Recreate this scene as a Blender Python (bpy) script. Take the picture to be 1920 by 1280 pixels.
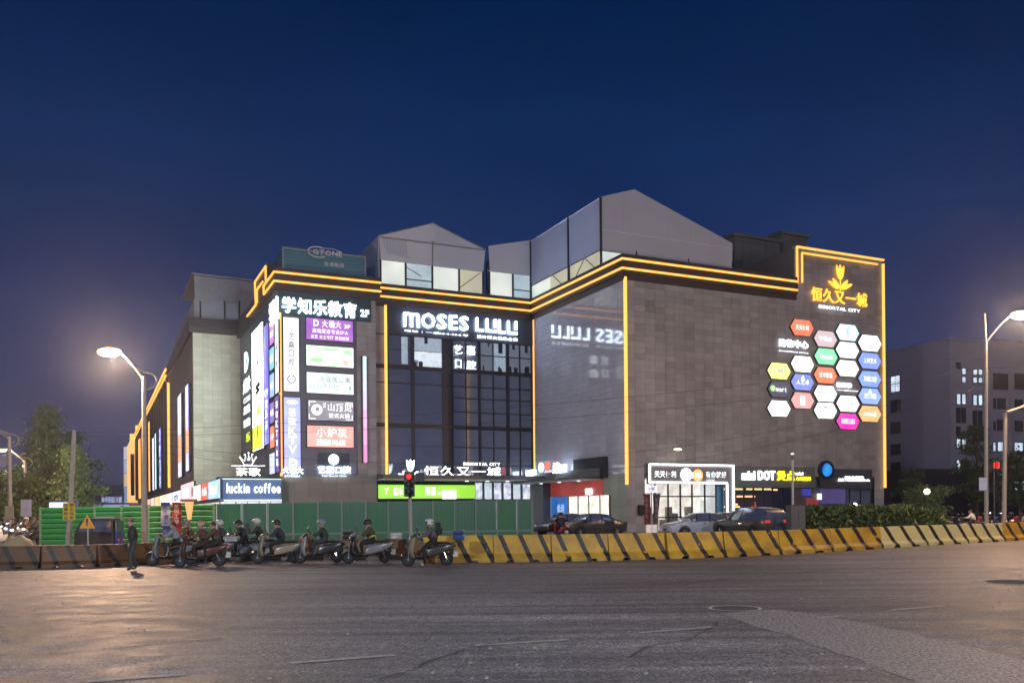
import bpy, bmesh, math, random
from mathutils import Vector, Matrix
random.seed(7)
R = math.radians
sc = bpy.context.scene
for o in list(bpy.data.objects): bpy.data.objects.remove(o)

# ------------------------------------------------------------------ camera, sky, exposure
FPX, Y0, ROLL, EYE = 1659.25, 957.07, 0.0086, 1.8      # focal length and horizon for a 1920 px wide frame
TH, KX, KY = 0.439, 8.4868, 65.9083                    # the mall's nearest corner and its heading
cam = bpy.data.cameras.new('camera'); cam.sensor_width = 36; cam.lens = FPX/1920*36
cam.shift_y = (Y0-640)/1920; cam.clip_start = .1; cam.clip_end = 6000
co = bpy.data.objects.new('camera', cam); sc.collection.objects.link(co)
co.location = (0, 0, EYE); co.rotation_euler = (R(90), ROLL, 0); sc.camera = co

w = bpy.data.worlds.new('World'); sc.world = w; w.use_nodes = True
nt = w.node_tree; nt.nodes.clear()
wo = nt.nodes.new('ShaderNodeOutputWorld'); bg = nt.nodes.new('ShaderNodeBackground')
tc = nt.nodes.new('ShaderNodeTexCoord'); sx = nt.nodes.new('ShaderNodeSeparateXYZ'); cr = nt.nodes.new('ShaderNodeValToRGB')
nt.links.new(tc.outputs['Generated'], sx.inputs[0]); nt.links.new(sx.outputs['Z'], cr.inputs[0])
nz = nt.nodes.new('ShaderNodeTexNoise'); nz.inputs['Scale'].default_value = 2.2; nz.inputs['Detail'].default_value = 5; mpn = nt.nodes.new('ShaderNodeMapping'); mpn.inputs['Scale'].default_value = (1, 1, 3.2)
nt.links.new(tc.outputs['Generated'], mpn.inputs[0]); nt.links.new(mpn.outputs[0], nz.inputs['Vector'])
mrn = nt.nodes.new('ShaderNodeMapRange'); mrn.inputs[1].default_value = .3; mrn.inputs[2].default_value = .7; mrn.inputs[3].default_value = .74; mrn.inputs[4].default_value = 1.22; nt.links.new(nz.outputs[0], mrn.inputs[0])
vs = nt.nodes.new('ShaderNodeVectorMath'); vs.operation = 'SCALE'; nt.links.new(cr.outputs[0], vs.inputs[0]); nt.links.new(mrn.outputs[0], vs.inputs['Scale']); nt.links.new(vs.outputs[0], bg.inputs[0]); nt.links.new(bg.outputs[0], wo.inputs[0]); bg.inputs[1].default_value = 1.0
el = cr.color_ramp.elements
stops = [(0, (.034, .042, .112)), (.10, (.024, .038, .118)), (.22, (.0125, .031, .114)), (.36, (.0045, .0235, .094)), (.50, (.0004, .0145, .068)), (1, (.0005, .008, .045))]
el[0].position, el[0].color = stops[0][0], (*stops[0][1], 1); el[1].position, el[1].color = 1, (*stops[-1][1], 1)
for p_, c_ in stops[1:-1]:
    e_ = el.new(p_); e_.color = (*c_, 1)
sc.view_settings.view_transform = 'Standard'; sc.view_settings.look = 'None'; sc.view_settings.exposure = 0; sc.view_settings.gamma = 1
sc.render.engine = 'CYCLES'
sc.cycles.use_denoising = True; sc.cycles.use_light_tree = True
sc.cycles.max_bounces = 6; sc.cycles.diffuse_bounces = 2; sc.cycles.glossy_bounces = 4
sc.cycles.caustics_reflective = False; sc.cycles.caustics_refractive = False
sc.cycles.sample_clamp_indirect = 3.0

# ------------------------------------------------------------------ helpers
C = sc.collection
def ray(px, py):
    a, b = (px-960)/FPX, (Y0-py)/FPX
    return a*math.cos(ROLL)+b*math.sin(ROLL), -a*math.sin(ROLL)+b*math.cos(ROLL)
def P(px, py, d):                                      # point at distance d ahead
    a, b = ray(px, py); return Vector((a*d, d, EYE+b*d))
def G(px, py):                                         # point on the ground
    a, b = ray(px, py); t = -EYE/b; return Vector((a*t, t, 0))
def GX(px, d):                                         # ground point under column px at distance d
    a, b = ray(px, 1000); return Vector((a*d, d, 0))

class Face:                                            # a wall plane: x right along it, y into it, z up
    def __init__(s, k, c, off=0): s.k, s.c = k, c      # k 'v': plane v=c facing -v; k 'u': plane u=c facing -u
    def px(s, px, py, y=0):
        a, b = ray(px, py); ct, st = math.cos(TH), math.sin(TH)
        # u = (X-KX)ct+(Y-KY)st ; v = -(X-KX)st+(Y-KY)ct with X=a t, Y=t
        if s.k == 'v': t = (s.c+y - KX*st + KY*ct)/(-a*st+ct); x = (a*t-KX)*ct+(t-KY)*st
        else: t = (s.c+y + KX*ct + KY*st)/(a*ct+st); x = -(-(a*t-KX)*st+(t-KY)*ct)
        return x, EYE+b*t
    def uvh(s, x, y, z): return (x, s.c+y, z) if s.k == 'v' else (s.c+y, -x, z)
    def w(s, x, y, z):
        u, v, h = s.uvh(x, y, z); ct, st = math.cos(TH), math.sin(TH)
        return Vector((KX+u*ct-v*st, KY+u*st+v*ct, h))
    @property
    def rot(s): return TH if s.k == 'v' else TH-math.pi/2

def tag(o, label=None, cat=None, group=None, kind=None):
    if label: o['label'] = label
    if cat: o['category'] = cat
    if group: o['group'] = group
    if kind: o['kind'] = kind
    return o
def thing(name, label, cat, loc=(0, 0, 0), rz=0, group=None):
    o = bpy.data.objects.new(name, None); C.objects.link(o); o.location = loc; o.rotation_euler = (0, 0, rz)
    o.empty_display_size = .2
    return tag(o, label, cat, group)
def link(name, me, parent=None, loc=None, rz=None):
    o = bpy.data.objects.new(name, me); C.objects.link(o)
    if parent: o.parent = parent
    if loc is not None: o.location = loc
    if rz is not None: o.rotation_euler = (0, 0, rz)
    return o
def copy_tree(o, parent=None):
    c = o.copy(); C.objects.link(c)
    if parent: c.parent = parent
    for ch in list(o.children): copy_tree(ch, c)
    return c

class MB:
    def __init__(s): s.v, s.f, s.m = [], [], []
    def quad(s, a, b, c, d, m=0):
        n = len(s.v); s.v += [tuple(a), tuple(b), tuple(c), tuple(d)]; s.f.append((n, n+1, n+2, n+3)); s.m.append(m); return s
    def box(s, x0, x1, y0, y1, z0, z1, m=0):
        n = len(s.v)
        x0, x1 = min(x0, x1), max(x0, x1); y0, y1 = min(y0, y1), max(y0, y1); z0, z1 = min(z0, z1), max(z0, z1)
        s.v += [(x0, y0, z0), (x1, y0, z0), (x1, y1, z0), (x0, y1, z0), (x0, y0, z1), (x1, y0, z1), (x1, y1, z1), (x0, y1, z1)]
        for f in ((0, 3, 2, 1), (4, 5, 6, 7), (0, 1, 5, 4), (1, 2, 6, 5), (2, 3, 7, 6), (3, 0, 4, 7)):
            s.f.append(tuple(n+i for i in f)); s.m.append(m)
        return s
    def prism(s, pts, y0, y1, m=0, ax='y'):            # pts (x,z), extruded along y (or x: pts (y,z))
        n = len(s.v); k = len(pts)
        A = sum(pts[i][0]*pts[(i+1) % k][1]-pts[(i+1) % k][0]*pts[i][1] for i in range(k))
        if A < 0: pts = pts[::-1]
        for yy in (y0, y1): s.v += [(p[0], yy, p[1]) if ax == 'y' else (yy, p[0], p[1]) for p in pts]
        fl = ax == 'x'
        def add(f): s.f.append(tuple(reversed(f)) if fl else tuple(f)); s.m.append(m)
        add([n+i for i in range(k)]); add([n+k+i for i in reversed(range(k))])
        for i in range(k): j = (i+1) % k; add([n+j, n+i, n+k+i, n+k+j])
        return s
    def tube(s, pts, r, n=6, m=0, cap=True):
        pts = [Vector(p) for p in pts]; rs = r if isinstance(r, (list, tuple)) else [r]*len(pts); rings = []
        up0 = None
        for i, p in enumerate(pts):
            d = (pts[min(i+1, len(pts)-1)]-pts[max(i-1, 0)]).normalized()
            if up0 is None:
                up0 = Vector((0, 0, 1)) if abs(d.z) < .9 else Vector((1, 0, 0))
            a = d.cross(up0)
            if a.length < 1e-4: a = d.cross(Vector((0, 1, 0)))
            a.normalize(); b = a.cross(d).normalized()
            base = len(s.v)
            for k in range(n):
                t = 2*math.pi*k/n; s.v.append(tuple(p+a*math.cos(t)*rs[i]+b*math.sin(t)*rs[i]))
            rings.append(base)
        for A, B in zip(rings, rings[1:]):
            for k in range(n): s.f.append((A+k, A+(k+1) % n, B+(k+1) % n, B+k)); s.m.append(m)
        if cap:
            s.f.append(tuple(rings[0]+k for k in reversed(range(n)))); s.m.append(m)
            s.f.append(tuple(rings[-1]+k for k in range(n))); s.m.append(m)
        return s
    def lathe(s, prof, c=(0, 0, 0), n=12, ax='z', m=0, cap=True):
        base = len(s.v); c = Vector(c)
        for r_, h in prof:
            for k in range(n):
                t = 2*math.pi*k/n; x, y = r_*math.cos(t), r_*math.sin(t)
                q = (x, y, h) if ax == 'z' else ((x, h, y) if ax == 'y' else (h, x, y))
                s.v.append(tuple(c+Vector(q)))
        for i in range(len(prof)-1):
            for k in range(n):
                A = base+i*n; s.f.append((A+k, A+(k+1) % n, A+n+(k+1) % n, A+n+k)); s.m.append(m)
        if cap:
            s.f.append(tuple(base+k for k in range(n))); s.m.append(m)
            s.f.append(tuple(base+(len(prof)-1)*n+k for k in range(n))); s.m.append(m)
        return s
    def ball(s, c, r, n=10, k=6, m=0):
        r = r if isinstance(r, (tuple, list)) else (r, r, r); base = len(s.v)
        for i in range(1, k):
            ph = math.pi*i/k
            for j in range(n):
                t = 2*math.pi*j/n; s.v.append((c[0]+r[0]*math.sin(ph)*math.cos(t), c[1]+r[1]*math.sin(ph)*math.sin(t), c[2]+r[2]*math.cos(ph)))
        T = len(s.v); s.v.append((c[0], c[1], c[2]+r[2])); s.v.append((c[0], c[1], c[2]-r[2]))
        for j in range(n):
            j2 = (j+1) % n; s.f.append((T, base+j, base+j2)); s.m.append(m)
            for i in range(k-2):
                a = base+i*n; s.f.append((a+j, a+n+j, a+n+j2, a+j2)); s.m.append(m)
            a = base+(k-2)*n; s.f.append((a+j, T+1, a+j2)); s.m.append(m)
        return s
    def mesh(s, name, mats, smooth=False, bevel=0, recalc=False):
        me = bpy.data.meshes.new(name); me.from_pydata(s.v, [], s.f)
        for mm in (mats if isinstance(mats, (list, tuple)) else [mats]): me.materials.append(mm)
        me.polygons.foreach_set('material_index', s.m)
        if bevel or recalc:
            bm = bmesh.new(); bm.from_mesh(me); bmesh.ops.remove_doubles(bm, verts=bm.verts, dist=1e-5)
            bmesh.ops.recalc_face_normals(bm, faces=bm.faces)
            if bevel:
                es = [e for e in bm.edges if len(e.link_faces) == 2 and e.calc_face_angle(0) > .5]
                bmesh.ops.bevel(bm, geom=es, offset=bevel, segments=2, affect='EDGES', profile=.7)
            bm.to_mesh(me); bm.free()
        if smooth:
            me.polygons.foreach_set('use_smooth', [True]*len(me.polygons))
            try: me.set_sharp_from_angle(angle=R(40))
            except Exception: pass
        me.update(); return me
    def build(s, name, mats, parent=None, loc=None, rz=None, smooth=False, bevel=0, recalc=False, label=None, kind=None):
        o = link(name, s.mesh(name, mats, smooth, bevel, recalc), parent, loc, rz)
        return tag(o, label, None, None, kind)

# ------------------------------------------------------------------ materials
_m = {}
def newmat(name):
    m = bpy.data.materials.new(name); m.use_nodes = True; return m, m.node_tree, m.node_tree.nodes['Principled BSDF']
def pri(name, col, rough=.6, metal=0, var=.25, scale=3, bump=0, bscale=None, spec=.5, coat=0, rvar=.15):
    if name in _m: return _m[name]
    m, t, b = newmat(name); _m[name] = m
    n = t.nodes.new('ShaderNodeTexNoise'); n.inputs['Scale'].default_value = scale; n.inputs['Detail'].default_value = 6
    tcn = t.nodes.new('ShaderNodeTexCoord'); t.links.new(tcn.outputs['Object'], n.inputs['Vector'])
    mx = t.nodes.new('ShaderNodeMix'); mx.data_type = 'RGBA'
    mx.inputs[6].default_value = (*[c*(1-var) for c in col], 1); mx.inputs[7].default_value = (*[min(1, c*(1+var)) for c in col], 1)
    t.links.new(n.outputs['Fac'], mx.inputs[0]); t.links.new(mx.outputs[2], b.inputs['Base Color'])
    mr = t.nodes.new('ShaderNodeMapRange'); mr.inputs[3].default_value = max(.03, rough-rvar); mr.inputs[4].default_value = min(1, rough+rvar)
    t.links.new(n.outputs['Fac'], mr.inputs[0]); t.links.new(mr.outputs[0], b.inputs['Roughness'])
    b.inputs['Metallic'].default_value = metal; b.inputs['Specular IOR Level'].default_value = spec; b.inputs['Coat Weight'].default_value = coat
    if bump:
        n2 = t.nodes.new('ShaderNodeTexNoise'); n2.inputs['Scale'].default_value = bscale or scale*8; n2.inputs['Detail'].default_value = 4
        t.links.new(tcn.outputs['Object'], n2.inputs['Vector'])
        bp = t.nodes.new('ShaderNodeBump'); bp.inputs['Strength'].default_value = bump; bp.inputs['Distance'].default_value = .02
        t.links.new(n2.outputs['Fac'], bp.inputs['Height']); t.links.new(bp.outputs[0], b.inputs['Normal'])
    return m
def emi(name, col, s=1.0, var=0, scale=2, base=None, col2=None):
    if name in _m: return _m[name]
    m, t, b = newmat(name); _m[name] = m
    b.inputs['Base Color'].default_value = (*(base or [min(.8, c*.6) for c in col]), 1); b.inputs['Roughness'].default_value = .4
    b.inputs['Emission Color'].default_value = (*col, 1); b.inputs['Emission Strength'].default_value = s
    if var or col2:
        n = t.nodes.new('ShaderNodeTexNoise'); n.inputs['Scale'].default_value = scale; n.inputs['Detail'].default_value = 3
        tcn = t.nodes.new('ShaderNodeTexCoord'); t.links.new(tcn.outputs['Object'], n.inputs['Vector'])
        mx = t.nodes.new('ShaderNodeMix'); mx.data_type = 'RGBA'
        mr = t.nodes.new('ShaderNodeMapRange'); mr.inputs[1].default_value = .35; mr.inputs[2].default_value = .65
        t.links.new(n.outputs['Fac'], mr.inputs[0]); t.links.new(mr.outputs[0], mx.inputs[0])
        mx.inputs[6].default_value = (*(col2 or [c*(1-var) for c in col]), 1); mx.inputs[7].default_value = (*col, 1)
        t.links.new(mx.outputs[2], b.inputs['Emission Color'])
    return m
def noem(m):                                           # tiny emitters need no light sampling of their own
    m.cycles.emission_sampling = 'NONE'; return m

DARK = pri('dark_metal', (.03, .032, .038), .45, .3)
BLACK = pri('black_plastic', (.012, .012, .014), .4)
RUBBER = pri('rubber', (.012, .012, .012), .8)
STEEL = pri('galvanised_steel', (.32, .33, .34), .45, .7, bump=.1)
CHROME = pri('chrome', (.6, .6, .62), .12, 1, var=.05, rvar=.04)
POLE = pri('pole_paint', (.33, .30, .27), .5, .1, bump=.1)
LED = emi('amber_led', (1.0, .46, .085), 1.65, base=(.5, .3, .05))
LEDH = emi('amber_led_tower', (1.0, .48, .09), 1.5, base=(.5, .3, .05))
WHITE = emi('white_letters', (.74, .88, 1.0), 5.0, base=(.7, .7, .7))
WHITEB = emi('white_letters_bright', (.66, .80, 1.0), 13.0, base=(.7, .7, .7))
WHITE2 = emi('white_letters_soft', (.85, .93, 1.0), 2.2, base=(.7, .7, .7))
FLATW = noem(emi('print_white', (1, 1, 1), 1.4, base=(.7, .7, .7)))
INK = pri('ink_grey', (.10, .10, .16), .5)
INKD = pri('ink_dark', (.02, .03, .08), .5)
COOL = emi('tube_cool', (.9, 1.0, .95), 4.5, base=(.7, .7, .7))
RED = emi('red_light', (1, .03, .02), 1.4, base=(.4, .02, .02))
REDP = emi('tail_light', (.8, .04, .03), .8, base=(.3, .02, .02))
HEAD = emi('head_light', (1, .95, .85), 6, base=(.8, .8, .8))

def tilemat(name, col, rough, tint=.12):
    m, t, b = newmat(name)
    oi = t.nodes.new('ShaderNodeObjectInfo'); geo = t.nodes.new('ShaderNodeNewGeometry'); tcn = t.nodes.new('ShaderNodeTexCoord')
    n = t.nodes.new('ShaderNodeTexNoise'); n.inputs['Scale'].default_value = .35; n.inputs['Detail'].default_value = 5
    t.links.new(geo.outputs['Position'], n.inputs['Vector'])
    n2 = t.nodes.new('ShaderNodeTexNoise'); n2.inputs['Scale'].default_value = 9; n2.inputs['Detail'].default_value = 4
    t.links.new(geo.outputs['Position'], n2.inputs['Vector'])
    ad = t.nodes.new('ShaderNodeMath'); ad.operation = 'ADD'; t.links.new(n.outputs['Fac'], ad.inputs[0])
    ri = t.nodes.new('ShaderNodeMath'); ri.operation = 'MULTIPLY'; ri.inputs[1].default_value = .5; t.links.new(geo.outputs['Random Per Island'], ri.inputs[0])
    ri2 = t.nodes.new('ShaderNodeMath'); ri2.operation = 'MULTIPLY_ADD'; ri2.inputs[1].default_value = .5; t.links.new(oi.outputs['Random'], ri2.inputs[0]); t.links.new(ri.outputs[0], ri2.inputs[2])
    t.links.new(ri2.outputs[0], ad.inputs[1])
    ad2 = t.nodes.new('ShaderNodeMath'); ad2.operation = 'MULTIPLY_ADD'; ad2.inputs[1].default_value = .5; t.links.new(n2.outputs['Fac'], ad2.inputs[0]); t.links.new(ad.outputs[0], ad2.inputs[2])
    mr = t.nodes.new('ShaderNodeMapRange'); mr.inputs[1].default_value = .5; mr.inputs[2].default_value = 1.7
    t.links.new(ad2.outputs[0], mr.inputs[0])
    mps = t.nodes.new('ShaderNodeMapping'); mps.inputs['Scale'].default_value = (1.6, 1.6, .07); t.links.new(geo.outputs['Position'], mps.inputs[0])
    n4 = t.nodes.new('ShaderNodeTexNoise'); n4.inputs['Scale'].default_value = 1; n4.inputs['Detail'].default_value = 5; t.links.new(mps.outputs[0], n4.inputs['Vector'])
    ad3 = t.nodes.new('ShaderNodeMath'); ad3.operation = 'MULTIPLY_ADD'; ad3.inputs[1].default_value = .7; t.links.new(n4.outputs['Fac'], ad3.inputs[0]); t.links.new(ad2.outputs[0], ad3.inputs[2])
    ad2 = ad3; mr.inputs[1].default_value = .85; mr.inputs[2].default_value = 2.05; t.links.new(ad2.outputs[0], mr.inputs[0])
    mx = t.nodes.new('ShaderNodeMix'); mx.data_type = 'RGBA'; mx.inputs[6].default_value = (*[c*(1-tint*1.6) for c in col], 1); mx.inputs[7].default_value = (*[c*(1+tint*1.6) for c in col], 1)
    t.links.new(mr.outputs[0], mx.inputs[0]); t.links.new(mx.outputs[2], b.inputs['Base Color'])
    b.inputs['Roughness'].default_value = rough; b.inputs['Specular IOR Level'].default_value = .35 if rough > .2 else .8
    bp = t.nodes.new('ShaderNodeBump'); bp.inputs['Strength'].default_value = .02; bp.inputs['Distance'].default_value = .01
    n3 = t.nodes.new('ShaderNodeTexNoise'); n3.inputs['Scale'].default_value = 1.1; t.links.new(geo.outputs['Position'], n3.inputs['Vector'])
    t.links.new(n3.outputs['Fac'], bp.inputs['Height']); t.links.new(bp.outputs[0], b.inputs['Normal'])
    return m
TILE_C = tilemat('stone_tile', (.240, .244, .268), .5, .24)
TILE_B = tilemat('polished_tile', (.46, .50, .62), .06, .09)
TILE_W = tilemat('cream_tile', (.74, .75, .60), .5)
CORE = pri('wall_core', (.19, .19, .20), .8)
BRONZE = pri('bronze_cladding', (.060, .046, .048), .42, .2, var=.3, scale=1, bump=.05)

# ------------------------------------------------------------------ text
_gl = {}
def glyph(ch, bold):
    bold *= .5 if ord(ch) > 0x2e00 else .7; k = (ch, bold)
    if k in _gl: return _gl[k]
    cu = bpy.data.curves.new('glyph', 'FONT'); cu.body = ch; cu.size = 1; cu.resolution_u = 2; cu.offset = bold; cu.extrude = .5
    o = bpy.data.objects.new('glyph', cu); C.objects.link(o)
    dg = bpy.context.evaluated_depsgraph_get(); me = bpy.data.meshes.new_from_object(o.evaluated_get(dg))
    vs = [tuple(v.co) for v in me.vertices]; fs = [tuple(p.vertices) for p in me.polygons]
    bpy.data.objects.remove(o); bpy.data.curves.remove(cu); bpy.data.meshes.remove(me)
    xs = [v[0] for v in vs] or [0]; ys = [v[1] for v in vs] or [0]
    _gl[k] = (vs, fs, min(xs), max(xs), min(ys), max(ys)); return _gl[k]
def layout(s, x0, z0, x1, z1, bold=.012, gap=.12):
    """glyph placements filling the rectangle: list of (vs, fs) with x right, y depth -.5..+.5, z up"""
    cjk = [ord(c) > 0x2e00 for c in s]; adv = []; items = []; x = 0
    for c, k in zip(s, cjk):
        if c == ' ': x += .35; continue
        g = glyph(c, bold)
        if k: items.append((g, x, (g[2]+g[3])/2-.5)); x += 1.05; base_w = 1
        else: items.append((g, x, g[2])); x += (g[3]-g[2])+gap
    x -= .05 if cjk[-1] else gap
    lo = min(g[4] for g, _, _ in items); hi = max(g[5] for g, _, _ in items)
    kx, kz = (x1-x0)/max(x, .01), (z1-z0)/max(hi-lo, .05); out = []
    for g, gx, off in items:
        out.append(([(x0+(v[0]-off+gx)*kx if True else 0, v[2], z0+(v[1]-lo)*kz) for v in g[0]], g[1]))
    return out
def write(parent, s, rect, y, mat, depth=.05, bold=.012, split=False, name=None, gap=.12):
    """s inside rect=(x0,z0,x1,z1) of the parent's frame, front face at y"""
    items = layout(s, *rect, bold, gap); allv, allf = [], []
    for vs, fs in items:
        vv = [(a, y+depth*(b+.5), c) for a, b, c in vs]
        # mirrored winding: (x, z->y) swap flips, so reverse
        if split:
            cx = sum(v[0] for v in vv)/len(vv); cz = sum(v[2] for v in vv)/len(vv)
            me = bpy.data.meshes.new('letter'); me.from_pydata([(a-cx, b, c-cz) for a, b, c in vv], [], fs); me.materials.append(mat)
            link(name or 'letter', me, parent, (cx, 0, cz))
        else:
            n = len(allv); allv += vv; allf += [tuple(i+n for i in f) for f in fs]
    if not split and allv:
        me = bpy.data.meshes.new('lettering'); me.from_pydata(allv, [], allf); me.materials.append(mat)
        return link(name or 'lettering', me, parent)
# ------------------------------------------------------------------ ground
def asphalt():
    m, t, b = newmat('asphalt'); L = t.links
    geo = t.nodes.new('ShaderNodeNewGeometry')
    def noise(s, d=4, vec=None, r=.5):
        n = t.nodes.new('ShaderNodeTexNoise'); n.inputs['Scale'].default_value = s; n.inputs['Detail'].default_value = d; n.inputs['Roughness'].default_value = r
        L.new(vec or geo.outputs['Position'], n.inputs['Vector']); return n.outputs['Fac']
    mp = t.nodes.new('ShaderNodeMapping'); mp.inputs['Rotation'].default_value = (0, 0, R(-17)); mp.inputs['Scale'].default_value = (.05, 1.3, 1)
    L.new(geo.outputs['Position'], mp.inputs[0])
    streak = noise(1.0, 7, mp.outputs[0], .65); big = noise(.11, 4); mid = noise(1.7, 5); fine = noise(24, 4, r=.8); agg = noise(6, 4, r=.75)
    def ramp(v, a, c):
        mr = t.nodes.new('ShaderNodeMapRange'); mr.inputs[1].default_value = a[0]; mr.inputs[2].default_value = a[1]; mr.inputs[3].default_value = c[0]; mr.inputs[4].default_value = c[1]
        L.new(v, mr.inputs[0]); return mr.outputs[0]
    def mul(a, c):
        q = t.nodes.new('ShaderNodeMath'); q.operation = 'MULTIPLY'; L.new(a, q.inputs[0]); L.new(c, q.inputs[1]); return q.outputs[0]
    k = mul(mul(mul(ramp(streak, (.36, .66), (.48, 1.45)), ramp(big, (.35, .65), (.68, 1.3))), ramp(mid, (.3, .7), (.8, 1.2))), mul(ramp(fine, (.38, .66), (.25, 2.1)), ramp(agg, (.35, .68), (.6, 1.45))))
    mx = t.nodes.new('ShaderNodeVectorMath'); mx.operation = 'SCALE'; mx.inputs[0].default_value = (.195, .186, .194); L.new(k, mx.inputs['Scale'])
    L.new(mx.outputs[0], b.inputs['Base Color'])
    L.new(mul(ramp(streak, (.3, .7), (.8, 1.1)), ramp(mid, (.3, .7), (.48, .68))), b.inputs['Roughness'])
    b.inputs['Specular IOR Level'].default_value = .55
    grit = noise(75, 2, r=.8); ad = t.nodes.new('ShaderNodeMath'); ad.operation = 'ADD'; L.new(fine, ad.inputs[0]); L.new(grit, ad.inputs[1])
    bp = t.nodes.new('ShaderNodeBump'); bp.inputs['Strength'].default_value = .8; bp.inputs['Distance'].default_value = .008
    L.new(ad.outputs[0], bp.inputs['Height']); L.new(bp.outputs[0], b.inputs['Normal'])
    return m
ASPH = asphalt()
PAVE = pri('concrete_paving', (.20, .19, .18), .7, var=.25, scale=.6, bump=.3)
PAINT = pri('worn_road_paint', (.42, .41, .38), .7, var=.6, scale=6, bump=.3)
PATCH, t_, b_ = newmat('rough_patch')
g1 = t_.nodes.new('ShaderNodeNewGeometry'); v1 = t_.nodes.new('ShaderNodeTexNoise'); v1.inputs['Scale'].default_value = 24; v1.inputs['Detail'].default_value = 4; v1.inputs['Roughness'].default_value = .75; t_.links.new(g1.outputs['Position'], v1.inputs['Vector'])
r1 = t_.nodes.new('ShaderNodeValToRGB'); r1.color_ramp.elements[0].position = .38; r1.color_ramp.elements[0].color = (.05, .045, .046, 1); r1.color_ramp.elements[1].position = .66; r1.color_ramp.elements[1].color = (.58, .55, .55, 1)
t_.links.new(v1.outputs[0], r1.inputs[0]); t_.links.new(r1.outputs[0], b_.inputs['Base Color']); b_.inputs['Roughness'].default_value = .55
b1 = t_.nodes.new('ShaderNodeBump'); b1.inputs['Distance'].default_value = .010; t_.links.new(v1.outputs[0], b1.inputs['Height']); t_.links.new(b1.outputs[0], b_.inputs['Normal'])
g = MB()
N_ = 24
g.quad((-2500, -400, 0), (2500, -400, 0), (2500, 4000, 0), (-2500, 4000, 0)); g.build('road', ASPH, kind='structure')
def sheet(name, pts, mat, z, kind='structure'):
    m = MB(); n = len(pts); m.v = [(p[0], p[1], z) for p in pts]; m.f = [tuple(range(n))]; m.m = [0]
    return m.build(name, mat, kind=kind)
# rougher resurfaced strip, lane dashes, painted manhole rings
patch = [G(1352, 1150), G(1462, 1142), G(1600, 1164), G(1740, 1196), G(1960, 1246), G(2100, 1282), G(1960, 1330), G(1760, 1290), G(1620, 1238), G(1480, 1190)]
jag = []
for p_, q_ in zip(patch, patch[1:]+patch[:1]):
    n_ = max(2, int((q_-p_).length/.25)); d_ = (q_-p_).normalized(); nr_ = Vector((-d_.y, d_.x, 0))
    for k in range(n_): jag.append(p_.lerp(q_, k/n_)+nr_*random.uniform(-.045, .045)+nr_*.07*math.sin(k*.37))
bm_ = bmesh.new(); fv = [bm_.verts.new((p_.x, p_.y, .004)) for p_ in jag]; fc_ = bm_.faces.new(fv); bmesh.ops.triangulate(bm_, faces=[fc_]); me_ = bpy.data.meshes.new('resurfaced_strip'); bm_.to_mesh(me_); me_.materials.append(PATCH); tag(link('resurfaced_strip', me_), kind='structure')
def dash(a, b, wd):
    a, b = Vector(a), Vector(b); d = (b-a).normalized(); nrm = Vector((-d.y, d.x, 0))*wd/2
    return [a-nrm, b-nrm, b+nrm, a+nrm]
for (a, b_, wd) in (((545, 1243), (740, 1228), .13), ((890, 1210), (1065, 1199), .13), ((1200, 1186), (1342, 1175), .13), ((1535, 1158), (1580, 1154), .13), ((1670, 1144), (1772, 1135), .13),
                    ((160, 1278), (350, 1264), .13), ((1590, 1078), (1690, 1070), .12), ((1835, 1108), (1905, 1101), .12)):
    sheet('lane_marking', dash(G(*a), G(*b_), wd), PAINT, .008)
def ring(c, r0, r1, name, z=.008, mat=PAINT, n=40):
    m = MB()
    for i in range(n):
        a, b2 = 2*math.pi*i/n, 2*math.pi*(i+1)/n
        m.quad(*[(c.x+r*math.cos(t), c.y+r*math.sin(t), z) for r, t in ((r0, a), (r1, a), (r1, b2), (r0, b2))])
    return m.build(name, mat)
c1 = G(1378, 1140); mh = thing('manhole_cover', 'round iron manhole cover inside a thin painted ring on the road', 'manhole cover', c1)
o = ring(Vector((0, 0, 0)), .42, .47, 'painted_ring', mat=pri('ring_paint', (.62, .62, .58), .85, var=.3, scale=6, spec=.1)); o.parent = mh
MB().lathe([(0.001, .006), (.40, .006), (.40, .002)], n=28, cap=False).build('cover', pri('cast_iron', (.12, .115, .115), .85, 0, bump=.4, spec=.1), mh)
c2 = G(1905, 1091); mh2 = thing('manhole_cover', 'pale oval ring and cover set in the amber lit part of the road', 'manhole cover', c2)
o = ring(Vector((0, 0, 0)), .70, .82, 'painted_ring', mat=_m['ring_paint']); o.parent = mh2
MB().lathe([(0.001, .006), (.62, .006), (.62, .002)], n=28, cap=False).build('cover', _m['cast_iron'], mh2)
# tar sealed cracks wandering over the carriageway
TAR = pri('tar_seal', (.045, .042, .044), .5, var=.4, scale=8)
for (a, b_, w_) in (((120, 1120), (700, 1100), .05), ((430, 1175), (1010, 1150), .035), ((1010, 1110), (1700, 1060), .05), ((760, 1278), (980, 1190), .03), ((1180, 1232), (1330, 1165), .03), ((30, 1225), (420, 1200), .04), ((1480, 1100), (1900, 1150), .04)):
    A_, B_ = G(*a), G(*b_); n_ = max(8, int((B_-A_).length/.35)); d_ = (B_-A_).normalized(); nr_ = Vector((-d_.y, d_.x, 0)); ph = random.uniform(0, 9); L_ = []; off_ = 0
    for k in range(n_+1):
        off_ = off_*.85+random.uniform(-.12, .12); L_.append((A_.lerp(B_, k/n_)+nr_*(off_+.25*math.sin(k*.21+ph)), w_*random.uniform(.4, 1.2)))
    m_ = MB()
    for (p_, wa), (q_, wb) in zip(L_, L_[1:]): m_.quad(*[(v_.x, v_.y, .012) for v_ in (p_-nr_*wa/2, q_-nr_*wb/2, q_+nr_*wb/2, p_+nr_*wa/2)])
    m_.build('road_crack', TAR, kind='structure')
m_ = MB()
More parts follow.
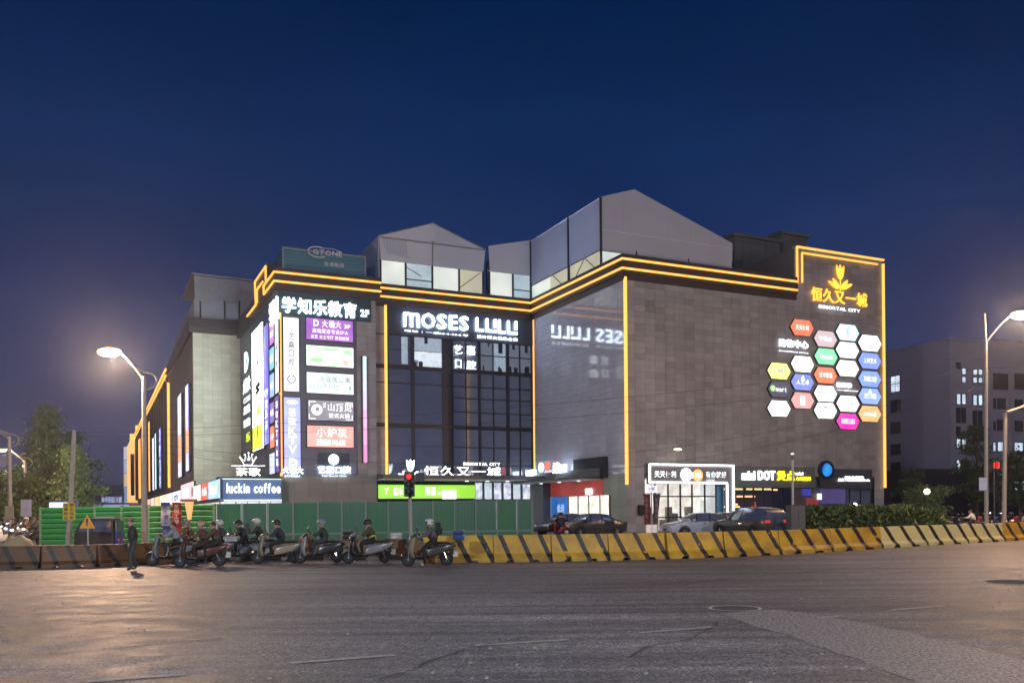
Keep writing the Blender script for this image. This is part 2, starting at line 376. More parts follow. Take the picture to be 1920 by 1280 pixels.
for k in range(160):                                   # grit and paint flecks
    p_ = G(random.uniform(0, 1920), random.uniform(1075, 1280)); s_ = random.uniform(.008, .028)
    m_.ball((p_.x, p_.y, s_*.3), (s_, s_, s_*.5), 5, 3)
m_.build('grit', pri('grit_stone', (.40, .38, .36), .7), kind='stuff')
# paved forecourt beyond the barriers, one kerb step up
fc = [(-60, 33.8), (-20, 33.6), (0, 33.4), (8, 34.6), (14, 37.5), (22, 44), (34, 54), (60, 80), (160, 170), (160, 420), (-120, 420), (-120, 33.8)]
m = MB(); n = len(fc)
m.v = [(x, y, .12) for x, y in fc]+[(x, y, 0) for x, y in fc]; m.f = [tuple(range(n))]+[(i, i+n, (i+1) % n+n, (i+1) % n) for i in range(n)]; m.m = [0]*(n+1)
m.build('pavement', PAVE, kind='structure')

# ------------------------------------------------------------------ the mall
FC, FD, FE, FW = Face('v', 0), Face('v', 15.2576), Face('v', 13.7834), Face('v', 34.01)
FB, FF, FS = Face('u', 0), Face('u', -22.762), Face('u', -27.175)
UR, UT, UP, UQ, UH = 16.549, 26.465, -15.024, -22.762, -27.175
mall = thing('shopping_mall', 'large stone clad shopping mall outlined with amber light strips, white tents on its roof', 'shopping mall', (KX, KY, 0), TH)
HW, HT = 18.93, 20.75                                 # bottom and top of the cornice
# bodies behind the tiles
def body(u0, u1, v0, v1, h0, h1, mat=CORE, name='wall'):
    return MB().box(u0, u1, v0, v1, h0, h1).build(name, mat, mall)
body(.06, UT-.06, 3.2, 42, 0, 20.2); body(.06, UT-.06, .06, 3.2, 4.4, 20.2)
body(.06, 1.6, .06, 3.2, 0, 4.4); body(8.75, UT-.06, .5, 3.2, 0, .12)
body(UP, -.06+.06, 15.9, 42, 4.9, 19.5); body(UP, -.06, 17, 42, 0, 4.9)
body(UQ+.06, UP-.06, 13.85, 42, 0, 20.2); MB().box(UQ+.02, -16.65, 13.80, 13.845, 4.7, HW).build('sign_wall', pri('blue_grey_panel', (.13, .15, .23), .45), mall); MB().box(UQ+.01, UQ+.055, 13.9, 34, 4.7, HW).build('sign_wall', _m['blue_grey_panel'], mall)
body(UH+.06, UQ, 34.08, 66, 0, 20.2); body(UH+.06, UQ+3, 66, 182, 0, 19.6); body(UQ, UP, 42, 182, 0, 19.6)
# tiles: gather, the largest in the picture become parts, the rest one mesh per wall
def tiles(face, x0, x1, z0, z1, tw, th, mat, n_parts, holes=(), y=0):
    nx, nz = max(1, round((x1-x0)/tw)), max(1, round((z1-z0)/th)); tw, th = (x1-x0)/nx, (z1-z0)/nz; L = []
    for j in range(nz):
        for i in range(nx):
            a, c = x0+i*tw, z0+j*th
            if any(a+tw > hx0+.02 and a < hx1-.02 and c+th > hz0+.02 and c < hz1-.02 for hx0, hx1, hz0, hz1 in holes):
                # clip against the opening simply: skip if its centre is inside
                if any(hx0 < a+tw/2 < hx1 and hz0 < c+th/2 < hz1 for hx0, hx1, hz0, hz1 in holes): continue
            L.append((a, c))
    me = None; rest = MB(); cp = co.location
    L.sort(key=lambda q: (face.w(q[0], 0, q[1])-cp).length)
    g_ = .005
    for k, (a, c) in enumerate(L):
        jt = random.uniform(-.004, .004)
        if k < n_parts:
            if me is None:
                mb = MB()
                if face.k == 'v': mb.box(g_, tw-g_, -.0, .045, g_, th-g_)
                else: mb.box(0, .045, -tw+g_, -g_, g_, th-g_)
                me = mb.mesh('tile', mat)
            u, v, h = face.uvh(a, y+jt, c)
            link('tile', me, mall, (u, v, h))
        else:
            p, q = face.uvh(a+g_, y+jt, c+g_), face.uvh(a+tw-g_, y+jt+.045, c+th-g_)
            rest.box(p[0], q[0], p[1], q[1], p[2], q[2])
    if rest.v: rest.build('tiles', mat, mall, kind='stuff')
tiles(FC, 0, UT, 4.5, HW, .9, .45, TILE_C, 120)
tiles(FC, 0, 1.7, .12, 4.5, .85, .6, TILE_C, 12)
tiles(FC, UR, UT, HW, 23.2, .9, .45, TILE_C, 10)
tiles(FC, 25.35, UT, .12, 4.5, .9, .6, TILE_C, 6)
tiles(FB, -15.2, 0, 4.5, HW, .9, .45, TILE_B, 90)
tiles(FB, -3.3, 0, .12, 4.5, 1.1, .6, tilemat('green_tile', (.34, .40, .37), .35), 8)
tiles(FW, UH, UQ, 4.6, 19.2, .88, .45, TILE_W, 30)
tiles(FE, -16.6, UP, 4.7, HW, .8, .6, TILE_C, 12)
tiles(FE, UQ, UP, .12, 4.65, 1.1, .6, tilemat('grey_tile', (.20, .21, .21), .5), 12)
# tower return and roof
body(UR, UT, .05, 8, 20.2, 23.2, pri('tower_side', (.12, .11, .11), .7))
# cornices: bands standing proud of the walls
def band(face, x0, x1, z0, z1, out, mat=BRONZE, name='cornice', inn=.3):
    p, q = face.uvh(x0, -out, z0), face.uvh(x1, inn, z1)
    return MB().box(p[0], q[0], p[1], q[1], p[2], q[2]).build(name, mat, mall)
for f_, a, b_ in ((FC, -.35, UR-.01), (FB, -15.25, .0), (FD, UP+.36, -.36), (FE, UQ-.36, UP+.33)):
    band(f_, a, b_, HW, 19.30, .22, name='cornice'); band(f_, a if f_ is not FB else -15.24, b_, 19.30, HT, .35, name='cornice')
band(FF, -34, -13.8, HW, HT-.2, .33); band(FW, UH-.33, UQ, 19.2, 20.6, .34); band(FW, UH-.36, UQ, 19.75, 20.2, .45)
band(FS, -66, -34.3, 19.2, 20.6, .32); band(FS, -182, -66.1, HW, 20.3, .32)
band(FC, UR, UT, 23.2, 23.42, .12, TILE_C, 'coping')
# amber light strips
def strip(face, pts, r=.085, mat=LED, out=.42, name='light_strip'):
    for a, b_ in zip(pts, pts[1:]):
        MB().tube([face.uvh(a[0], -out, a[1]), face.uvh(b_[0], -out, b_[1])], r, 6).build(name, mat, mall)
HU, HL = 20.357, 19.654
for h in (HU, HL):
    strip(FC, [(-.42, h), (UR-.1, h)]); strip(FB, [(-15.25, h), (.42, h)]); strip(FD, [(UP+.3, h), (-.42, h)]); strip(FE, [(UQ-.42, h), (UP+.38, h)])
strip(FS, [(-181, 20.16), (-64.2, 20.16)], .13); strip(FS, [(-181, 19.35), (-64.2, 19.35)], .13)
def pxs(face, *pts): return [face.px(*p) for p in pts]
a = FF.px(504, 536); strip(FF, [(-13.4, HU), (a[0], HU)]); strip(FF, [(-13.4, HL), (a[0], HL), (a[0], HU)])
# raised parapet on the street side with its own outline
q1, q2, q3, q4 = FF.px(508, 500), FF.px(487, 527), FF.px(489, 577), FF.px(472, 592)
band(FF, q2[0]-.3, q1[0], HT-.2, q1[1]+.25, .31); zt = q1[1]
strip(FF, [(q1[0], zt-1.2), (q1[0], zt), (q2[0], zt), (q3[0], HL), (q4[0], HL)])
strip(FF, [(q2[0]+1.0, zt-2.0), (q2[0]+1.0, zt-.9), (a[0]-.4, zt-.9)])
strip(FC, [(UR+.08, 20.3), (UR+.08, 23.3), (UT, 23.3)], mat=LEDH, out=.2, r=.095); strip(FC, [(UR+.62, 20.4), (UR+.62, 22.85), (UT-.75, 22.85)], mat=LEDH, out=.2, r=.085)
for f_, px_, y0_, y1_, r_ in ((FC, 1171.5, 520, 908, .13), (FC, 1655, 496, 914, .12), (FD, 723, 573, 889, .12), (FD, 1000.5, 601, 880, .12), (FE, 525.5, 587, 892, .10), (FS, 318.7, 716, 914, .16)):
    x, z0_ = f_.px(px_, y1_); x2, z1_ = f_.px(px_, y0_); strip(f_, [((x+x2)/2, z0_), ((x+x2)/2, z1_)], r_, out=.16, name='vertical_light_strip')

# curtain wall of the recessed front
GLASS = pri('dark_glazing', (.11, .14, .235), .07, var=.25, scale=.8, spec=1.0, metal=.3, rvar=.03)
GLASS2 = pri('dark_glazing_tinted', (.10, .13, .22), .11, metal=.3, var=.3, scale=.8, spec=1.0, rvar=.04)
for g_m in (GLASS, GLASS2): g_m.node_tree.nodes['Principled BSDF'].inputs['IOR'].default_value = 1.9; g_m.node_tree.nodes['Principled BSDF'].inputs['Metallic'].default_value = .1
LIT = emi('lit_room', (.55, .72, .90), .42, scale=5, col2=(.28, .38, .50)); LITD = emi('lit_room_dim', (.35, .45, .58), .14, scale=4, col2=(.15, .2, .28))
LITB = emi('lit_room_bright', (.8, .92, 1.0), .85, scale=5, col2=(.45, .55, .65))
MULL = pri('mullion', (.02, .022, .035), .4, .4)
xs = [-15.0]+[FD.px(p, 740)[0] for p in (727, 774, 830, 849, 874, 899, 925, 952, 975, 997)]
hs = [4.9]+[FD.px(860, p)[1] for p in (872, 838, 801, 772, 746, 724, 695, 663, 637)]
for i in range(len(xs)-1):
    for j in range(len(hs)-1):
        x0_, x1_, z0_, z1_ = xs[i], xs[i+1], hs[j], hs[j+1]
        if i in (3,): mt = MULL
        elif j >= 7: mt = {2: LITB if j == 7 else LIT, 6: LITD, 7: LIT, 8: LITD, 9: LITD}.get(i, GLASS)
        else: mt = GLASS if (i*7+j*3) % 3 else GLASS2
        if i < 4 and j in (1, 4, 5): continue            # taller panes here
        if i < 4 and j in (0, 3): z1_ = hs[j+2] if j == 0 else hs[j+3]
        MB().box(x0_+.03, x1_-.03, 15.34, 15.40, z0_+.03, z1_-.03).build('window_pane', mt, mall)
        if j >= 7 and mt not in (GLASS, MULL):
            for q_ in range(2 if j == 7 else 1):
                xa_ = random.uniform(x0_+.1, x1_-.45); wq = random.uniform(.12, .4); zq_ = z0_+.04 if j == 7 else z1_-random.uniform(.3, .9)
                MB().box(xa_, xa_+wq, 15.30, 15.338, zq_, (z0_+random.uniform(.3, .8)) if j == 7 else z1_-.04).build('interior_shape', MULL, mall)
# the one tall pane column with a half drawn blind
a_ = xs[1]+1.25; MB().box(a_, a_+.55, 15.33, 15.339, hs[7]+.3, hs[9]-.1).build('window_pane', LIT, mall); MB().box(xs[2]-.03, xs[2]+.5, 15.33, 15.339, hs[7]+.1, hs[7]+.7).build('window_pane', LITD, mall)
for i, x in enumerate(xs):
    wd = {2: .28, 6: .22, 8: .26, 10: .1, 5: .03}.get(i, .05)
    MB().box(x-wd/2-.01, x+wd/2+.01, 15.18, 15.36, 4.9, hs[-1]).build('mullion', MULL, mall)
for j, h in enumerate(hs):
    hw_ = .17 if j in (3, 7) else .04
    MB().box(xs[0] if j in (0, 3, 6, 7, 9) else xs[4], xs[-1], 15.22, 15.352, h-hw_, h+hw_).build('transom', MULL, mall)
body(UP, 0, 15.42, 15.9, 4.9, 20.2, MULL, 'wall')
# blind bay and soffit between the light strip and the corner block
tiles(FD, UP, xs[1], 4.9, HW, .66, .6, TILE_C, 8, y=.0)
MB().box(xs[1]-.2, -.05, 15.10, 15.42, hs[-1], HW).build('sign_board', pri('navy_board', (.030, .038, .062), .35, var=.2), mall)
# pale soffit light under the canopy, canopy slab and lobby behind it
CEIL = pri('white_soffit', (.6, .62, .66), .6)
body(UP-.0, -.05, 12.0, 15.2, 4.45, 4.78, pri('canopy_metal', (.10, .11, .13), .4, .4), 'canopy')
body(UP, -.05, 12.1, 15.2, 4.38, 4.45, CEIL, 'canopy_soffit')
LOBBY = emi('lobby_light', (.86, .92, 1.0), 1.0, scale=2.5, col2=(.25, .28, .42))
for k in range(6):
    a_ = FD.px(895+k*18, 920)[0]; b_ = FD.px(913+k*18, 920)[0]
    MB().box(a_+.04, b_-.04, 16.2, 16.28, .12, 4.3).build('lobby_window', LOBBY if k % 3 != 1 else LITB, mall)
    MB().box(a_-.05, a_+.05, 15.9, 16.25, .12, 4.36).build('mullion', MULL, mall)
MB().box(FD.px(893, 920)[0], -.1, 15.95, 16.2, 2.7, 2.85).build('transom', MULL, mall)
for k in range(4):
    MB().lathe([(.001, 0), (.16, 0), (.16, -.05), (.001, -.05)], (-7.2+1.9*k, 13.6, 4.37), 12).build('downlight', WHITE2, mall)
body(UP, FD.px(893, 920)[0]-.05, 15.6, 16.4, .12, 4.3, pri('grey_shop_wall', (.16, .16, .17), .6))

# side shop under the polished wall: canopy, red band, lit window
RBAND = emi('red_fascia', (.55, .07, .055), .42, var=.4, scale=.5, base=(.4, .05, .04))
def slab(face, p0, p1, y0, y1, mat, name, parent=None, label=None):
    (x0_, z1_), (x1_, z0_) = face.px(*p0), face.px(*p1)
    a_, b_ = face.uvh(x0_, y0, z0_), face.uvh(x1_, y1, z1_)
    return MB().box(a_[0], b_[0], a_[1], b_[1], a_[2], b_[2]).build(name, mat, parent or mall, label=label)
SHOPW = emi('shop_light', (1.0, .97, .90), 1.25, scale=1.6, col2=(.62, .56, .46))
SHOPC = emi('shop_light_cool', (.88, .95, .92), .75, scale=.7, col2=(.55, .6, .62))
FV = lambda p: -FB.px(p, 960)[0]
MB().box(-.02, .05, FV(1144), FV(1066), .12, 2.94).build('shop_window', SHOPW, mall); MB().box(-.02, .05, FV(1034), FV(1003), .12, 4.0).build('shop_window', SHOPC, mall)
for v in (FV(1144), FV(1126), FV(1105), FV(1085), FV(1067)): MB().box(-.08, .04, v-.04, v+.04, .12, 2.94).build('mullion', MULL, mall)
MB().box(-.06, .03, FV(1144), FV(1066), 1.02, 1.08).build('transom', MULL, mall)
MB().box(-.12, .2, 3.25, 14.4, 2.95, 4.15).build('shop_fascia', RBAND, mall)
MB().box(-.15, .2, FV(1065), FV(1036), .12, 2.93).build('blue_poster', emi('blue_poster', (.02, .16, .55), .9, scale=1.2, col2=(.02, .08, .3)), mall)
cnp = MB(); cnp.box(-2.2, .1, 3.2, 15.1, 4.2, 4.42); cnp.build('canopy', _m['canopy_metal'], mall, bevel=.08)
MB().box(-2.1, 0, 3.3, 15, 4.14, 4.2).build('canopy_soffit', CEIL, mall)
for v in (5, 8.2, 11.5): MB().lathe([(.001, 0), (.14, 0), (.14, -.04), (.001, -.04)], (-1.2, v, 4.12), 12).build('downlight', WHITE2, mall)
MB().box(-.9, -.16, FV(1036)+.02, FV(1018), .12, 4.14).build('column', pri('dark_column', (.06, .065, .085), .4), mall)
MB().box(-.6, -.02, 3.1, 15.1, 4.42, 5.05).build('upper_fascia', pri('grey_fascia', (.12, .13, .15), .5), mall)
p_ = [FB.px(x, y) for x, y in ((1082, 894), (1141, 895), (1141, 855), (1080, 862))]
mm = MB(); zz = (min(q[1] for q in p_), max(q[1] for q in p_)); mm.box(-.35, -.06, -p_[1][0], -p_[0][0], zz[0], zz[1]); mm.build('blank_display_board', pri('blank_board', (.022, .022, .04), .7), mall)

# glazed shop fronts under the long wall
sx0, sx1 = FC.px(1232, 950)[0], FC.px(1348, 950)[0]
MB().box(1.7, 9.5, 2.6, 2.7, .12, 4.2).build('shop_interior', SHOPW, mall); MB().box(8.75, 9.5, .5, 2.6, .12, 4.2).build('side_wall', SHOPC, mall)
MB().box(1.7, 8.7, .5, 2.6, 4.2, 4.36).build('shop_ceiling', CEIL, mall)
edges = [FC.px(p, 950)[0] for p in (1232, 1257, 1280, 1302, 1326, 1347)]
zz = [.14, FC.px(1290, 969)[1], FC.px(1290, 930)[1], 3.95]
CL = bpy.data.materials.new('clear_glass'); CL.use_nodes = True
t_ = CL.node_tree; t_.nodes.clear(); o_ = t_.nodes.new('ShaderNodeOutputMaterial'); mx_ = t_.nodes.new('ShaderNodeMixShader'); tr = t_.nodes.new('ShaderNodeBsdfTransparent'); gl = t_.nodes.new('ShaderNodeBsdfGlossy')
nz_ = t_.nodes.new('ShaderNodeTexNoise'); nz_.inputs['Scale'].default_value = .6; mr_ = t_.nodes.new('ShaderNodeMapRange'); mr_.inputs[3].default_value = .06; mr_.inputs[4].default_value = .2
t_.links.new(nz_.outputs[0], mr_.inputs[0]); t_.links.new(mr_.outputs[0], mx_.inputs[0])
gl.inputs['Roughness'].default_value = .05; t_.links.new(tr.outputs[0], mx_.inputs[1]); t_.links.new(gl.outputs[0], mx_.inputs[2]); t_.links.new(mx_.outputs[0], o_.inputs[0])
for i in range(5):
    for j in range(3): MB().box(edges[i]+.04, edges[i+1]-.04, .30, .315, zz[j]+.04, zz[j+1]-.04).build('window_pane', CL, mall)
for e in edges: MB().box(e-.045, e+.045, .24, .36, .12, 3.95).build('mullion', MULL, mall)
for z_ in zz[1:]: MB().box(edges[0], edges[-1], .26, .355, z_-.05, z_+.05).build('transom', MULL, mall)
for k in range(9):                                      # racks and shelves seen through the glass
    xk = 2.4+.62*k
    MB().box(xk, xk+.42, 1.5+.1*(k % 3), 1.9+.1*(k % 3), .12, 1.0+.5*((k*5) % 3)).build('display_rack', pri(('rack_a', 'rack_b', 'rack_c')[k % 3], ((.6, .58, .55), (.35, .3, .25), (.2, .25, .3))[k % 3], .5), mall)
MB().box(sx1+.02, sx1+.7, .28, .4, .12, 3.95).build('blue_panel', pri('blue_panel', (.05, .16, .34), .4), mall)
x9, x10 = FC.px(1382, 950)[0], FC.px(1489, 950)[0]; x11, x12 = FC.px(1536, 950)[0], 25.3
INNER = pri('dim_interior', (.05, .045, .05), .6)
MB().box(9.55, 25.3, 3.0, 3.1, .12, 4.3).build('shop_interior', INNER, mall)
WARM = emi('warm_strip', (1.0, .58, .22), 2.2)
for zk, xa, xb in ((3.35, x9+.1, x9+2.0), (3.35, x9+2.4, x9+4.9), (2.75, x9+1.4, x9+3.2), (1.9, x9+.1, x9+1.6), (3.3, x9+5.0, x10-.3), (2.1, x9+.2, x9+1.4)):
    MB().box(xa, xb, 1.6, 1.75, zk, zk+.13).build('warm_light', WARM, mall)
MB().prism([(x9+2.2, 1.0), (x9+3.3, 1.0), (x9+3.6, 1.9), (x9+3.45, 2.4), (x9+3.05, 1.9), (x9+2.5, 1.7)], 1.9, 1.95).build('red_poster', emi('red_poster', (.9, .13, .03), .8, scale=2, col2=(.6, .05, .02)), mall)
for i in range(7):
    xe = x9+(x10-x9)*i/6
    MB().box(xe-.05, xe+.05, .3, .42, .12, 3.7).build('mullion', MULL, mall)
    if i < 6: MB().box(xe+.05, xe+(x10-x9)/6-.05, .34, .352, .14, 3.68).build('window_pane', CL, mall)
for i in range(6):
    xe = x11+(x12-x11)*i/5
    MB().box(xe-.06, xe+.06, .3, .45, .12, 3.9).build('mullion', MULL, mall)
    if i < 5: MB().box(xe+.06, xe+(x12-x11)/5-.06, .36, .40, .14, 3.88).build('window_pane', GLASS2, mall)
MB().box(x10+.05, x11-.06, .2, .5, .12, 4.3).build('pier', pri('dark_pier', (.07, .065, .07), .5), mall)
slab(FC, (1541, 913), (1585, 944), -.02, .28, emi('purple_poster', (.12, .10, .32), .4, scale=1.5, col2=(.10, .08, .22)), 'poster')
slab(FC, (1507, 916), (1521, 929), .0, .19, emi('blue_small_poster', (.06, .08, .6), .5, scale=1.5, col2=(.05, .06, .4)), 'poster')
slab(FC, (1514, 933), (1535, 952), .0, .19, emi('red_small_poster', (.4, .04, .05), .35, scale=2, col2=(.25, .12, .1)), 'poster')
slab(FC, (1532, 925), (1539, 936), -.1, .0, WHITE2, 'door_lamp')

# street wing, seen very obliquely: recesses, vertical strips and banners are things hung on it (below)
SW = tilemat('wing_stone', (.20, .19, .18), .5)
for k in range(29):
    v0_ = 34.2+5.1*k; v1_ = v0_+5.0
    MB().box(UH-.02, UH+.06, v0_, v1_, 4.6, 19.2 if v1_ < 66 else HW).build('wall_panel', SW, mall)
for k in range(20):
    v0_ = 68+5.6*k
    MB().box(UH-.45, UH-.03, v0_, v0_+.5, 4.9, HW).build('pilaster', BRONZE, mall)
# ------------------------------------------------------------------ roof tents
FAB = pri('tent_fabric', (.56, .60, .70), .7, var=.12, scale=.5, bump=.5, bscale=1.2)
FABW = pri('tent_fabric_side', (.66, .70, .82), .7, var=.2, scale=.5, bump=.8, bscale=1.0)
t_ = FABW.node_tree; b_ = t_.nodes['Principled BSDF']; tl_ = t_.nodes.new('ShaderNodeBsdfTranslucent'); tl_.inputs[0].default_value = (.62, .68, .85, 1); ms_ = t_.nodes.new('ShaderNodeMixShader'); ms_.inputs[0].default_value = .5
t_.links.new(b_.outputs[0], ms_.inputs[1]); t_.links.new(tl_.outputs[0], ms_.inputs[2]); t_.links.new(ms_.outputs[0], t_.nodes['Material Output'].inputs[0])
CURT = emi('lit_curtain', (.88, .95, .86), .78, scale=.5, col2=(.66, .72, .68)); CURT2 = emi('lit_curtain_warm', (.78, .74, .52), .55, scale=.5, col2=(.6, .6, .5))
PANE = emi('lit_pane', (.62, .80, .88), .6, scale=.6, col2=(.40, .52, .60))
def tent(label): return thing('roof_tent', label, 'tent', (KX, KY, 0), TH, None)
def gable(parent, face, y, pts, name='gable_wall', mat=FAB, th=.06):
    q = [face.px(px, py, y) for px, py in pts]
    if face.k == 'v': mb = MB().prism(q, face.c+y, face.c+y+th)
    else: mb = MB().prism([(-x, z) for x, z in q], face.c+y, face.c+y+th, ax='x')
    return mb.build(name, mat, parent)
def post(parent, face, y, px, pa, pb, r=.09, name='post', mat=DARK):
    x, z0_ = face.px(px, pb, y); _, z1_ = face.px(px, pa, y)
    return MB().tube([face.uvh(x, y-.05, z0_), face.uvh(x, y-.05, z1_)], r, 6).build(name, mat, parent)
def rect(parent, face, y, x0_, x1_, z0_, z1_, name, mat, th=.05):
    a_, b_ = face.uvh(x0_, y, z0_), face.uvh(x1_, y+th, z1_)
    return MB().box(a_[0], b_[0], a_[1], b_[1], a_[2], b_[2]).build(name, mat, parent)
# A: gabled tent over the recessed front
Y1 = .75
t1 = tent('white gabled marquee tent with lit windows, above the dark glazed front')
gable(t1, FD, Y1, [(710, 444), (711, 440), (812, 417), (911, 467), (911, 471), (812, 452)], 'gable_wall'); gable(t1, FD, Y1+.02, [(711, 443), (812, 451), (910, 468), (906, 510), (714, 487)], 'valance')
xa = [FD.px(p, 520, Y1)[0] for p in (714, 761, 811, 861, 906)]
zt_, zb_ = FD.px(810, 499, Y1)[1], 20.3
for i, mt in enumerate((CURT, PANE, CURT, CURT2)): rect(t1, FD, Y1+.15, xa[i]+.05, xa[i+1]-.05, zb_, zt_+.1, 'window_pane', mt)
for i, x in enumerate(xa): rect(t1, FD, Y1-.02, x-.07, x+.07, 19.6, zt_+.02, 'post', DARK, .14)
rect(t1, FD, Y1+.05, xa[1], xa[2], (zt_+zb_)/2-.04, (zt_+zb_)/2+.05, 'glazing_bar', DARK)
for (pa, pb) in (((761, 500), (790, 518)), ((861, 540), (900, 512))):
    a_, b_ = FD.px(*pa, Y1), FD.px(*pb, Y1); MB().tube([FD.uvh(a_[0], Y1, a_[1]), FD.uvh(b_[0], Y1, b_[1])], .03, 5).build('brace', DARK, t1)
for i in range(8):                                     # gathered folds of the valance
    x_ = xa[0]+.25+i*.28; MB().tube([FD.uvh(x_, Y1-.02, zt_+2.0), FD.uvh(x_+.12, Y1-.08, zt_+1.1-.1*i), FD.uvh(x_+.5, Y1-.04, zt_+.5)], .045, 5).build('fabric_fold', FAB, t1)
xe0, ze = FD.px(710, 442, Y1); xp, zp = FD.px(812, 417, Y1); xe1, _ = FD.px(911, 467, Y1)
yb = 12
for pa, pb in (((711, 441), (812, 418)), ((812, 418), (910, 468)), ((811, 452), (811, 499)), ((711, 444), (910, 469))):
    a_, b_ = FD.px(*pa, Y1-.05), FD.px(*pb, Y1-.05); MB().tube([FD.uvh(a_[0], Y1-.05, a_[1]), FD.uvh(b_[0], Y1-.05, b_[1])], .045, 5).build('frame_tube', STEEL, t1)
rf = MB()
for (A_, B_) in (((xe0, ze), (xp, zp)), ((xp, zp), (xe1, ze))):
    rf.quad(FD.uvh(A_[0], Y1, A_[1]), FD.uvh(B_[0], Y1, B_[1]), FD.uvh(B_[0], Y1+yb, B_[1]), FD.uvh(A_[0], Y1+yb, A_[1]))
rf.build('roof', FAB, t1)
rect(t1, FD, Y1, xe0-.02, xe0+.04, 19.6, ze, 'side_wall', FAB, yb)
# B: link tent in the corner
t2 = tent('plain white tent section between the two gabled tents')
gable(t2, FD, Y1, [(916, 461), (1003, 449), (1003, 518), (919, 509)], 'side_wall')
xb = [FD.px(p, 530, Y1)[0] for p in (918, 962, 1001)]; zq = FD.px(960, 514, Y1)[1]
for i, mt in enumerate((CURT, PANE)): rect(t2, FD, Y1+.15, xb[i]+.05, xb[i+1]-.05, 20.3, zq+.15, 'window_pane', mt)
for x in xb: rect(t2, FD, Y1-.02, x-.07, x+.07, 19.6, zq+.02, 'post', DARK, .14)
rect(t2, FD, Y1+.05, xb[1], xb[2], (20.3+zq)/2, (20.3+zq)/2+.09, 'glazing_bar', DARK)
rect(t2, FD, Y1, FD.px(914, 500, Y1)[0], FD.px(917, 500, Y1)[0], 19.6, 24.0, 'gutter_post', DARK, .4)
# C: the big tent on the near wing
FG, FSD = Face('v', 3.6), Face('u', .25)
t3 = tent('biggest roof tent, tall gable and long pale side wall over the near wing')
q = [FG.px(*p) for p in ((1126, 470), (1126, 369), (1190, 355), (1373, 456), (1374, 503))]
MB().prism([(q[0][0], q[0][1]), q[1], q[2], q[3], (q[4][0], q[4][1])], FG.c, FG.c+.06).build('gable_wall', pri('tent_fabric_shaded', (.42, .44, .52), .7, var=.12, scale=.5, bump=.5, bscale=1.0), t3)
MB().box(q[0][0], q[3][0], FG.c-.03, FG.c-.002, FG.px(1128, 430)[1]-.05, FG.px(1128, 430)[1]).build('eaves_beam', FAB, t3)
for k_ in range(5):
    xa_, xb_ = q[0][0]+(q[3][0]-q[0][0])*k_/5, q[0][0]+(q[3][0]-q[0][0])*(k_+1)/5; MB().box(xa_+.04, xb_-.04, FG.c+.1, FG.c+.15, 20.0, max(q[0][1], q[4][1])+.1).build('window_pane', (CURT, CURT2, CURT, PANE, CURT)[k_], t3)
for px_ in (1193, 1291, 1373):
    x, _ = FG.px(px_, 480); MB().box(x-.05, x+.05, FG.c-.04, FG.c-.005, 20.0, 22.4 if px_ < 1370 else 22.6).build('post', DARK, t3)
v0_, v1_ = 3.6, 16.0; zs = q[1][1]-.03; zf = FSD.px(1066, 500)[1]
for a_, b_ in ((v0_, 8.9), (8.9, v1_)): MB().box(.25, .31, a_+.06, b_-.06, zf, zs).build('side_wall', FABW, t3)
for i, (a_, b_, mt) in enumerate(((3.7, 6.1, CURT2), (6.1, 8.8, CURT2), (9.0, 12.4, CURT2), (12.4, 15.9, CURT))): MB().box(.32, .37, a_, b_, 20.2, zf).build('window_pane', mt, t3)
for v in (3.62, 8.9, 16.0): MB().tube([(.22, v, 19.8), (.22, v, zs)], .1, 6).build('post', DARK, t3)
for a_, b_ in ((3.7, 6.2), (8.7, 6.4), (9.2, 11.8)): MB().tube([(.27, a_, 20.3), (.27, b_, zf-.05)], .035, 5).build('brace', DARK, t3)
MB().tube([(.22, v0_, zf), (.22, v1_, zf)], .04, 5).build('glazing_bar', DARK, t3)
rf = MB(); rf.quad((q[1][0], v0_, q[1][1]), (q[1][0], v1_, q[1][1]), (q[2][0], v1_, q[2][1]), (q[2][0], v0_, q[2][1])); rf.quad((q[2][0], v0_, q[2][1]), (q[2][0], v1_, q[2][1]), (q[3][0], v1_, q[3][1]), (q[3][0], v0_, q[3][1])); rf.build('roof', FAB, t3)
MB().box(q[3][0]-.04, q[3][0]+.02, v0_, v1_, 20, q[3][1]).build('end_wall', FAB, t3)
for k, (u_, v_) in enumerate(((3.5, 6.5), (3.5, 12.5))):  # unseen lamps added to brighten the translucent side wall
    hl = thing('tent_fill_lamp', ('near', 'far')[k]+' unseen lamp added to light the big roof tent from inside', 'lamp', (0, 0, 0)); hl.parent = None
    pw = Face('v', v_).w(u_, 0, 23.2); hl.location = pw; MB().lathe([(.04, .3), (.12, .1), (.25, 0), (.001, 0)], n=12).build('shade', DARK, hl); MB().ball((0, 0, -.05), .1, 10, 6).build('bulb', WHITE2, hl)
    l = bpy.data.lights.new('lamp_light', 'POINT'); l.energy = 900; l.color = (.75, .86, 1); l.shadow_soft_size = .3; lo = bpy.data.objects.new('lamp_light', l); C.objects.link(lo); lo.parent = hl; lo.location = (0, 0, -.3)
for k in range(1, 6):                                   # sewn seams of the big gable
    x_ = q[0][0]+(q[3][0]-q[0][0])*k/6; zt2 = q[1][1]+(q[2][1]-q[1][1])*min(1, (x_-q[1][0])/(q[2][0]-q[1][0])) if x_ < q[2][0] else q[2][1]+(q[3][1]-q[2][1])*(x_-q[2][0])/(q[3][0]-q[2][0])
    MB().box(x_-.02, x_+.02, FG.c-.012, FG.c-.001, FG.px(1128, 430)[1]+.02, zt2-.03).build('seam', _m['tent_fabric_shaded'], t3)
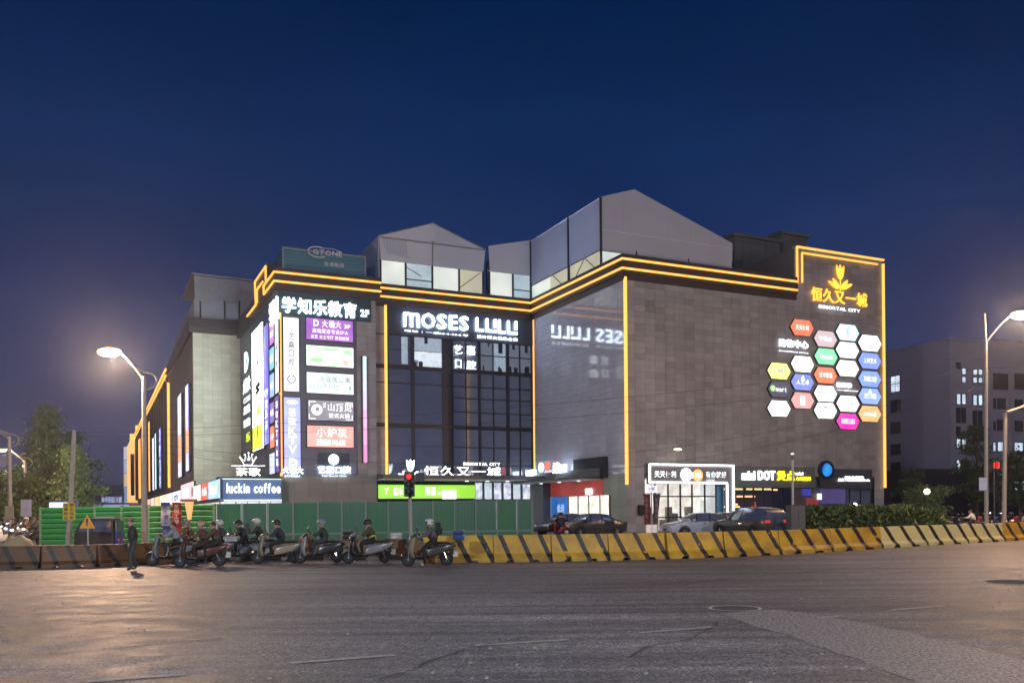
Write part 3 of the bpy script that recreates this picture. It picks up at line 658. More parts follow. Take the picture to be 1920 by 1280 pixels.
# D: tent over the far street wing
FW2 = Face('v', 34.6); t4 = tent('grey lean-to roof tent over the street wing')
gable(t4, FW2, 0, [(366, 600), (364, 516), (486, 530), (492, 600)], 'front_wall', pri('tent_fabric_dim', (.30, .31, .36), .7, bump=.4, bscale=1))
for px_ in (376, 421, 449, 472): post(t4, FW2, 0, px_, 565, 602, .08)
for pa, pb in ((374, 421), (424, 447)):
    x0_, z1_ = FW2.px(pa, 566); x1_, z0_ = FW2.px(pb, 597); rect(t4, FW2, -.05, x0_+.1, x1_-.1, z0_, z1_, 'window_pane', emi('tent_pane_dim', (.22, .24, .30), .35, scale=.7, col2=(.12, .13, .18)), .04)
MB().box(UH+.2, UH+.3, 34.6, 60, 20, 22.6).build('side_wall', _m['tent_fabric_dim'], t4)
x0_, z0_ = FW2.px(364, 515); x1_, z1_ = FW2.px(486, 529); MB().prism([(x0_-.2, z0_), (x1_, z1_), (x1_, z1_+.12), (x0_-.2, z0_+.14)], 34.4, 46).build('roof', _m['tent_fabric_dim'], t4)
# billboard cabin on the corner block
FBX = Face('v', 14.6); bb = thing('rooftop_billboard', 'teal banner wrapped rooftop box with a metallic swoosh logo, above the corner signs', 'billboard', (KX, KY, 0), TH)
q = [FBX.px(*p) for p in ((530, 440), (684, 457))]; TEAL = pri('teal_banner', (.05, .17, .25), .5, var=.35, scale=.8)
bx0, bx1, bz = q[0][0], q[1][0], 22.6
MB().box(bx0, bx1, 14.6, 18.4, 19.4, bz).build('cabin', TEAL, bb)
for i in range(9): MB().box(bx0-.01, bx1+.01, 14.585, 14.6-.002, 20.1+.28*i, 20.1+.28*i+.05).build('banner_rib', pri('teal_light', (.08, .23, .32), .5), bb)
for x in (bx0, bx1): MB().box(x-.06, x+.06, 14.5, 14.62, 19.4, bz+.06).build('frame', STEEL, bb)
MB().box(bx0, bx1, 14.52, 14.6-.003, bz-.02, bz+.1).build('top_rail', STEEL, bb)
lx0, lz1 = FBX.px(578, 463); lx1, lz0 = FBX.px(641, 486)
write(bb, 'GTONE', (lx0+.35, lz0+.15, lx1, lz1-.12), 14.50, pri('silver_print', (.6, .64, .7), .5), .07, .02)
rg = MB(); N_ = 16
pts = [(lx0+.75+.8*math.cos(R(60+i*17)), 14.52, (lz0+lz1)/2+.42*math.sin(R(60+i*17))) for i in range(N_)]; rg.tube(pts, .05, 5); rg.tube([(lx0+.9, 14.52, lz1+.02), (lx0+2.0, 14.52, lz1+.05), (lx1, 14.52, lz1-.15)], .03, 5); rg.build('swoosh', _m['silver_print'], bb)
write(bb, '吉通集团', (FBX.px(607, 490)[0], FBX.px(607, 498)[1], FBX.px(645, 490)[0], FBX.px(607, 490)[1]), 14.55, _m['silver_print'], .02)
# stone plant rooms beside the tower
FP = Face('v', 9)
pr = thing('plant_room', 'dark tiled rooftop plant rooms with flat caps beside the tall sign tower', 'plant room', (KX, KY, 0), TH)
PT = tilemat('plant_tile', (.15, .145, .135), .6)
for (pa, pb, top, d) in ((1377, 1462, 437, 0), (1466, 1512, 433, 1.2)):
    x0_, z1_ = FP.px(pa, top, d); x1_, _ = FP.px(pb, top, d)
    MB().box(x0_, x1_, 9+d, 14+d, 20.2, z1_-.3).build('wall', CORE, pr); MB().box(x0_-.25, x1_+.25, 8.75+d, 14.2+d, z1_-.3, z1_).build('cap', PT, pr)
    nx = max(2, round((x1_-x0_)/.9))
    for i in range(nx):
        for j in range(round((z1_-.3-20.2)/.62)):
            a_ = x0_+(x1_-x0_)*i/nx; MB().box(a_+.015, a_+(x1_-x0_)/nx-.015, 8.95+d, 9+d, 20.2+.62*j+.015, 20.2+.62*j+.605).build('tile', PT, pr)
for k in range(4): MB().box(12.0+.9*k, 12.7+.9*k, 5, 5.7, 20.2, 20.75+.1*(k % 2)).build('roof_unit', DARK, pr)

# ------------------------------------------------------------------ signs
HOUS = pri('sign_housing', (.03, .032, .04), .45, .3)
def sign(face, p0, p1, name, label, cat, group=None, out=0):
    (x0_, z1_), (x1_, z0_) = face.px(*p0), face.px(*p1); xc = (x0_+x1_)/2
    r = thing(name, label, cat, face.w(xc, 0, z0_), face.rot, group)
    return r, (x1_-x0_), (z1_-z0_)
def lightbox(face, p0, p1, mat, label, texts=(), out=.16, name='light_box', cat='sign', group=None, frame=True, extra=None):
    face = Face(face.k, face.c-out); r, W_, H_ = sign(face, p0, p1, name, label, cat, group)
    if frame: MB().box(-W_/2, W_/2, .02, out, 0, H_).build('housing', HOUS, r)
    MB().box(-W_/2+.05, W_/2-.05, -.02, .02, .05, H_-.05).build('face_panel', mat, r)
    for (s, fx0, fz0, fx1, fz1, mt, bold) in texts:
        write(r, s, (-W_/2+fx0*W_, fz0*H_, -W_/2+fx1*W_, fz1*H_), -.03, mt, .012, bold)
    if extra: extra(r, W_, H_)
    return r
def letters(face, p0, p1, s, mat, label, bold=.012, depth=.10, split=True, out=.22, name='letter_sign', cat='sign', subs=(), back=None, gap=.12, extra=None):
    face = Face(face.k, face.c-out); r, W_, H_ = sign(face, p0, p1, name, label, cat)
    if s: write(r, s, (-W_/2, 0, W_/2, H_), 0, mat, depth, bold, split, 'letter' if split else 'lettering', gap)
    for (q0, q1, t, mt, bo) in subs:
        (a_, d_), (b_, c_) = face.px(*q0), face.px(*q1); (x0_, z1_), (x1_, z0_) = face.px(*p0), face.px(*p1); xc = (x0_+x1_)/2
        write(r, t, (a_-xc, c_-z0_, b_-xc, d_-z0_), 0, mt, .05, bo, False, 'lettering')
    if back:
        (a_, d_), (b_, c_) = face.px(*back[0]), face.px(*back[1]); (x0_, z1_), (x1_, z0_) = face.px(*p0), face.px(*p1); xc = (x0_+x1_)/2
        MB().box(a_-xc, b_-xc, .13, .2, c_-z0_, d_-z0_).build('backing', back[2], r)
    if extra: extra(r, W_, H_, face, p0, p1)
    return r
def E_(n, c, s=1.1, c2=None, sc_=1.0): return emi(n, c, s*1.15, scale=sc_, col2=c2, base=[.5*x for x in c])
# corner block
def fan(r, W_, H_, cx, cz, rad, mat, y=-.05, n=20, name='roundel'):
    return MB().lathe([(.001, y), (rad, y), (rad, y+.04), (.001, y+.04)], (cx, 0, cz), n, 'y').build(name, mat, r)
TEALB = pri('dark_teal_board', (.02, .05, .065), .4)
letters(FE, (528, 555), (670, 597), '学知乐教育', emi('white_letters_mid', (.70, .86, 1.0), 7.5, base=(.7, .7, .7)), 'big white glowing characters on the dark teal band atop the corner block', .03, subs=[((676, 580), (692, 594), '2F', WHITE, .03)], back=((523, 545), (697, 603), TEALB))
# (the perspective makes the row slope, so the rectangle is measured on the wall)
PUR = E_('purple_panel', (.42, .16, .62), 1.05, (.28, .09, .45), .7)
lightbox(FE, (573, 594), (663, 643), PUR, 'purple light box with white characters, uppermost of the five stacked panels',
         [('D', .16, .62, .27, .92, FLATW, .05), ('大桶大', .33, .60, .74, .92, FLATW, .015), ('3F', .80, .62, .93, .80, FLATW, .02), ('高端足道专业SPA', .13, .33, .88, .53, FLATW, .01), ('采耳 女士专厅 舒筋修脚', .10, .08, .90, .25, FLATW, .01)])
def splash(r, W_, H_):
    for (cx, cz, a, b_, mt) in ((-.28, .3, .14, .10, 'leaf_green'), (.0, .82, .2, .05, 'leaf_green'), (.36, .75, .10, .09, 'leaf_green'), (.32, .25, .07, .16, 'petal_pink'), (-.2, .85, .12, .05, 'petal_pink')):
        mm_ = {'leaf_green': noem(E_('leaf_green', (.45, .95, .45), .9)), 'petal_pink': noem(E_('petal_pink', (.95, .62, .62), .9))}[mt]
        MB().prism([(cx*W_+a*W_*math.cos(k*.63), cz*H_+b_*H_*math.sin(k*.63)) for k in range(10)], -.032, -.021).build('print_shape', mm_, r)
lightbox(FE, (573, 645), (664, 691), E_('pale_green_panel', (.80, 1.0, .84), 1.2, (.55, .95, .6), .45), 'pale green and white light box with soft leaf and flower prints', [('生活', .2, .3, .45, .7, noem(E_('pale_green_print', (.6, .9, .6), .9)), .01)], extra=splash)
lightbox(FE, (574, 696), (664, 741), E_('cyan_panel', (.70, .96, 1.0), 1.2, (.85, 1.0, 1.0), .5), 'pale cyan light box with dark characters and a phone number',
         [('沪宜居公寓', .25, .55, .93, .83, INK, .005), ('150 0017 3377', .06, .22, .66, .43, INK, -.002), ('三楼', .82, .18, .94, .42, INK, .01)])
def rockpic(r, W_, H_):
    fan(r, W_, H_, -.30*W_, .52*H_, .2*H_+.1, FLATW, -.035); fan(r, W_, H_, -.29*W_, .56*H_, .1*H_, _m['grey_panel'], -.037)
    for sx_, sz_ in ((-1, 0), (1, 0), (-1, 1), (1, 1)):
        mb = MB(); x_ = sx_*(W_/2-.16); z_ = .16 if not sz_ else H_-.16; mb.box(x_, x_-sx_*.5, -.03, -.021, z_-.03, z_+.03); mb.box(x_-.03, x_+.03, -.03, -.021, z_, z_+(.35 if not sz_ else -.35)); mb.build('corner_bracket', FLATW, r)
E_('grey_panel', (.30, .30, .36), 1.0, (.22, .22, .28), .7)
lightbox(FE, (576, 748), (664, 791), _m['grey_panel'], 'grey light box with a round drawing, brush characters and corner brackets', [('山顶见', .42, .48, .95, .86, FLATW, .02), ('云贵', .33, .62, .39, .88, FLATW, 0), ('蒙式火锅', .45, .16, .90, .38, FLATW, .02)], extra=rockpic)
lightbox(FE, (575, 796), (664, 840), E_('salmon_panel', (1.0, .33, .30), 1.05, (.95, .48, .42), .8), 'salmon red light box with pale brush characters, lowest of the stacked panels', [('小炉灰', .2, .46, .85, .9, FLATW, .03), ('肥肠鸡店', .2, .1, .82, .38, FLATW, .03)])
def ticks(r, W_, H_):
    MB().box(-W_/2+.1, -.4, -.032, -.021, H_*.165, H_*.172).build('rule', INK, r); MB().box(.4, W_/2-.1, -.032, -.021, H_*.165, H_*.172).build('rule', INK, r)
    MB().tube([(.3*math.cos(k*.52), -.03, H_*.168+.3*math.sin(k*.52)) for k in range(13)], .04, 5).build('emblem', INK, r)
lightbox(FE, (530, 593), (562, 735), E_('white_panel', (.93, .94, 1.0), 1.15, (.82, .84, 1.0), .8), 'tall white vertical light box with four dark characters, beside the amber corner strip',
         [(c, .30, .70-.115*k, .70, .70-.115*k+.09, INK, .012) for k, c in enumerate('艺嘉口腔')]+[('杏', .3, .90, .7, .96, noem(E_('pale_print', (.6, .58, .75), .9)), 0), ('1967-1666', .2, .06, .85, .10, noem(E_('pale_blue_print', (.4, .5, .9), .9)), .01)], extra=ticks)
lightbox(FE, (531, 743), (565, 884), E_('violet_panel', (.36, .40, .95), 1.0, (.55, .62, 1.0), .6), 'tall violet vertical light box with pale characters and a round mark at its foot',
         [(c, .28, .74-.125*k, .74, .74-.125*k+.11, FLATW, .03) for k, c in enumerate('茶歌KTV')]+[('D', .3, .06, .8, .18, FLATW, .12)], extra=lambda r, W_, H_: MB().prism([(.32*W_*math.cos(k*.4), H_*.93+.03*H_*math.sin(k*.4)) for k in range(16)], -.032, -.021).build('oval', FLATW, r))
letters(FE, (529, 875), (569, 888), '大桶大', WHITE, 'small white glowing characters at the foot of the violet panel', .05, subs=[((534, 890), (563, 894), 'DATONGDA', WHITE2, .02)])
def moon(r, W_, H_, face, p0, p1):
    x_, z_ = face.px(626, 861); (x0_, _), (x1_, z0_) = face.px(*p0), face.px(*p1); MB().lathe([(.001, -.05), (.36, -.05), (.42, .05), (.001, .05)], (x_-(x0_+x1_)/2, 0, z_-z0_), 24, 'y').build('round_lamp', E_('moon', (.80, 1.0, 1.0), 3.0), r)
letters(FE, (596, 873), (658, 888), '艺嘉口腔', WHITE, 'white glowing characters under a pale round lamp, low on the corner block', .04, subs=[((603, 890), (650, 894), 'Yijia Dental Clinic', WHITE2, .01)], extra=moon, back=((597, 848), (656, 872), pri('navy_plate', (.02, .04, .08), .4)))
# tall white tube on the corner block's return
x, z0_ = FE.px(683, 868); _, z1_ = FE.px(683, 669)
tb = thing('tube_light', 'tall pale vertical light tube fading to pink, beside the stacked panels', 'light', FE.w(x, -.35, z0_), FE.rot)
n_ = 6
for k in range(n_): MB().box(-.13, .13, -.1, .1, (z1_-z0_)*k/n_+.01, (z1_-z0_)*(k+1)/n_-.01).build('tube_section', E_(f'tube{k}', ((1, .35, .75), (1, .5, .85), (.95, .6, .95), (.85, .8, 1), (.8, .92, 1), (.75, .95, 1))[k], .75), tb)
MB().box(-.2, .2, .1, .3, 0, z1_-z0_).build('housing', HOUS, tb)

# street side of the corner block
def banner(r, W_, H_):
    MB().box(-W_/2+.05, W_/2-.05, -.025, -.0195, .08, H_*.20).build('yellow_field', E_('banner_yellow', (.82, .92, .04), 1.3, (.7, .8, .05), .8), r)
    for (a_, c_, b_, d_, mt) in ((-.1, .285, .28, .345, _m['banner_yellow']), (-.06, .10, .06, .30, E_('banner_olive', (.35, .45, .05), .8)), (-.05, .70, .06, .77, INKD), (.02, .66, .14, .72, E_('banner_red', (.85, .05, .05), .9)), (-.2, .50, .3, .54, INK), (-.2, .46, .25, .49, INK)):
        MB().prism([(a_*W_, c_*H_), ((a_+b_)/2*W_, (c_-.01)*H_), (b_*W_, c_*H_+.1), (b_*W_*.9, d_*H_), ((a_+b_)/2*W_, (d_+.012)*H_), (a_*W_, d_*H_-.1)], -.034, -.0255).build('print_shape', mt, r)
lightbox(FF, (472.5, 625), (494, 839), E_('banner_white', (.88, .98, .95), 13.0, (.78, .95, .9), .5), 'tall white banner light box turning yellow at its foot, on the street side', out=.22, extra=banner)
NIGHT = pri('night_board', (.02, .03, .04), .35)
lightbox(FF, (455, 650), (471.5, 846), NIGHT, 'dark vertical board with white characters and a yellow mark, on the street side', out=.14,
         texts=[('D', .25, .74, .72, .92, WHITE, .06), ('大桶大', .05, .55, .95, .68, WHITE, .03), ('COM', .1, .46, .9, .51, WHITE2, .03), ('足道', .1, .36, .9, .43, WHITE, .03), ('影院', .1, .24, .9, .31, WHITE, .03), ('乐', .35, .10, .9, .18, E_('lime_mark', (.75, .9, .02), 1.6), .04)])
BLUEP = E_('blue_violet_panel', (.13, .10, .62), .95, (.30, .22, .85), .5)
lightbox(FF, (495, 612), (504.5, 832), BLUEP, 'narrow blue violet light box with faint writing, on the street side', out=.12, texts=[('KTV', .1, .40, .9, .46, FLATW, .02), ('歌', .2, .30, .8, .38, FLATW, .02), ('乐', .2, .22, .8, .29, FLATW, .02), ('茶', .2, .13, .8, .2, FLATW, .02)])
for (a_, b_, c_, t_, lb) in (((505.5, 611), (513.5, 642), ((.80, .35, .72), (.5, .2, .7)), '足道', 'pink light box, top of the small stack on the street side'), ((505.5, 655), (513.5, 690), ((.35, .85, .85), (.2, .6, .75)), '生活', 'turquoise light box under the pink one on the street side'),
                              ((505.8, 703), (513.8, 742), ((.45, .70, .95), (.3, .5, .9)), '公寓', 'sky blue light box under the turquoise one on the street side'), ((506, 756), (514, 791), ((.35, .22, .62), (.2, .15, .5)), '火锅', 'dim violet light box under the sky blue one'),
                              ((506.5, 800), (514.5, 838), ((.95, .22, .08), (.8, .3, .2)), '小炉', 'orange red light box, lowest of the small street side stack'), ((505.5, 850), (514.8, 888), ((.75, .85, 1.0), (.6, .7, 1.0)), '', 'bluish white light box just above the coffee shop roof')):
    lightbox(FF, a_, b_, emi('pan_'+lb[:8]+t_, c_[0], 1.1, scale=.8, col2=c_[1]), lb, out=.13, texts=[(t_, .12, .35, .88, .65, FLATW, .02)] if t_ else [])
lightbox(FF, (515.5, 604), (522.5, 735), _m['white_panel'], 'narrow white light box wrapping the corner on the street side', out=.14, texts=[(c, .3, .72-.12*k, .7, .72-.12*k+.09, INK, 0) for k, c in enumerate('艺嘉口腔')])
lightbox(FF, (515.8, 744), (523.5, 885), E_('deep_violet_panel', (.22, .12, .45), .8, (.15, .1, .4), .6), 'narrow violet light box with white characters at the corner on the street side', out=.14, texts=[(c, .25, .84-.125*k, .75, .84-.125*k+.09, WHITE2, .03) for k, c in enumerate('茶歌KTV大桶')][:7])
letters(FF, (504, 571), (520.5, 596), '学教育', WHITE, 'glowing white characters wrapping round to the street side under the raised amber outline', .03, out=.3)

# coffee shop annex on the corner
UA = -27.45; FLF, FLS = Face('v', 12.4), Face('u', UA)
ann = thing('shop_row', 'low row of small shops with lit fascias, its corner clad in dark blue', 'shop row', (KX, KY, 0), TH)
BLU = pri('navy_cladding', (.035, .075, .20), .4, var=.2); BLUL = E_('blue_wash_panel', (.10, .20, .42), .55, (.06, .12, .30), .4)
hz = FLF.px(470, 897)[1]; hz0 = FLF.px(470, 938)[1]
ux1 = FLF.px(527, 915)[0]
MB().box(UA+.1, ux1-.02, 12.5, 13.7, .12, hz-.05).build('wall', pri('annex_wall', (.22, .24, .26), .6), ann)
MB().box(UA+.12, UH-.06, 13.7, 182, .12, hz-.2).build('wall', _m['annex_wall'], ann)
MB().box(UA-.02, ux1, 12.3, 12.5, hz0, hz).build('fascia', BLUL, ann)
MB().box(UA-.1, ux1+.05, 12.2, 13.75, hz, hz+.12).build('roof_slab', DARK, ann)
MB().tube([(UA, 12.24, hz-.02), (ux1, 12.24, hz-.02)], .035, 5).build('edge_light', E_('blue_edge', (.5, .72, 1.0), 2.0), ann)
MB().tube([(UA+.3, 12.24, hz0+.02), (ux1, 12.24, hz0+.02)], .045, 5).build('edge_light', WHITE2, ann)
for k in range(5): MB().box(UA+.35+k*.85, UA+.35+k*.85+.78, 12.42, 12.46, .3, hz0-.08).build('shop_window', SHOPC, ann)
letters(FLF, (425, 905), (526, 924), 'luckin coffee', WHITE2, 'white glowing lowercase lettering on the dark blue corner fascia', .028, out=.26, depth=.08)
# fascias down the street: each shop sign a thing
x_left = [416, 393, 379, 366, 361, 341, 325, 311, 300, 291, 284, 277, 271]
cols = [((.30, .55, .95), (.55, .75, 1), 'sky blue', '轻食'), ((.95, .16, .10), (.8, .1, .08), 'red', '火锅'), ((1, .93, .92), (1, .75, .75), 'white', ''), ((1, .62, .55), (1, .8, .7), 'salmon', '面馆'), ((.95, .45, .55), (1, .7, .75), 'pink', '甜品'),
        ((.9, .95, 1), (.7, .8, .9), 'icy white', '衣'), ((1, .85, .95), (.95, .6, .8), 'pale pink', ''), ((1, .75, .30), (1, .9, .6), 'yellow', '串'), ((1, .50, .20), (1, .8, .4), 'orange', ''), ((1, .6, .45), (1, .8, .8), 'peach', ''), ((1, .35, .25), (1, .6, .5), 'coral', ''), ((1, .8, .5), (1, .5, .3), 'amber', '')]
place = ['next to the dark blue corner', 'second along from the corner', 'third along from the corner', 'below the twin vertical banners', 'under the first vertical banner', 'beyond the twin banners', 'at the foot of the tall amber strip', 'just beyond the tall amber strip', 'under the blue vertical strip', 'near the lamp post', 'close behind the lamp post', 'farthest along the street']
for i, (c0, c2, nm, tx) in enumerate(cols):
    xa_, xb_ = x_left[i+1], x_left[i]
    xA = FLS.px(xa_+.6, 915)[0]; xB = FLS.px(xb_-.6, 915)[0]
    r = thing('shop_sign', f'{nm} shop fascia light box {place[i]}', 'sign', FLS.w((xA+xB)/2, -.12, hz0+.15), FLS.rot); W_ = xB-xA; H_ = hz-hz0-.2
    if i in (3, 4): H_ += .5
    MB().box(-W_/2, W_/2, .02, .2, 0, H_).build('housing', HOUS, r); MB().box(-W_/2+.04, W_/2-.04, -.02, .02, .04, H_-.04).build('face_panel', emi('fas_'+nm, c0, 1.35, scale=.7, col2=c2), r)
    if tx: write(r, tx, (-W_*.35, H_*.25, W_*.35, H_*.75), -.03, FLATW if nm not in ('icy white', 'salmon') else INK, .012, .03)
    MB().box(-W_/2+.1, W_/2-.1, .22, .3, -hz0-.0, -.25).build('shop_window', (SHOPW, SHOPC)[i % 2], r)
# crown sign on the annex roof
FCR = Face('v', 12.6)
def crown(r, W_, H_, face, p0, p1):
    (x0_, z1_), (x1_, z0_) = face.px(*p0), face.px(*p1); xc = (x0_+x1_)/2
    f = lambda px, py: (face.px(px, py)[0]-xc, face.px(px, py)[1]-z0_)
    for pl in (((450, 857), (458, 871), (472, 871), (480, 857)), ((452, 859), (459, 864), (460, 853), (465, 863), (466, 850), (468, 863), (472, 853), (473, 864), (479, 859)), ((434, 873), (497, 873))):
        MB().tube([(f(*q)[0], 0, f(*q)[1]) for q in pl], .035, 5).build('crown_outline', WHITE2, r)
    for q in ((450, 857), (459, 852), (466, 849), (473, 852), (480, 857)): MB().ball((f(*q)[0], 0, f(*q)[1]), .07).build('crown_bead', WHITE2, r)
letters(FCR, (442, 876), (489, 892), '茶歌', E_('warm_white_letters', (1.0, .88, .80), 3.2), 'warm white characters under an outlined crown on the coffee shop roof', .03, out=.1, extra=crown)

# vertical signs of the street wing
def vbanner(x0_, x1_, y0_, y1_, parts, label, name='vertical_sign', group=None):
    xA, z1_ = FS.px(x0_, y0_); xB, z0_ = FS.px(x1_, y1_); xA2 = FS.px(x0_, (y0_+y1_)/2)[0]
    r = thing(name, label, 'sign', FS.w((xA+xB)/2, -.35, z0_), FS.rot, group); W_, H_ = abs(xB-xA), z1_-z0_
    MB().box(-W_/2-.05, W_/2+.05, .02, .3, 0, H_).build('housing', HOUS, r)
    t = 1.0
    for k, (fr, mt, txt) in enumerate(parts):
        MB().box(-W_/2, W_/2, -.02, .02, (t-fr)*H_+.03, t*H_-.03).build('face_panel', mt, r)
        for j, ch in enumerate(txt): write(r, ch, (-W_*.35, (t-fr*(j+.9)/len(txt))*H_, W_*.35, (t-fr*(j+.1)/len(txt))*H_), -.03, FLATW, .012, .03)
        t -= fr
VB1 = E_('banner_lilac', (.42, .38, .95), 1.3, (.7, .68, 1.0), .5); VB2 = E_('banner_orange', (1.0, .42, .22), 1.0, (.9, .5, .35), .5)
vbanner(354.5, 361, 726, 882, [(.52, VB1, '体育健身瑜伽会所'), (.27, VB2, ''), (.21, VB1, '三楼')], 'lilac and orange vertical banner beside the cream wall of the street wing')
vbanner(339.5, 347, 745, 893, [(.50, VB1, '艺术培训'), (.32, VB2, ''), (.18, VB1, '四楼')], 'lilac and orange vertical banner, one along from the cream wall')
vbanner(302, 307, 806, 914, [(1, E_('royal_blue', (.10, .12, .75), 1.2, (.3, .35, .95), .6), '口腔门诊')], 'royal blue vertical sign beyond the tall amber strip')
vbanner(295, 299, 814, 916, [(1, E_('mint', (.55, .95, .95), 1.3), '')], 'mint coloured vertical sign beyond the blue one')
vbanner(290, 293.5, 823, 918, [(1, E_('milky', (.95, .93, 1.0), 1.4), '')], 'milky white vertical sign next to the mint one')
for (a_, b_, t_, u_) in ((284.5, 287.5, 789, 920), (264.5, 267.5, 822, 934)):
    x_, z0_ = FS.px((a_+b_)/2, u_); _, z1_ = FS.px((a_+b_)/2, t_); w_ = .7*abs(FS.px(a_, 850)[0]-FS.px(b_, 850)[0])
    MB().box(UH-.5, UH-.2, -x_-w_/2, -x_+w_/2, z0_, z1_).build('vertical_light_strip', LED, mall)
# far end block washed in amber
x0_, _ = FS.px(257.5, 900); x1_ = x0_-22
fe = thing('end_block', 'amber washed tower block with a stepped crest at the far end of the street wing', 'building', (KX, KY, 0), TH)
zt_ = FS.px(257, 826)[1]
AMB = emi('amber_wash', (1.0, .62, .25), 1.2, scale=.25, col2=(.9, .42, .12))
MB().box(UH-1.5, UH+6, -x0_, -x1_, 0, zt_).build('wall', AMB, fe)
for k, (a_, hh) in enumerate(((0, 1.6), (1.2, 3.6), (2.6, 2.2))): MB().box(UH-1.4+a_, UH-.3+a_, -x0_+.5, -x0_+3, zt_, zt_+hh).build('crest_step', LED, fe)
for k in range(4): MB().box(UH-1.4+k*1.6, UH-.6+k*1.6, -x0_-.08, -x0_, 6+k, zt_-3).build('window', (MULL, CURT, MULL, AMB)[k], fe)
pl = P(239, 944, 290); th_ = thing('advert_tower', 'slender lit advertising tower at the far end of the street', 'tower', (pl.x, pl.y, 0))
for k, (cc) in enumerate(((.5, .65, 1), (.35, .45, .7), (1, .8, .5), (.6, .75, 1), (.9, .9, 1))): MB().box(-.9, .9, -.5, .5, 2+k*4.4, 6.2+k*4.4).build('lit_panel', emi(f'adv{k}', cc, .6), th_)
MB().box(-.4, .4, -.3, .3, 0, 24).build('mast', DARK, th_)

# recessed front: main letters
def stroke(parent, pts, w_, depth, mat, closed=False, name='letter'):
    pass
def moses(r, W_, H_, face, p0, p1):
    (x0_, z1_), (x1_, z0_) = face.px(*p0), face.px(*p1); xc = (x0_+x1_)/2
    def cell(px0, px1, pyt, pyb): a_, zt2 = face.px(px0, pyt); b2, zb2 = face.px(px1, pyb); return a_-xc, b2-xc, zb2-z0_, zt2-z0_
    s_ = .19
    # rounded m
    a_, b2, zb2, zt2 = cell(757, 787, 585, 614); m_ = MB(); cx_ = (a_+b2)/2
    for x in (a_, cx_-s_/2, b2-s_): m_.box(x, x+s_, 0, .1, zb2, zt2-.12)
    m_.box(a_, cx_+.0, .002, .098, zt2-s_, zt2); m_.box(cx_, b2-.08, .004, .096, zt2-s_, zt2-.02); m_.build('letter', WHITEB, r)
    for ch, q in (('O', (791, 816, 586, 616)), ('S', (820, 838, 588, 617)), ('E', (843, 858, 590, 618)), ('S', (862, 879, 592, 620))):
        a_, b2, zb2, zt2 = cell(*q); write(r, ch, (a_, zb2, b2, zt2), 0, WHITEB, .1, .012, True)
    for kind, q in (('L', (893, 907, 595, 621)), ('U', (912, 931, 597, 623)), ('L', (935, 948, 599, 625)), ('U', (952, 970, 601, 627))):
        a_, b2, zb2, zt2 = cell(*q); m_ = MB().box(a_, a_+s_, 0, .1, zb2, zt2).box(a_+s_, b2, 0, .1, zb2, zb2+s_)
        if kind == 'U': m_.box(b2-s_, b2, 0, .1, zb2+s_+.22, zt2).box(b2-s_, b2, 0, .1, zb2+s_, zb2+s_+.02)
        m_.build('letter', WHITEB, r)
letters(FD, (757, 585), (970, 627), '', WHITE, 'very large white glowing capitals across the top of the dark glazed front', extra=moses, name='letter_sign', out=.42,
        subs=[((758, 617), (879, 631), '地址：一层164-166号', WHITE2, .03), ((894, 627), (971, 640), '设计师女装集合店', WHITE2, .03)])
for ch, q, lb in (('艺', ((851, 646), (868, 664)), 'upper row first'), ('嘉', ((875, 647), (892, 666)), 'upper row second'), ('口', ((852, 673), (867, 690)), 'lower row first'), ('腔', ((875, 675), (893, 693)), 'lower row second')):
    letters(FD, q[0], q[1], ch, WHITE2, f'single glowing white character on the dark glass, {lb} of four', .03, depth=.08, out=.36)
def tulip(r, cx, cz, s, mat, y=0):
    def petal(px_, pz_, a, l, w_):
        pts = []
        for k in range(14):
            t = k/13*2*math.pi; u_ = math.cos(t); v_ = math.sin(t)*(1-.35*u_); pts.append((u_*l/2+l/2, v_*w_/2))
        MB().prism([(px_+(q[0]*math.cos(a)-q[1]*math.sin(a))*s+cx, pz_*s+(q[0]*math.sin(a)+q[1]*math.cos(a))*s+cz) for q in pts], y, y+.06).build('petal', mat, r)
    for a in (72, 90, 108): petal(-.012*s*(a-90)/18, .42, R(a), .58, .17)
    for a in (22, 48, 132, 158): petal(.06*s*(1 if a < 90 else -1), .06, R(a), .62 if a in (22, 158) else .5, .17)
    MB().box(cx-.02*s, cx+.02*s, y, y+.05, cz-.02*s, cz+.42*s).build('stem', mat, r)
def city(r, W_, H_, face, p0, p1):
    (x0_, z1_), (x1_, z0_) = face.px(*p0), face.px(*p1); xc = (x0_+x1_)/2; a_, b2 = face.px(770, 899); tulip(r, a_-xc, b2-z0_, 1.65, WHITE)
letters(FD, (795, 873), (940, 893), '恒久又一城', E_('white_thin', (.9, .93, 1.0), 3.0), 'white line characters with a tulip emblem standing on the entrance canopy', .004, depth=.06, out=2.9-.0,
        subs=[((869, 866), (938, 873), 'IMMORTAL CITY', WHITE2, .03)], extra=city)
GREEN = E_('lime_fascia', (.28, .66, .05), 1.0, (.36, .78, .10), .4)
lightbox(FD, (708, 907), (892, 935), GREEN, 'long lime green fascia light box with white characters over the entrance level', out=1.0,
         texts=[('Y', .06, .35, .11, .75, FLATW, .02), ('益禾', .15, .25, .25, .8, FLATW, .04), ('果园', .47, .25, .58, .8, FLATW, .04), ('FRESH FRUIT', .60, .3, .72, .5, FLATW, .02)],
         extra=lambda r, W_, H_: MB().box(.145*W_, .285*W_, -.2, -.05, .0, .62*H_).build('white_notice', FLATW, r))
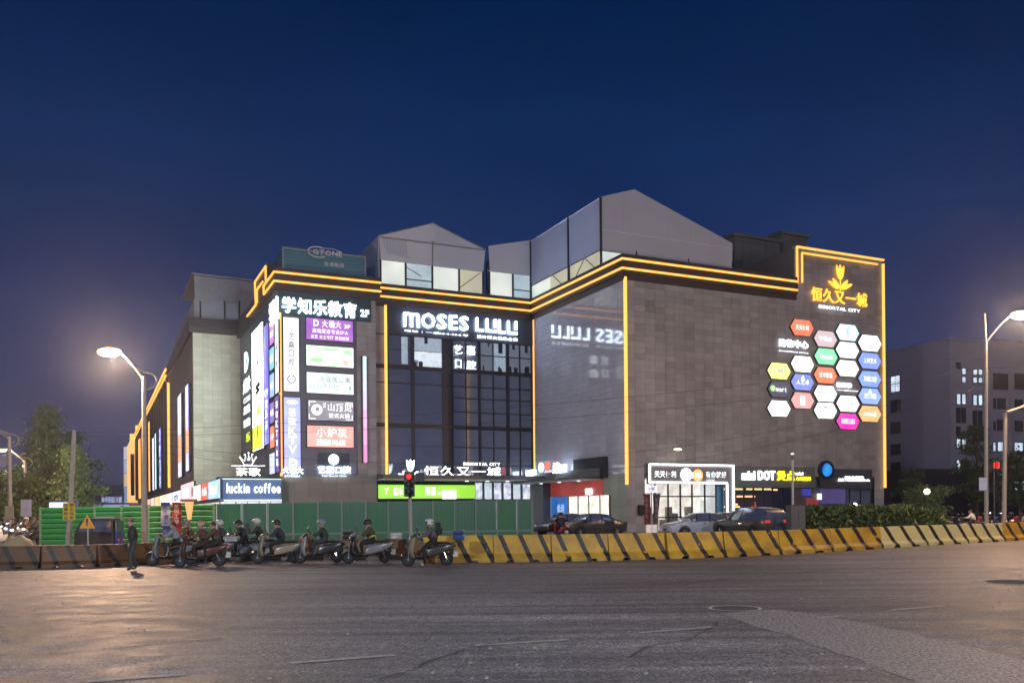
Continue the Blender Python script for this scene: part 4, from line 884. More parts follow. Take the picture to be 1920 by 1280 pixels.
# signs of the corner under the polished wall
FJ = Face('v', 14.6)
letters(FB, (985, 881), (1004, 891), '便利店', WHITE, 'little white glowing characters at the inner corner above the canopy', .05, out=1.0, split=False)
def discs(r, W_, H_, face, p0, p1):
    MB().lathe([(.001, -.06), (.42, -.06), (.42, .06), (.001, .06)], (-.25*W_, 0, H_/2), 20, 'y').build('white_disc', WHITE2, r); MB().lathe([(.001, -.065), (.40, -.065), (.40, .06), (.001, .06)], (.27*W_, 0, H_/2+.05), 20, 'y').build('red_disc', E_('red_disc', (1, .16, .10), 1.4), r)
letters(FB, (1009, 863), (1032, 888), '', WHITE, 'pair of round white and red glowing discs above the canopy', extra=discs, out=.9)
letters(FB, (1036, 872), (1061, 885), '天天便利', WHITE, 'small white glowing characters beside the round discs', .05, out=.9, split=False, subs=[((1036, 867), (1048, 871), '有你', WHITE2, .03)])
letters(FB, (1096, 915), (1110, 928), '首饰', E_('soft_white', (1, .9, .9), 1.1), 'two small white characters on the red shop fascia', .06, out=.3, split=False)
letters(FB, (1044, 945), (1058, 960), '低价', E_('pale_brush', (.4, .6, .9), .7), 'white brush characters on the blue poster wall', .01, out=.2, split=False)

# long wall: framed shop sign
FR = pri('mauve_board', (.17, .16, .18), .45)
def frame(r, W_, H_, face, p0, p1):
    (x0_, z1_), (x1_, z0_) = face.px(*p0), face.px(*p1); xc = (x0_+x1_)/2; f = lambda px, py: (face.px(px, py)[0]-xc, face.px(px, py)[1]-z0_)
    a_ = f(1217, 870); b2 = f(1374, 873); c_ = f(1362, 905); d_ = (a_[0], c_[1]); e_ = (b2[0], .3-z0_); g_ = (c_[0], .3-z0_)
    for p, q in ((a_, (b2[0], a_[1])), ((b2[0], a_[1]), e_), (a_, d_), (d_, c_), (c_, g_)): MB().tube([(p[0], -.08, p[1]), (q[0], -.08, q[1])], .075, 6).build('light_tube', COOL, r)
    MB().box(a_[0]-.1, b2[0]+.1, 0, .2, c_[1]-.12, a_[1]+.1).build('board', FR, r); MB().box(c_[0]-.02, b2[0]+.1, 0, .2, .12-z0_, c_[1]-.13).build('board', FR, r)
    p = f(1286, 889.5); MB().lathe([(.001, -.07), (.50, -.07), (.50, .01), (.001, .01)], (p[0], 0, p[1]), 24, 'y').build('white_disc', E_('blue_white_disc', (.75, .92, 1), 3.0), r)
    p2 = f(1308, 890.5); MB().lathe([(.001, -.075), (.45, -.075), (.45, .01), (.001, .01)], (p2[0], 0, p2[1]), 24, 'y').build('orange_disc', E_('orange_disc', (1, .30, .10), 2.0), r)
    write(r, 'N6', (p2[0]-.25, p2[1]-.2, p2[0]+.28, p2[1]+.2), -.1, FLATW, .02, .04)
    MB().prism([(p[0]+.3, p[1]+.25), (p2[0]-.3, p2[1]+.12), (p2[0]-.3, p2[1]-.15), (p[0]+.3, p[1]-.3)], -.068, -.01).build('link_shape', _m['blue_white_disc'], r)
letters(FC, (1227, 882), (1268, 895), '天天便利', WHITE2, 'shop sign framed by a bright white tube, with a blue and an orange disc', .04, out=.32, extra=frame,
        subs=[((1323, 883), (1362, 896), '有你就好', WHITE2, .03), ((1324, 898), (1340, 902), 'CONVENIENCE', WHITE2, .02)])
letters(FC, (1392, 881), (1454, 900), 'mini DOT', WHITE2, 'blocky white and yellow glowing lettering on a grey fascia of the long wall', .05, out=.3, gap=.06, back=((1381, 873), (1531, 914), pri('grey_board', (.10, .115, .125), .45)),
        subs=[((1457, 882), (1491, 901), '煲点', E_('yellow_letters', (1, .88, .02), 1.6), .05), ((1493, 885), (1506, 890), 'mini', WHITE, .06), ((1493, 893), (1521, 901), '小火锅快餐', _m['yellow_letters'], .05)])
def globe(r, W_, H_, face, p0, p1):
    MB().lathe([(.001, -.25), (.48, -.22), (.55, -.1), (.55, .05), (.001, .05)], (0, 0, H_/2), 28, 'y').build('globe_face', emi('globe', (.01, .09, .75), 1.0, scale=1.6, col2=(.03, .40, .75)), r)
    MB().lathe([(.56, -.15), (.80, -.15), (.80, .1), (.56, .1)], (0, 0, H_/2), 28, 'y', cap=False).build('casing', pri('navy_casing', (.01, .012, .04), .3), r)
letters(FC, (1536, 865), (1561, 896), '', WHITE, 'round glowing blue globe sign in a dark ring casing', extra=globe, out=.25, name='globe_sign')
letters(FC, (1585, 892), (1620, 902), '世安桌球棋牌', WHITE2, 'small white glowing characters on a dark fascia near the tower edge', .05, out=.3, split=False, subs=[((1572, 896), (1583, 902), '品味', WHITE2, .05), ((1621, 898), (1631, 902), '24h', WHITE2, .05)], back=((1540, 878), (1638, 916), pri('night_fascia', (.045, .05, .062), .4)))
# tower: emblem, name, honeycomb
AMBL = emi('amber_letters', (1.0, .42, .04), 2.2, base=(.5, .3, .05))
letters(FC, (1522, 537), (1627, 576), '恒久又一城', AMBL, 'big amber glowing characters under a tulip emblem near the top of the tower', .02, out=.22, depth=.1, extra=lambda r, W_, H_, face, p0, p1: tulip(r, .05, H_+.02, 2.15, AMBL),
        subs=[((1536, 571), (1613, 586), 'IMMORTAL CITY', WHITE2, .01)])
letters(FC, (1461, 634), (1517, 654), '购物中心', WHITE2, 'white glowing characters for the shopping mall, between honeycomb boxes', .03, out=.2, subs=[((1461, 656), (1517, 663), 'SHOPPING MALL', WHITE2, .0)])
letters(FC, (1570, 716), (1598, 727), '新体验', WHITE2, 'short white glowing characters in a gap of the honeycomb', .04, out=.2, split=False, subs=[((1570, 730), (1609, 734), 'NEW EXPERIENCE', WHITE2, .04)])
hexes = [(1501, 615, (1, .20, .10), 'orange red', '天天便利'), (1545, 636, (.62, .50, .54), 'dusty pink', '千味火'), (1586, 624, (.55, .90, 1.0), 'pale cyan', '家'), (1628, 644, (1, 1, 1), 'plain white', ''),
         (1586, 657, (.80, 1, .97), 'mint white', '三江水果'), (1546, 669, (.25, .90, .48), 'green', 'Tomato'), (1502, 683, (.95, .98, 1), 'blank white', ''), (1628, 677, (.22, .34, .95), 'periwinkle blue', '上海艺术'), (1458, 696, (.85, .95, .20), 'lime yellow', 'YUMMY'),
         (1586, 691, (1, .98, 1), 'bright white', ''), (1545, 704, (1, .24, .12), 'tomato red', '爱华眼镜'), (1502, 717, (.22, .30, .95), 'indigo blue', '人艺术'), (1459, 730, (.15, .16, .24), 'dark slate', 'Fmart'), (1628, 711, (.24, .40, .95), 'cornflower blue', '万国口腔'),
         (1545, 738, (1, .93, .95), 'white with pink print', 'WASHA'), (1502, 751, (1, .40, .38), 'salmon pink', '囍'), (1587, 757, (.90, .86, 1.0), 'lavender white', '千禾'), (1628, 743, (.30, .45, .98), 'light blue', '艺塔'), (1458, 766, (.90, 1, 1), 'icy white', '艺嘉'),
         (1545, 770, (.92, 1, .98), 'white with grey figure', '茶'), (1587, 790, (.90, .03, .50), 'magenta', 'MOSES LULU'), (1628, 776, (1, .52, .22), 'orange', 'Coffee米')]
nn = 0
for (cx, cy, col, nm, tx) in hexes:
    x_, z_ = FC.px(cx, cy)
    hw_ = abs(FC.px(cx+22.3, cy)[0]-FC.px(cx-22.3, cy)[0])/2; hh = (FC.px(cx, cy-15.3)[1]-FC.px(cx, cy+15.3)[1])/2
    r = thing('hexagon_light_box', f'{nm} hexagonal light box in the honeycomb on the tower wall', 'sign', FC.w(x_, -.18, z_), TH, 'honeycomb of hexagonal light boxes')
    hx = lambda s, hw_=hw_, hh=hh: [(-hw_*s, 0), (-hw_*.64*s, hh*s), (hw_*.64*s, hh*s), (hw_*s, 0), (hw_*.64*s, -hh*s), (-hw_*.64*s, -hh*s)]
    MB().prism(hx(1.0), .02, .17).build('housing', HOUS, r)
    br = (.2126*col[0]+.7152*col[1]+.0722*col[2]); mt = emi('hex_'+nm, col, 1.9 if br > .8 else (1.15 if nm != 'dark slate' else .5), scale=1.2, col2=[min(1, c*.85+.08) for c in col])
    MB().prism(hx(.95), -.02, .019).build('face_panel', mt, r)
    if tx:
        dark = br > .8; mtx = (noem(E_('hexprint_pink', (.8, .3, .35), .8)) if 'pink print' in nm else noem(E_('hexprint_grey', (.45, .5, .55), .8))) if dark else FLATW
        write(r, tx, (-hw_*.55, -hh*.30, hw_*.55, hh*.32) if len(tx) > 1 else (-hw_*.22, -hh*.6, hw_*.22, hh*.6), -.03, mtx, .012, .02)
        if nm in ('dark slate',): MB().lathe([(.001, -.035), (.24, -.035), (.24, -.021), (.001, -.021)], (-hw_*.6, 0, .05), 12, 'y').build('mark', E_('lime_dot', (.5, .9, .3), 1), r)
        if nm in ('indigo blue', 'light blue'): MB().prism([(-.22, hh*.35), (0, hh*.85), (.22, hh*.35)], -.034, -.021).build('mark', FLATW, r)
# wall lamp on the long wall
wl = thing('wall_light', 'small flat wall light glowing amber on the long wall above the framed sign', 'light', FC.w(*[FC.px(1262, 843)[0], -.6, FC.px(1262, 843)[1]]), TH)
MB().ball((0, 0, 0), (.36, .2, .09), 12, 6).build('diffuser', emi('lamp_amber', (1, .72, .38), 5), wl); MB().box(-.04, .04, 0, .58, .06, .12).build('bracket', DARK, wl); MB().box(-.3, .3, -.15, .15, .085, .12).build('hood', DARK, wl)
# ------------------------------------------------------------------ street lamps
LAMPG = emi('lamp_glow', (1, .60, .22), 5, base=(.8, .7, .5))
def street_lamp(base, top, head, label, power, col=(1, .66, .36), loop=True, r=.10, name='street_lamp', extra_h=0, hr=.16):
    t = thing(name, label, 'street lamp', base, 0, None); b = Vector(base); top = Vector(top)-b; head = Vector(head)-b
    MB().tube([(0, 0, 0), tuple(top*.5), tuple(top)], [r*1.25, r, r*.75], 10).build('pole', POLE, t, smooth=True)
    MB().lathe([(r*2.2, 0), (r*2.2, .12), (r*1.4, .35), (r*1.3, .36)], n=10).build('base', POLE, t)
    pts = []
    for k in range(9):
        u_ = k/8; pts.append((top.x+(head.x-top.x)*u_, top.y+(head.y-top.y)*u_, top.z-.2+(head.z-top.z+.35)*math.sin(u_*math.pi/2)))
    MB().tube(pts, r*.5, 6).build('arm', POLE, t)
    if loop:
        d = (top-head); d.z = 0; d = d.normalized() if d.length > .01 else Vector((1, 0, 0)); q = []
        for k in range(11):
            a = R(95-k*18); q.append((top.x+d.x*(.55*math.cos(a)+.1), top.y+d.y*(.55*math.cos(a)), top.z-.25+.42*math.sin(a)))
        q = [(head.x*.45+top.x*.55, head.y*.45+top.y*.55, top.z+.35+(head.z-top.z)*.30)]+q
        MB().tube(q, r*.35, 5).build('curved_arm', POLE, t)
    MB().box(head.x-.38, head.x+.38, head.y-.16, head.y+.16, head.z+.02, head.z+.16).build('lamp_housing', POLE, t, bevel=.03)
    MB().ball((head.x, head.y, head.z-.02), (hr*1.7, hr, hr*.6), 12, 8).build('lamp_bulb', LAMPG, t)
    if power:
        l = bpy.data.lights.new('lamp_light', 'POINT'); l.energy = power; l.color = col; l.shadow_soft_size = .25
        lo = bpy.data.objects.new('lamp_light', l); C.objects.link(lo); lo.parent = t; lo.location = (head.x, head.y, head.z-.35)
    return t
LC = (1, .62, .38); LW = (.86, .93, 1.0)
z = 44; street_lamp(GX(271, z), P(270, 705, z), P(205, 659, z), 'tall street lamp with a curved arm, its bulb burning over the green fence', 10500, LC, hr=.36, r=.125)
z = 50; tp = P(1848, 640, z); b = GX(1849.5, z); lm = street_lamp(b, P(1848, 636, z), P(1916, 590, z), 'amber street lamp on a tall pole beside the parked scooters', 9000, LC, loop=False, hr=.4)
MB().tube([tuple(Vector(P(1848, 636, z))-b), tuple(Vector(P(1846, 588, z))-b)], .05, 6).build('pole_top', POLE, lm)
rl = [((17, 818), (-40, 800), 60, 0), ((47, 862), (5, 843), 78, 2500), ((75, 884), (43, 871), 98, 2500)]
lb_ = ['pale street lamp with a curved loop, first of the row down the side street', 'pale street lamp with a curved loop, second of the row down the side street', 'pale street lamp with a curved loop, third of the row down the side street']
for k, ((tx, ty), (hx_, hy_), z, pw) in enumerate(rl): street_lamp(GX(tx+3, z), P(tx, ty, z), P(hx_, hy_, z), lb_[k], pw, LC, r=.13, hr=.2)
street_lamp(GX(65, 125), P(65, 896, 125), P(62, 890, 125), 'small far street lamp between the side street trees', 0, loop=False)
# the lamps of the near pavement, behind the photographer
street_lamp((-22, -24, 0), (-22, -24, 16), (-20, -21.5, 16.8), 'high mast lamp at the far corner behind the viewpoint', 38000, LW)
street_lamp((30, -22, 0), (30, -22, 16), (28, -19.5, 16.8), 'high mast lamp across the junction behind the viewpoint', 38000, LW)
street_lamp((38.5, 13, 0), (38.5, 13, 10), (36, 14, 10.6), 'street lamp by the road beyond the edge of the view', 12000, LC)
# second arm post
z = 51; pb = GX(1882, z); t = thing('lamp_post', 'grey post with a short bent arm, beside the parked scooters', 'post', pb)
MB().tube([(0, 0, 0), tuple(P(1885, 775, z)-pb)], [.14, .11], 10).build('pole', POLE, t, smooth=True); MB().tube([tuple(P(1884, 774, z)-pb), tuple(P(1930, 758, z)-pb)], .08, 8).build('arm', POLE, t)
MB().lathe([(.17, 0), (.17, .03)], tuple(P(1885, 772, z)-pb), 10).build('cap', DARK, t)
# blank plate on the lamp pole
z = 49.6; sg = thing('street_sign', 'pale rectangular plate fixed to the tall lamp pole', 'sign', P(1843, 919, z)); s_ = z/FPX
MB().box(-7*s_, 7*s_, -.02, .02, 0, 24*s_).build('plate', pri('pale_plate', (.5, .55, .75), .4), sg); MB().box(-.02, .12, .02, .06, .3, .36).build('bracket', DARK, sg)
# slender concrete pole with the yellow notice
z = 40; ub = GX(127, z); up = thing('utility_pole', 'thin leaning concrete pole in front of the green fence', 'pole', ub)
MB().tube([(0, 0, 0), tuple(P(139, 806, z)-ub)], [.14, .09], 8).build('pole', pri('concrete_pole', (.40, .37, .32), .7), up, smooth=True); MB().tube([(0, 0, 0), (.2, 0, .0)], .01, 4)
YEL = pri('yellow_plate', (.75, .52, .04), .45, var=.12)
z = 39.7; (p0, p1) = (P(118.5, 975, z), P(141, 942, z)); ys = thing('notice_board', 'yellow notice board with two columns of dark characters on the leaning pole', 'sign', ((p0.x+p1.x)/2, z, p0.z)); W_, H_ = p1.x-p0.x, p1.z-p0.z
MB().box(-W_/2, W_/2, -.03, 0, 0, H_).build('board', YEL, ys)
for i, col_ in enumerate(('注意安全', '禁止停车')):
    for j, ch in enumerate(col_): write(ys, ch, (-W_/2+W_*(.08+.48*i), H_*(.78-.245*j), -W_/2+W_*(.44+.48*i), H_*(.97-.245*j)), -.045, INKD, .01, .02)
z = 38; wb = P(164, 990, z); ws = thing('warning_sign', 'orange yellow triangular warning sign in front of the green fence', 'sign', (wb.x, z, 0)); s_ = z/FPX
tri = [(-14.5*s_, wb.z), (14.5*s_, wb.z), (0, wb.z+26*s_)]
MB().prism(tri, -.03, 0).build('plate', pri('amber_plate', (.95, .42, .05), .4, var=.1), ws); MB().tube([(0, .03, 0), (0, .03, wb.z+.3)], .04, 6).build('post', STEEL, ws)
MB().box(-.035, .035, -.04, -.03, wb.z+.22, wb.z+.42).build('mark', INKD, ws); MB().box(-.04, .04, -.04, -.03, wb.z+.12, wb.z+.18).build('mark', INKD, ws)
# traffic light
z = 35; tb_ = GX(770.5, z); tl = thing('traffic_light', 'black traffic light showing red on a grey post behind the barriers', 'traffic light', tb_); s_ = z/FPX
hd = P(768, 884, z)-tb_; MB().tube([(0, 0, 0), (hd.x, 0, hd.z)], .07, 8).build('post', POLE, tl, smooth=True)
MB().box(hd.x-.20, hd.x+.20, -.25, .02, hd.z-.98, hd.z).build('signal_head', BLACK, tl, bevel=.03)
for k, (mt) in enumerate((RED, pri('lens_dark', (.03, .03, .02), .3), pri('lens_green', (.01, .03, .02), .3))):
    MB().lathe([(.001, -.29), (.10, -.27), (.11, -.25)], (hd.x, 0, hd.z-.2-.3*k), 14, 'y').build('lens', mt, tl); MB().lathe([(.125, -.40), (.125, -.25)], (hd.x, 0, hd.z-.2-.3*k), 14, 'y', cap=False).build('visor', BLACK, tl)
MB().box(hd.x+.24, hd.x+.60, -.2, .0, hd.z-.4, hd.z-.05).build('side_box', BLACK, tl)
z = 58; cb = P(1857, 880, z); cs = thing('countdown_display', 'red digital countdown display hanging dark beside the tall post', 'display', (cb.x, z, cb.z)); s_ = z/FPX
MB().box(-.05, 23*s_, .0, .2, -.05, 16*s_).build('housing', BLACK, cs)
def seg(parent, x, zz_, w_, h_, digs, mat, y):
    S = {'1': 'bc', '3': 'abgcd', '2': 'abged'}
    for i, d_ in enumerate(digs):
        x0_ = x+i*w_*1.5; m_ = MB(); t_ = w_*.26
        for c_ in S[d_]:
            q = {'a': (0, w_, h_-t_, h_), 'g': (0, w_, h_/2-t_/2, h_/2+t_/2), 'd': (0, w_, 0, t_), 'b': (w_-t_, w_, h_/2, h_), 'c': (w_-t_, w_, 0, h_/2), 'e': (0, t_, 0, h_/2), 'f': (0, t_, h_/2, h_)}[c_]
            m_.box(x0_+q[0], x0_+q[1], y, y+.03, zz_+q[2], zz_+q[3])
        m_.build('digit', mat, parent)
seg(cs, .08, .10, .20, .36, '13', emi('red_digits', (1, .03, .03), 1.6), -.03)
MB().tube([(.3, .1, -cb.z), (.3, .1, -.05)], .05, 6).build('post', DARK, cs)
# overhead cables
CAB = pri('cable', (.015, .015, .018), .6)
def cable(a_, b2, sag, label, r=.0065):
    a_, b2 = Vector(a_), Vector(b2); t = thing('overhead_cable', label, 'cable', a_, 0, 'overhead cables across the junction'); d = b2-a_
    MB().tube([(d.x*k/14, d.y*k/14, d.z*k/14-sag*4*(k/14)*(1-k/14)) for k in range(15)], r, 4).build('wire', CAB, t)
for k, (pa, pb_, za, zb2, sg_, lb) in enumerate((((139, 812), (1848, 665), 40, 50, .6, 'topmost dark cable sagging from the leaning pole to the tall lamp pole'), ((139, 818), (1848, 690), 40, 50, .9, 'second dark cable sagging from the leaning pole to the tall lamp pole'),
                                ((270, 830), (1848, 705), 44, 50, 2.6, 'low dark cable from the lamp over the fence to the tall lamp pole'), ((270, 842), (1848, 720), 44, 50, 3.0, 'lowest dark cable from the lamp over the fence to the tall lamp pole'),
                                ((1848, 690), (2300, 640), 50, 40, .3, 'dark cable leaving the tall lamp pole away from the mall'), ((1848, 700), (2300, 665), 50, 40, .3, 'second dark cable leaving the tall lamp pole away from the mall'), ((139, 815), (-300, 760), 40, 36, .5, 'dark cable from the leaning pole towards the side street'))):
    cable(P(*pa, za), P(*pb_, zb2), sg_, lb)

# ------------------------------------------------------------------ green hoarding
GRN = pri('green_sheet', (.014, .20, .055), .42, var=.3, scale=.7, spec=.5); GRN2 = pri('green_sheet_dull', (.014, .135, .075), .40, var=.35, scale=.6, spec=.6)
# ribbed run
fpx = [78, 129, 180, 230, 281, 333, 402]; zl = 46
gf = thing('site_fence', 'bright green ribbed steel site fence behind the leaning pole', 'fence', GX(78, zl))
o0 = GX(78, zl); hgt = 0
pm, ps = [], []
for a_, b2 in zip(fpx, fpx[1:]):
    A_, B2 = GX(a_, zl), GX(b2, zl-.0); zt_ = P((a_+b2)/2, 952-(a_-78)*.026, zl).z; m_ = MB(); n_ = 7; hgt = zt_-.25; x0_, x1_ = A_.x-o0.x+.03, B2.x-o0.x-.03
    for i in range(n_):
        za, zb_ = .25+hgt*i/n_, .25+hgt*(i+1)/n_; hh = zb_-za
        m_.prism([(0.06, za), (.06, za+hh*.10), (-.12, za+hh*.20), (-.14, za+hh*.84), (-.10, za+hh*.96), (.06, zb_), (.09, zb_), (.09, za)], x0_, x1_, ax='x')
    m_.build('panel', GRN, gf)
    MB().box(x0_-.08, x0_+.02, -.14, .06, 0, zt_+.03).build('post', pri('green_post', (.10, .22, .12), .5), gf)
MB().box(GX(402, zl).x-o0.x-.03, GX(402, zl).x-o0.x+.09, -.14, .06, 0, zt_+.03).build('post', _m['green_post'], gf)
# flat run
px2 = [405, 454, 502, 550, 597, 641, 686, 728, 770, 812, 852, 892, 932, 970, 998]
gf2 = thing('site_fence', 'darker green flat panelled site fence behind the riders', 'fence', GX(405, 46)); o0 = GX(405, 46)
dz = lambda p: 46+(p-405)/593*5.0
for i, (a_, b2) in enumerate(zip(px2, px2[1:])):
    A_, B2 = GX(a_, dz(a_))-o0, GX(b2, dz(b2))-o0; zt_ = P(a_, 944-(a_-405)*.0133, dz(a_)).z; ang = math.atan2(B2.y-A_.y, B2.x-A_.x); L_ = (B2-A_).length
    m_ = MB(); n_ = 6
    for k in range(n_):
        x0_, x1_ = .05+(L_-.1)*k/n_, .05+(L_-.1)*(k+1)/n_; m_.prism([(x0_, 0), (x0_+.02, -.007), (x1_-.02, -.007), (x1_, 0), (x1_, .02), (x0_, .02)], .2, zt_)
        # extrude upright: swap axes
    m_.v = [(v[0], v[2], v[1]) for v in m_.v]; m_.f = [tuple(reversed(f)) for f in m_.f]
    m_.build('panel', GRN2 if i % 3 else pri('green_sheet_b', (.014, .155, .06), .4, var=.35, scale=.7), gf2, tuple(A_), ang)
    MB().box(-.04, .04, -.09, .0, 0, zt_+.02).build('post', pri('pale_post', (.15, .24, .21), .45), gf2, tuple(A_), ang)
    MB().box(.04, L_-.04, -.05, -.025, .62, .70).build('rail', _m['pale_post'], gf2, tuple(A_), ang)
A_ = GX(998, dz(998))-o0; MB().box(-.04, .04, -.06, .02, 0, zt_).build('post', _m['pale_post'], gf2, tuple(A_))
# hanging banners and lit totem
for (a_, b2, mt, tx, lb) in (((302, 941), (319, 1000), 'blue', '安全施工', 'blue and white cloth banner hung on the green fence'), ((323.5, 941), (340, 1000), 'red', '文明工地', 'dark red cloth banner hung on the green fence')):
    z = 45; p0, p1 = P(a_[0], b2[1], z), P(b2[0], a_[1], z); W_, H_ = p1.x-p0.x, p1.z-p0.z
    r = thing('cloth_banner', lb, 'banner', ((p0.x+p1.x)/2, z, p0.z)); m_ = MB(); n_ = 8
    for k in range(n_):
        y0_, y1_ = .03*math.sin(k*1.3), .03*math.sin((k+1)*1.3); za, zb_ = H_*k/n_, H_*(k+1)/n_
        idx = (1 if 2 <= k <= 6 and mt == 'blue' else 0); w2 = W_/2*(.75 if k == 0 and mt == 'blue' else 1)
        m_.quad((-w2, y0_, za), (w2, y0_, za), (W_/2, y1_, zb_), (-W_/2, y1_, zb_), idx)
    m_.build('cloth', [pri('cloth_blue', (.04, .06, .22), .8), pri('cloth_pale', (.35, .36, .48), .8)] if mt == 'blue' else [pri('cloth_red', (.28, .015, .02), .8)], r)
    for j, ch in enumerate(tx): write(r, ch, (-W_*.28, H_*(.80-.16*j), W_*.28, H_*(.93-.16*j)), -.07, pri('print_pale', (.6, .5, .45), .6) if mt == 'red' else pri('print_navy', (.1, .08, .2), .6), .01, .02)
    MB().tube([(-W_/2-.05, 0, H_), (W_/2+.05, 0, H_)], .02, 5).build('rod', STEEL, r)
z = 44; tb2 = GX(356, z); tt = thing('totem_sign', 'amber lit sign head on a thin post above the green fence', 'sign', tb2); hd = P(355, 955, z)-tb2
MB().tube([(0, 0, 0), (hd.x, 0, hd.z)], .045, 6).build('post', pri('rusty_post', (.35, .2, .1), .6), tt); MB().prism([(hd.x-.06, hd.z-.5), (hd.x+.06, hd.z-.5), (hd.x+.20, hd.z+.4), (hd.x-.20, hd.z+.4)], -.08, .08).build('lit_head', emi('totem_amber', (1, .50, .18), .9), tt); MB().box(hd.x-.42, hd.x+.36, -.1, .1, hd.z+.4, hd.z+.52).build('cap', _m['rusty_post'], tt)
# small lit cabin roof box behind the fence
z = 60; (p0, p1) = (P(92, 953, z), P(143, 938, z)); lt = thing('lit_sign_box', 'icy white lit sign box peeping over the green fence beside the leaning pole', 'sign', ((p0.x+p1.x)/2, z, p0.z)); W_, H_ = p1.x-p0.x, p1.z-p0.z
MB().box(-W_/2, W_/2, 0, .3, 0, H_).build('housing', BLU, lt); MB().box(-W_/2+.05, W_/2-.2, -.05, 0, .08, H_-.12).build('face_panel', emi('icy', (.8, .93, 1), 2), lt); MB().box(-.1, .1, .1, .3, -p0.z, 0).build('post', DARK, lt)
# distant blue roof lettering
z = 150; p0, p1 = P(170, 948, z), P(242, 930, z); r = thing('far_shop', 'low far shop with a blue white roof sign at the end of the street', 'building', ((p0.x+p1.x)/2, z, 0)); W_ = p1.x-p0.x
MB().box(-W_/2, W_/2, 0, 6, 0, p0.z+.5).build('wall', pri('far_wall', (.10, .11, .16), .7), r); MB().box(-W_/2, W_/2, -.1, 0, p0.z-.5, p0.z+.2).build('lit_edge', emi('far_edge', (.35, .42, .75), .7), r)
write(r, '金华酒店大厦', (-W_*.22, p0.z+.5, W_*.32, p1.z), -.1, emi('far_letters', (.45, .5, .8), .8), .1, .03)

# ------------------------------------------------------------------ water filled barriers
def barrier_mat(name, yel, dirt):
    m, t, b = newmat(name); L = t.links
    tcn = t.nodes.new('ShaderNodeTexCoord'); sp = t.nodes.new('ShaderNodeSeparateXYZ'); L.new(tcn.outputs['Object'], sp.inputs[0])
    oi = t.nodes.new('ShaderNodeObjectInfo')
    n = t.nodes.new('ShaderNodeTexNoise'); n.inputs['Scale'].default_value = 2.2; n.inputs['Detail'].default_value = 7; n.noise_dimensions = '4D'; L.new(tcn.outputs['Object'], n.inputs['Vector'])
    rm = t.nodes.new('ShaderNodeMath'); rm.operation = 'MULTIPLY'; rm.inputs[1].default_value = 37; L.new(oi.outputs['Random'], rm.inputs[0]); L.new(rm.outputs[0], n.inputs['W'])
    n2 = t.nodes.new('ShaderNodeTexNoise'); n2.inputs['Scale'].default_value = 30; n2.inputs['Detail'].default_value = 3; L.new(tcn.outputs['Object'], n2.inputs['Vector'])
    def M(op, a_, b2=None, c_=None):
        q = t.nodes.new('ShaderNodeMath'); q.operation = op
        for i, v in enumerate((a_, b2, c_)):
            if v is None: continue
            if isinstance(v, (int, float)): q.inputs[i].default_value = v
            else: L.new(v, q.inputs[i])
        return q.outputs[0]
    x = M('ADD', M('MULTIPLY_ADD', sp.outputs['Z'], .42, sp.outputs['X']), M('MULTIPLY', M('SUBTRACT', n2.outputs['Fac'], .5), .05))
    fr = M('FRACT', M('MULTIPLY', M('ADD', x, .02), 1/.695)); mask = M('LESS_THAN', M('ABSOLUTE', M('SUBTRACT', fr, .5)), .125)
    wear = M('GREATER_THAN', n.outputs['Fac'], .36); mask = M('MULTIPLY', mask, M('MULTIPLY_ADD', wear, .75, .25))
    mr = t.nodes.new('ShaderNodeMapRange'); mr.inputs[1].default_value = .35; mr.inputs[2].default_value = .72; L.new(n.outputs['Fac'], mr.inputs[0])
    c1_ = t.nodes.new('ShaderNodeMix'); c1_.data_type = 'RGBA'; c1_.inputs[6].default_value = (*yel, 1); c1_.inputs[7].default_value = (*dirt, 1); L.new(mr.outputs[0], c1_.inputs[0])
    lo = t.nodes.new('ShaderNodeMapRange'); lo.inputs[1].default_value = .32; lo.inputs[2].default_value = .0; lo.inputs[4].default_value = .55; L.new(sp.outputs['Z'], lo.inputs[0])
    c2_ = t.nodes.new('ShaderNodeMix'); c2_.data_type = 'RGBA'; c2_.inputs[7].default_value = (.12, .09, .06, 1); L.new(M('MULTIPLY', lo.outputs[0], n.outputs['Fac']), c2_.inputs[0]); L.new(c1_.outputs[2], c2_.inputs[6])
    c3_ = t.nodes.new('ShaderNodeMix'); c3_.data_type = 'RGBA'; c3_.inputs[7].default_value = (.022, .018, .018, 1); L.new(mask, c3_.inputs[0]); L.new(c2_.outputs[2], c3_.inputs[6])
    L.new(c3_.outputs[2], b.inputs['Base Color']); b.inputs['Roughness'].default_value = .5
    bp = t.nodes.new('ShaderNodeBump'); bp.inputs['Strength'].default_value = .3; bp.inputs['Distance'].default_value = .01; L.new(n2.outputs['Fac'], bp.inputs['Height']); L.new(bp.outputs[0], b.inputs['Normal'])
    return m
BY = barrier_mat('barrier_yellow', (.62, .37, .02), (.36, .19, .03)); BP = barrier_mat('barrier_glare', (.72, .62, .22), (.60, .55, .30)); BD = barrier_mat('barrier_brown', (.17, .070, .02), (.085, .04, .02))  # BP has glare painted into the yellow; BD is a darker brown
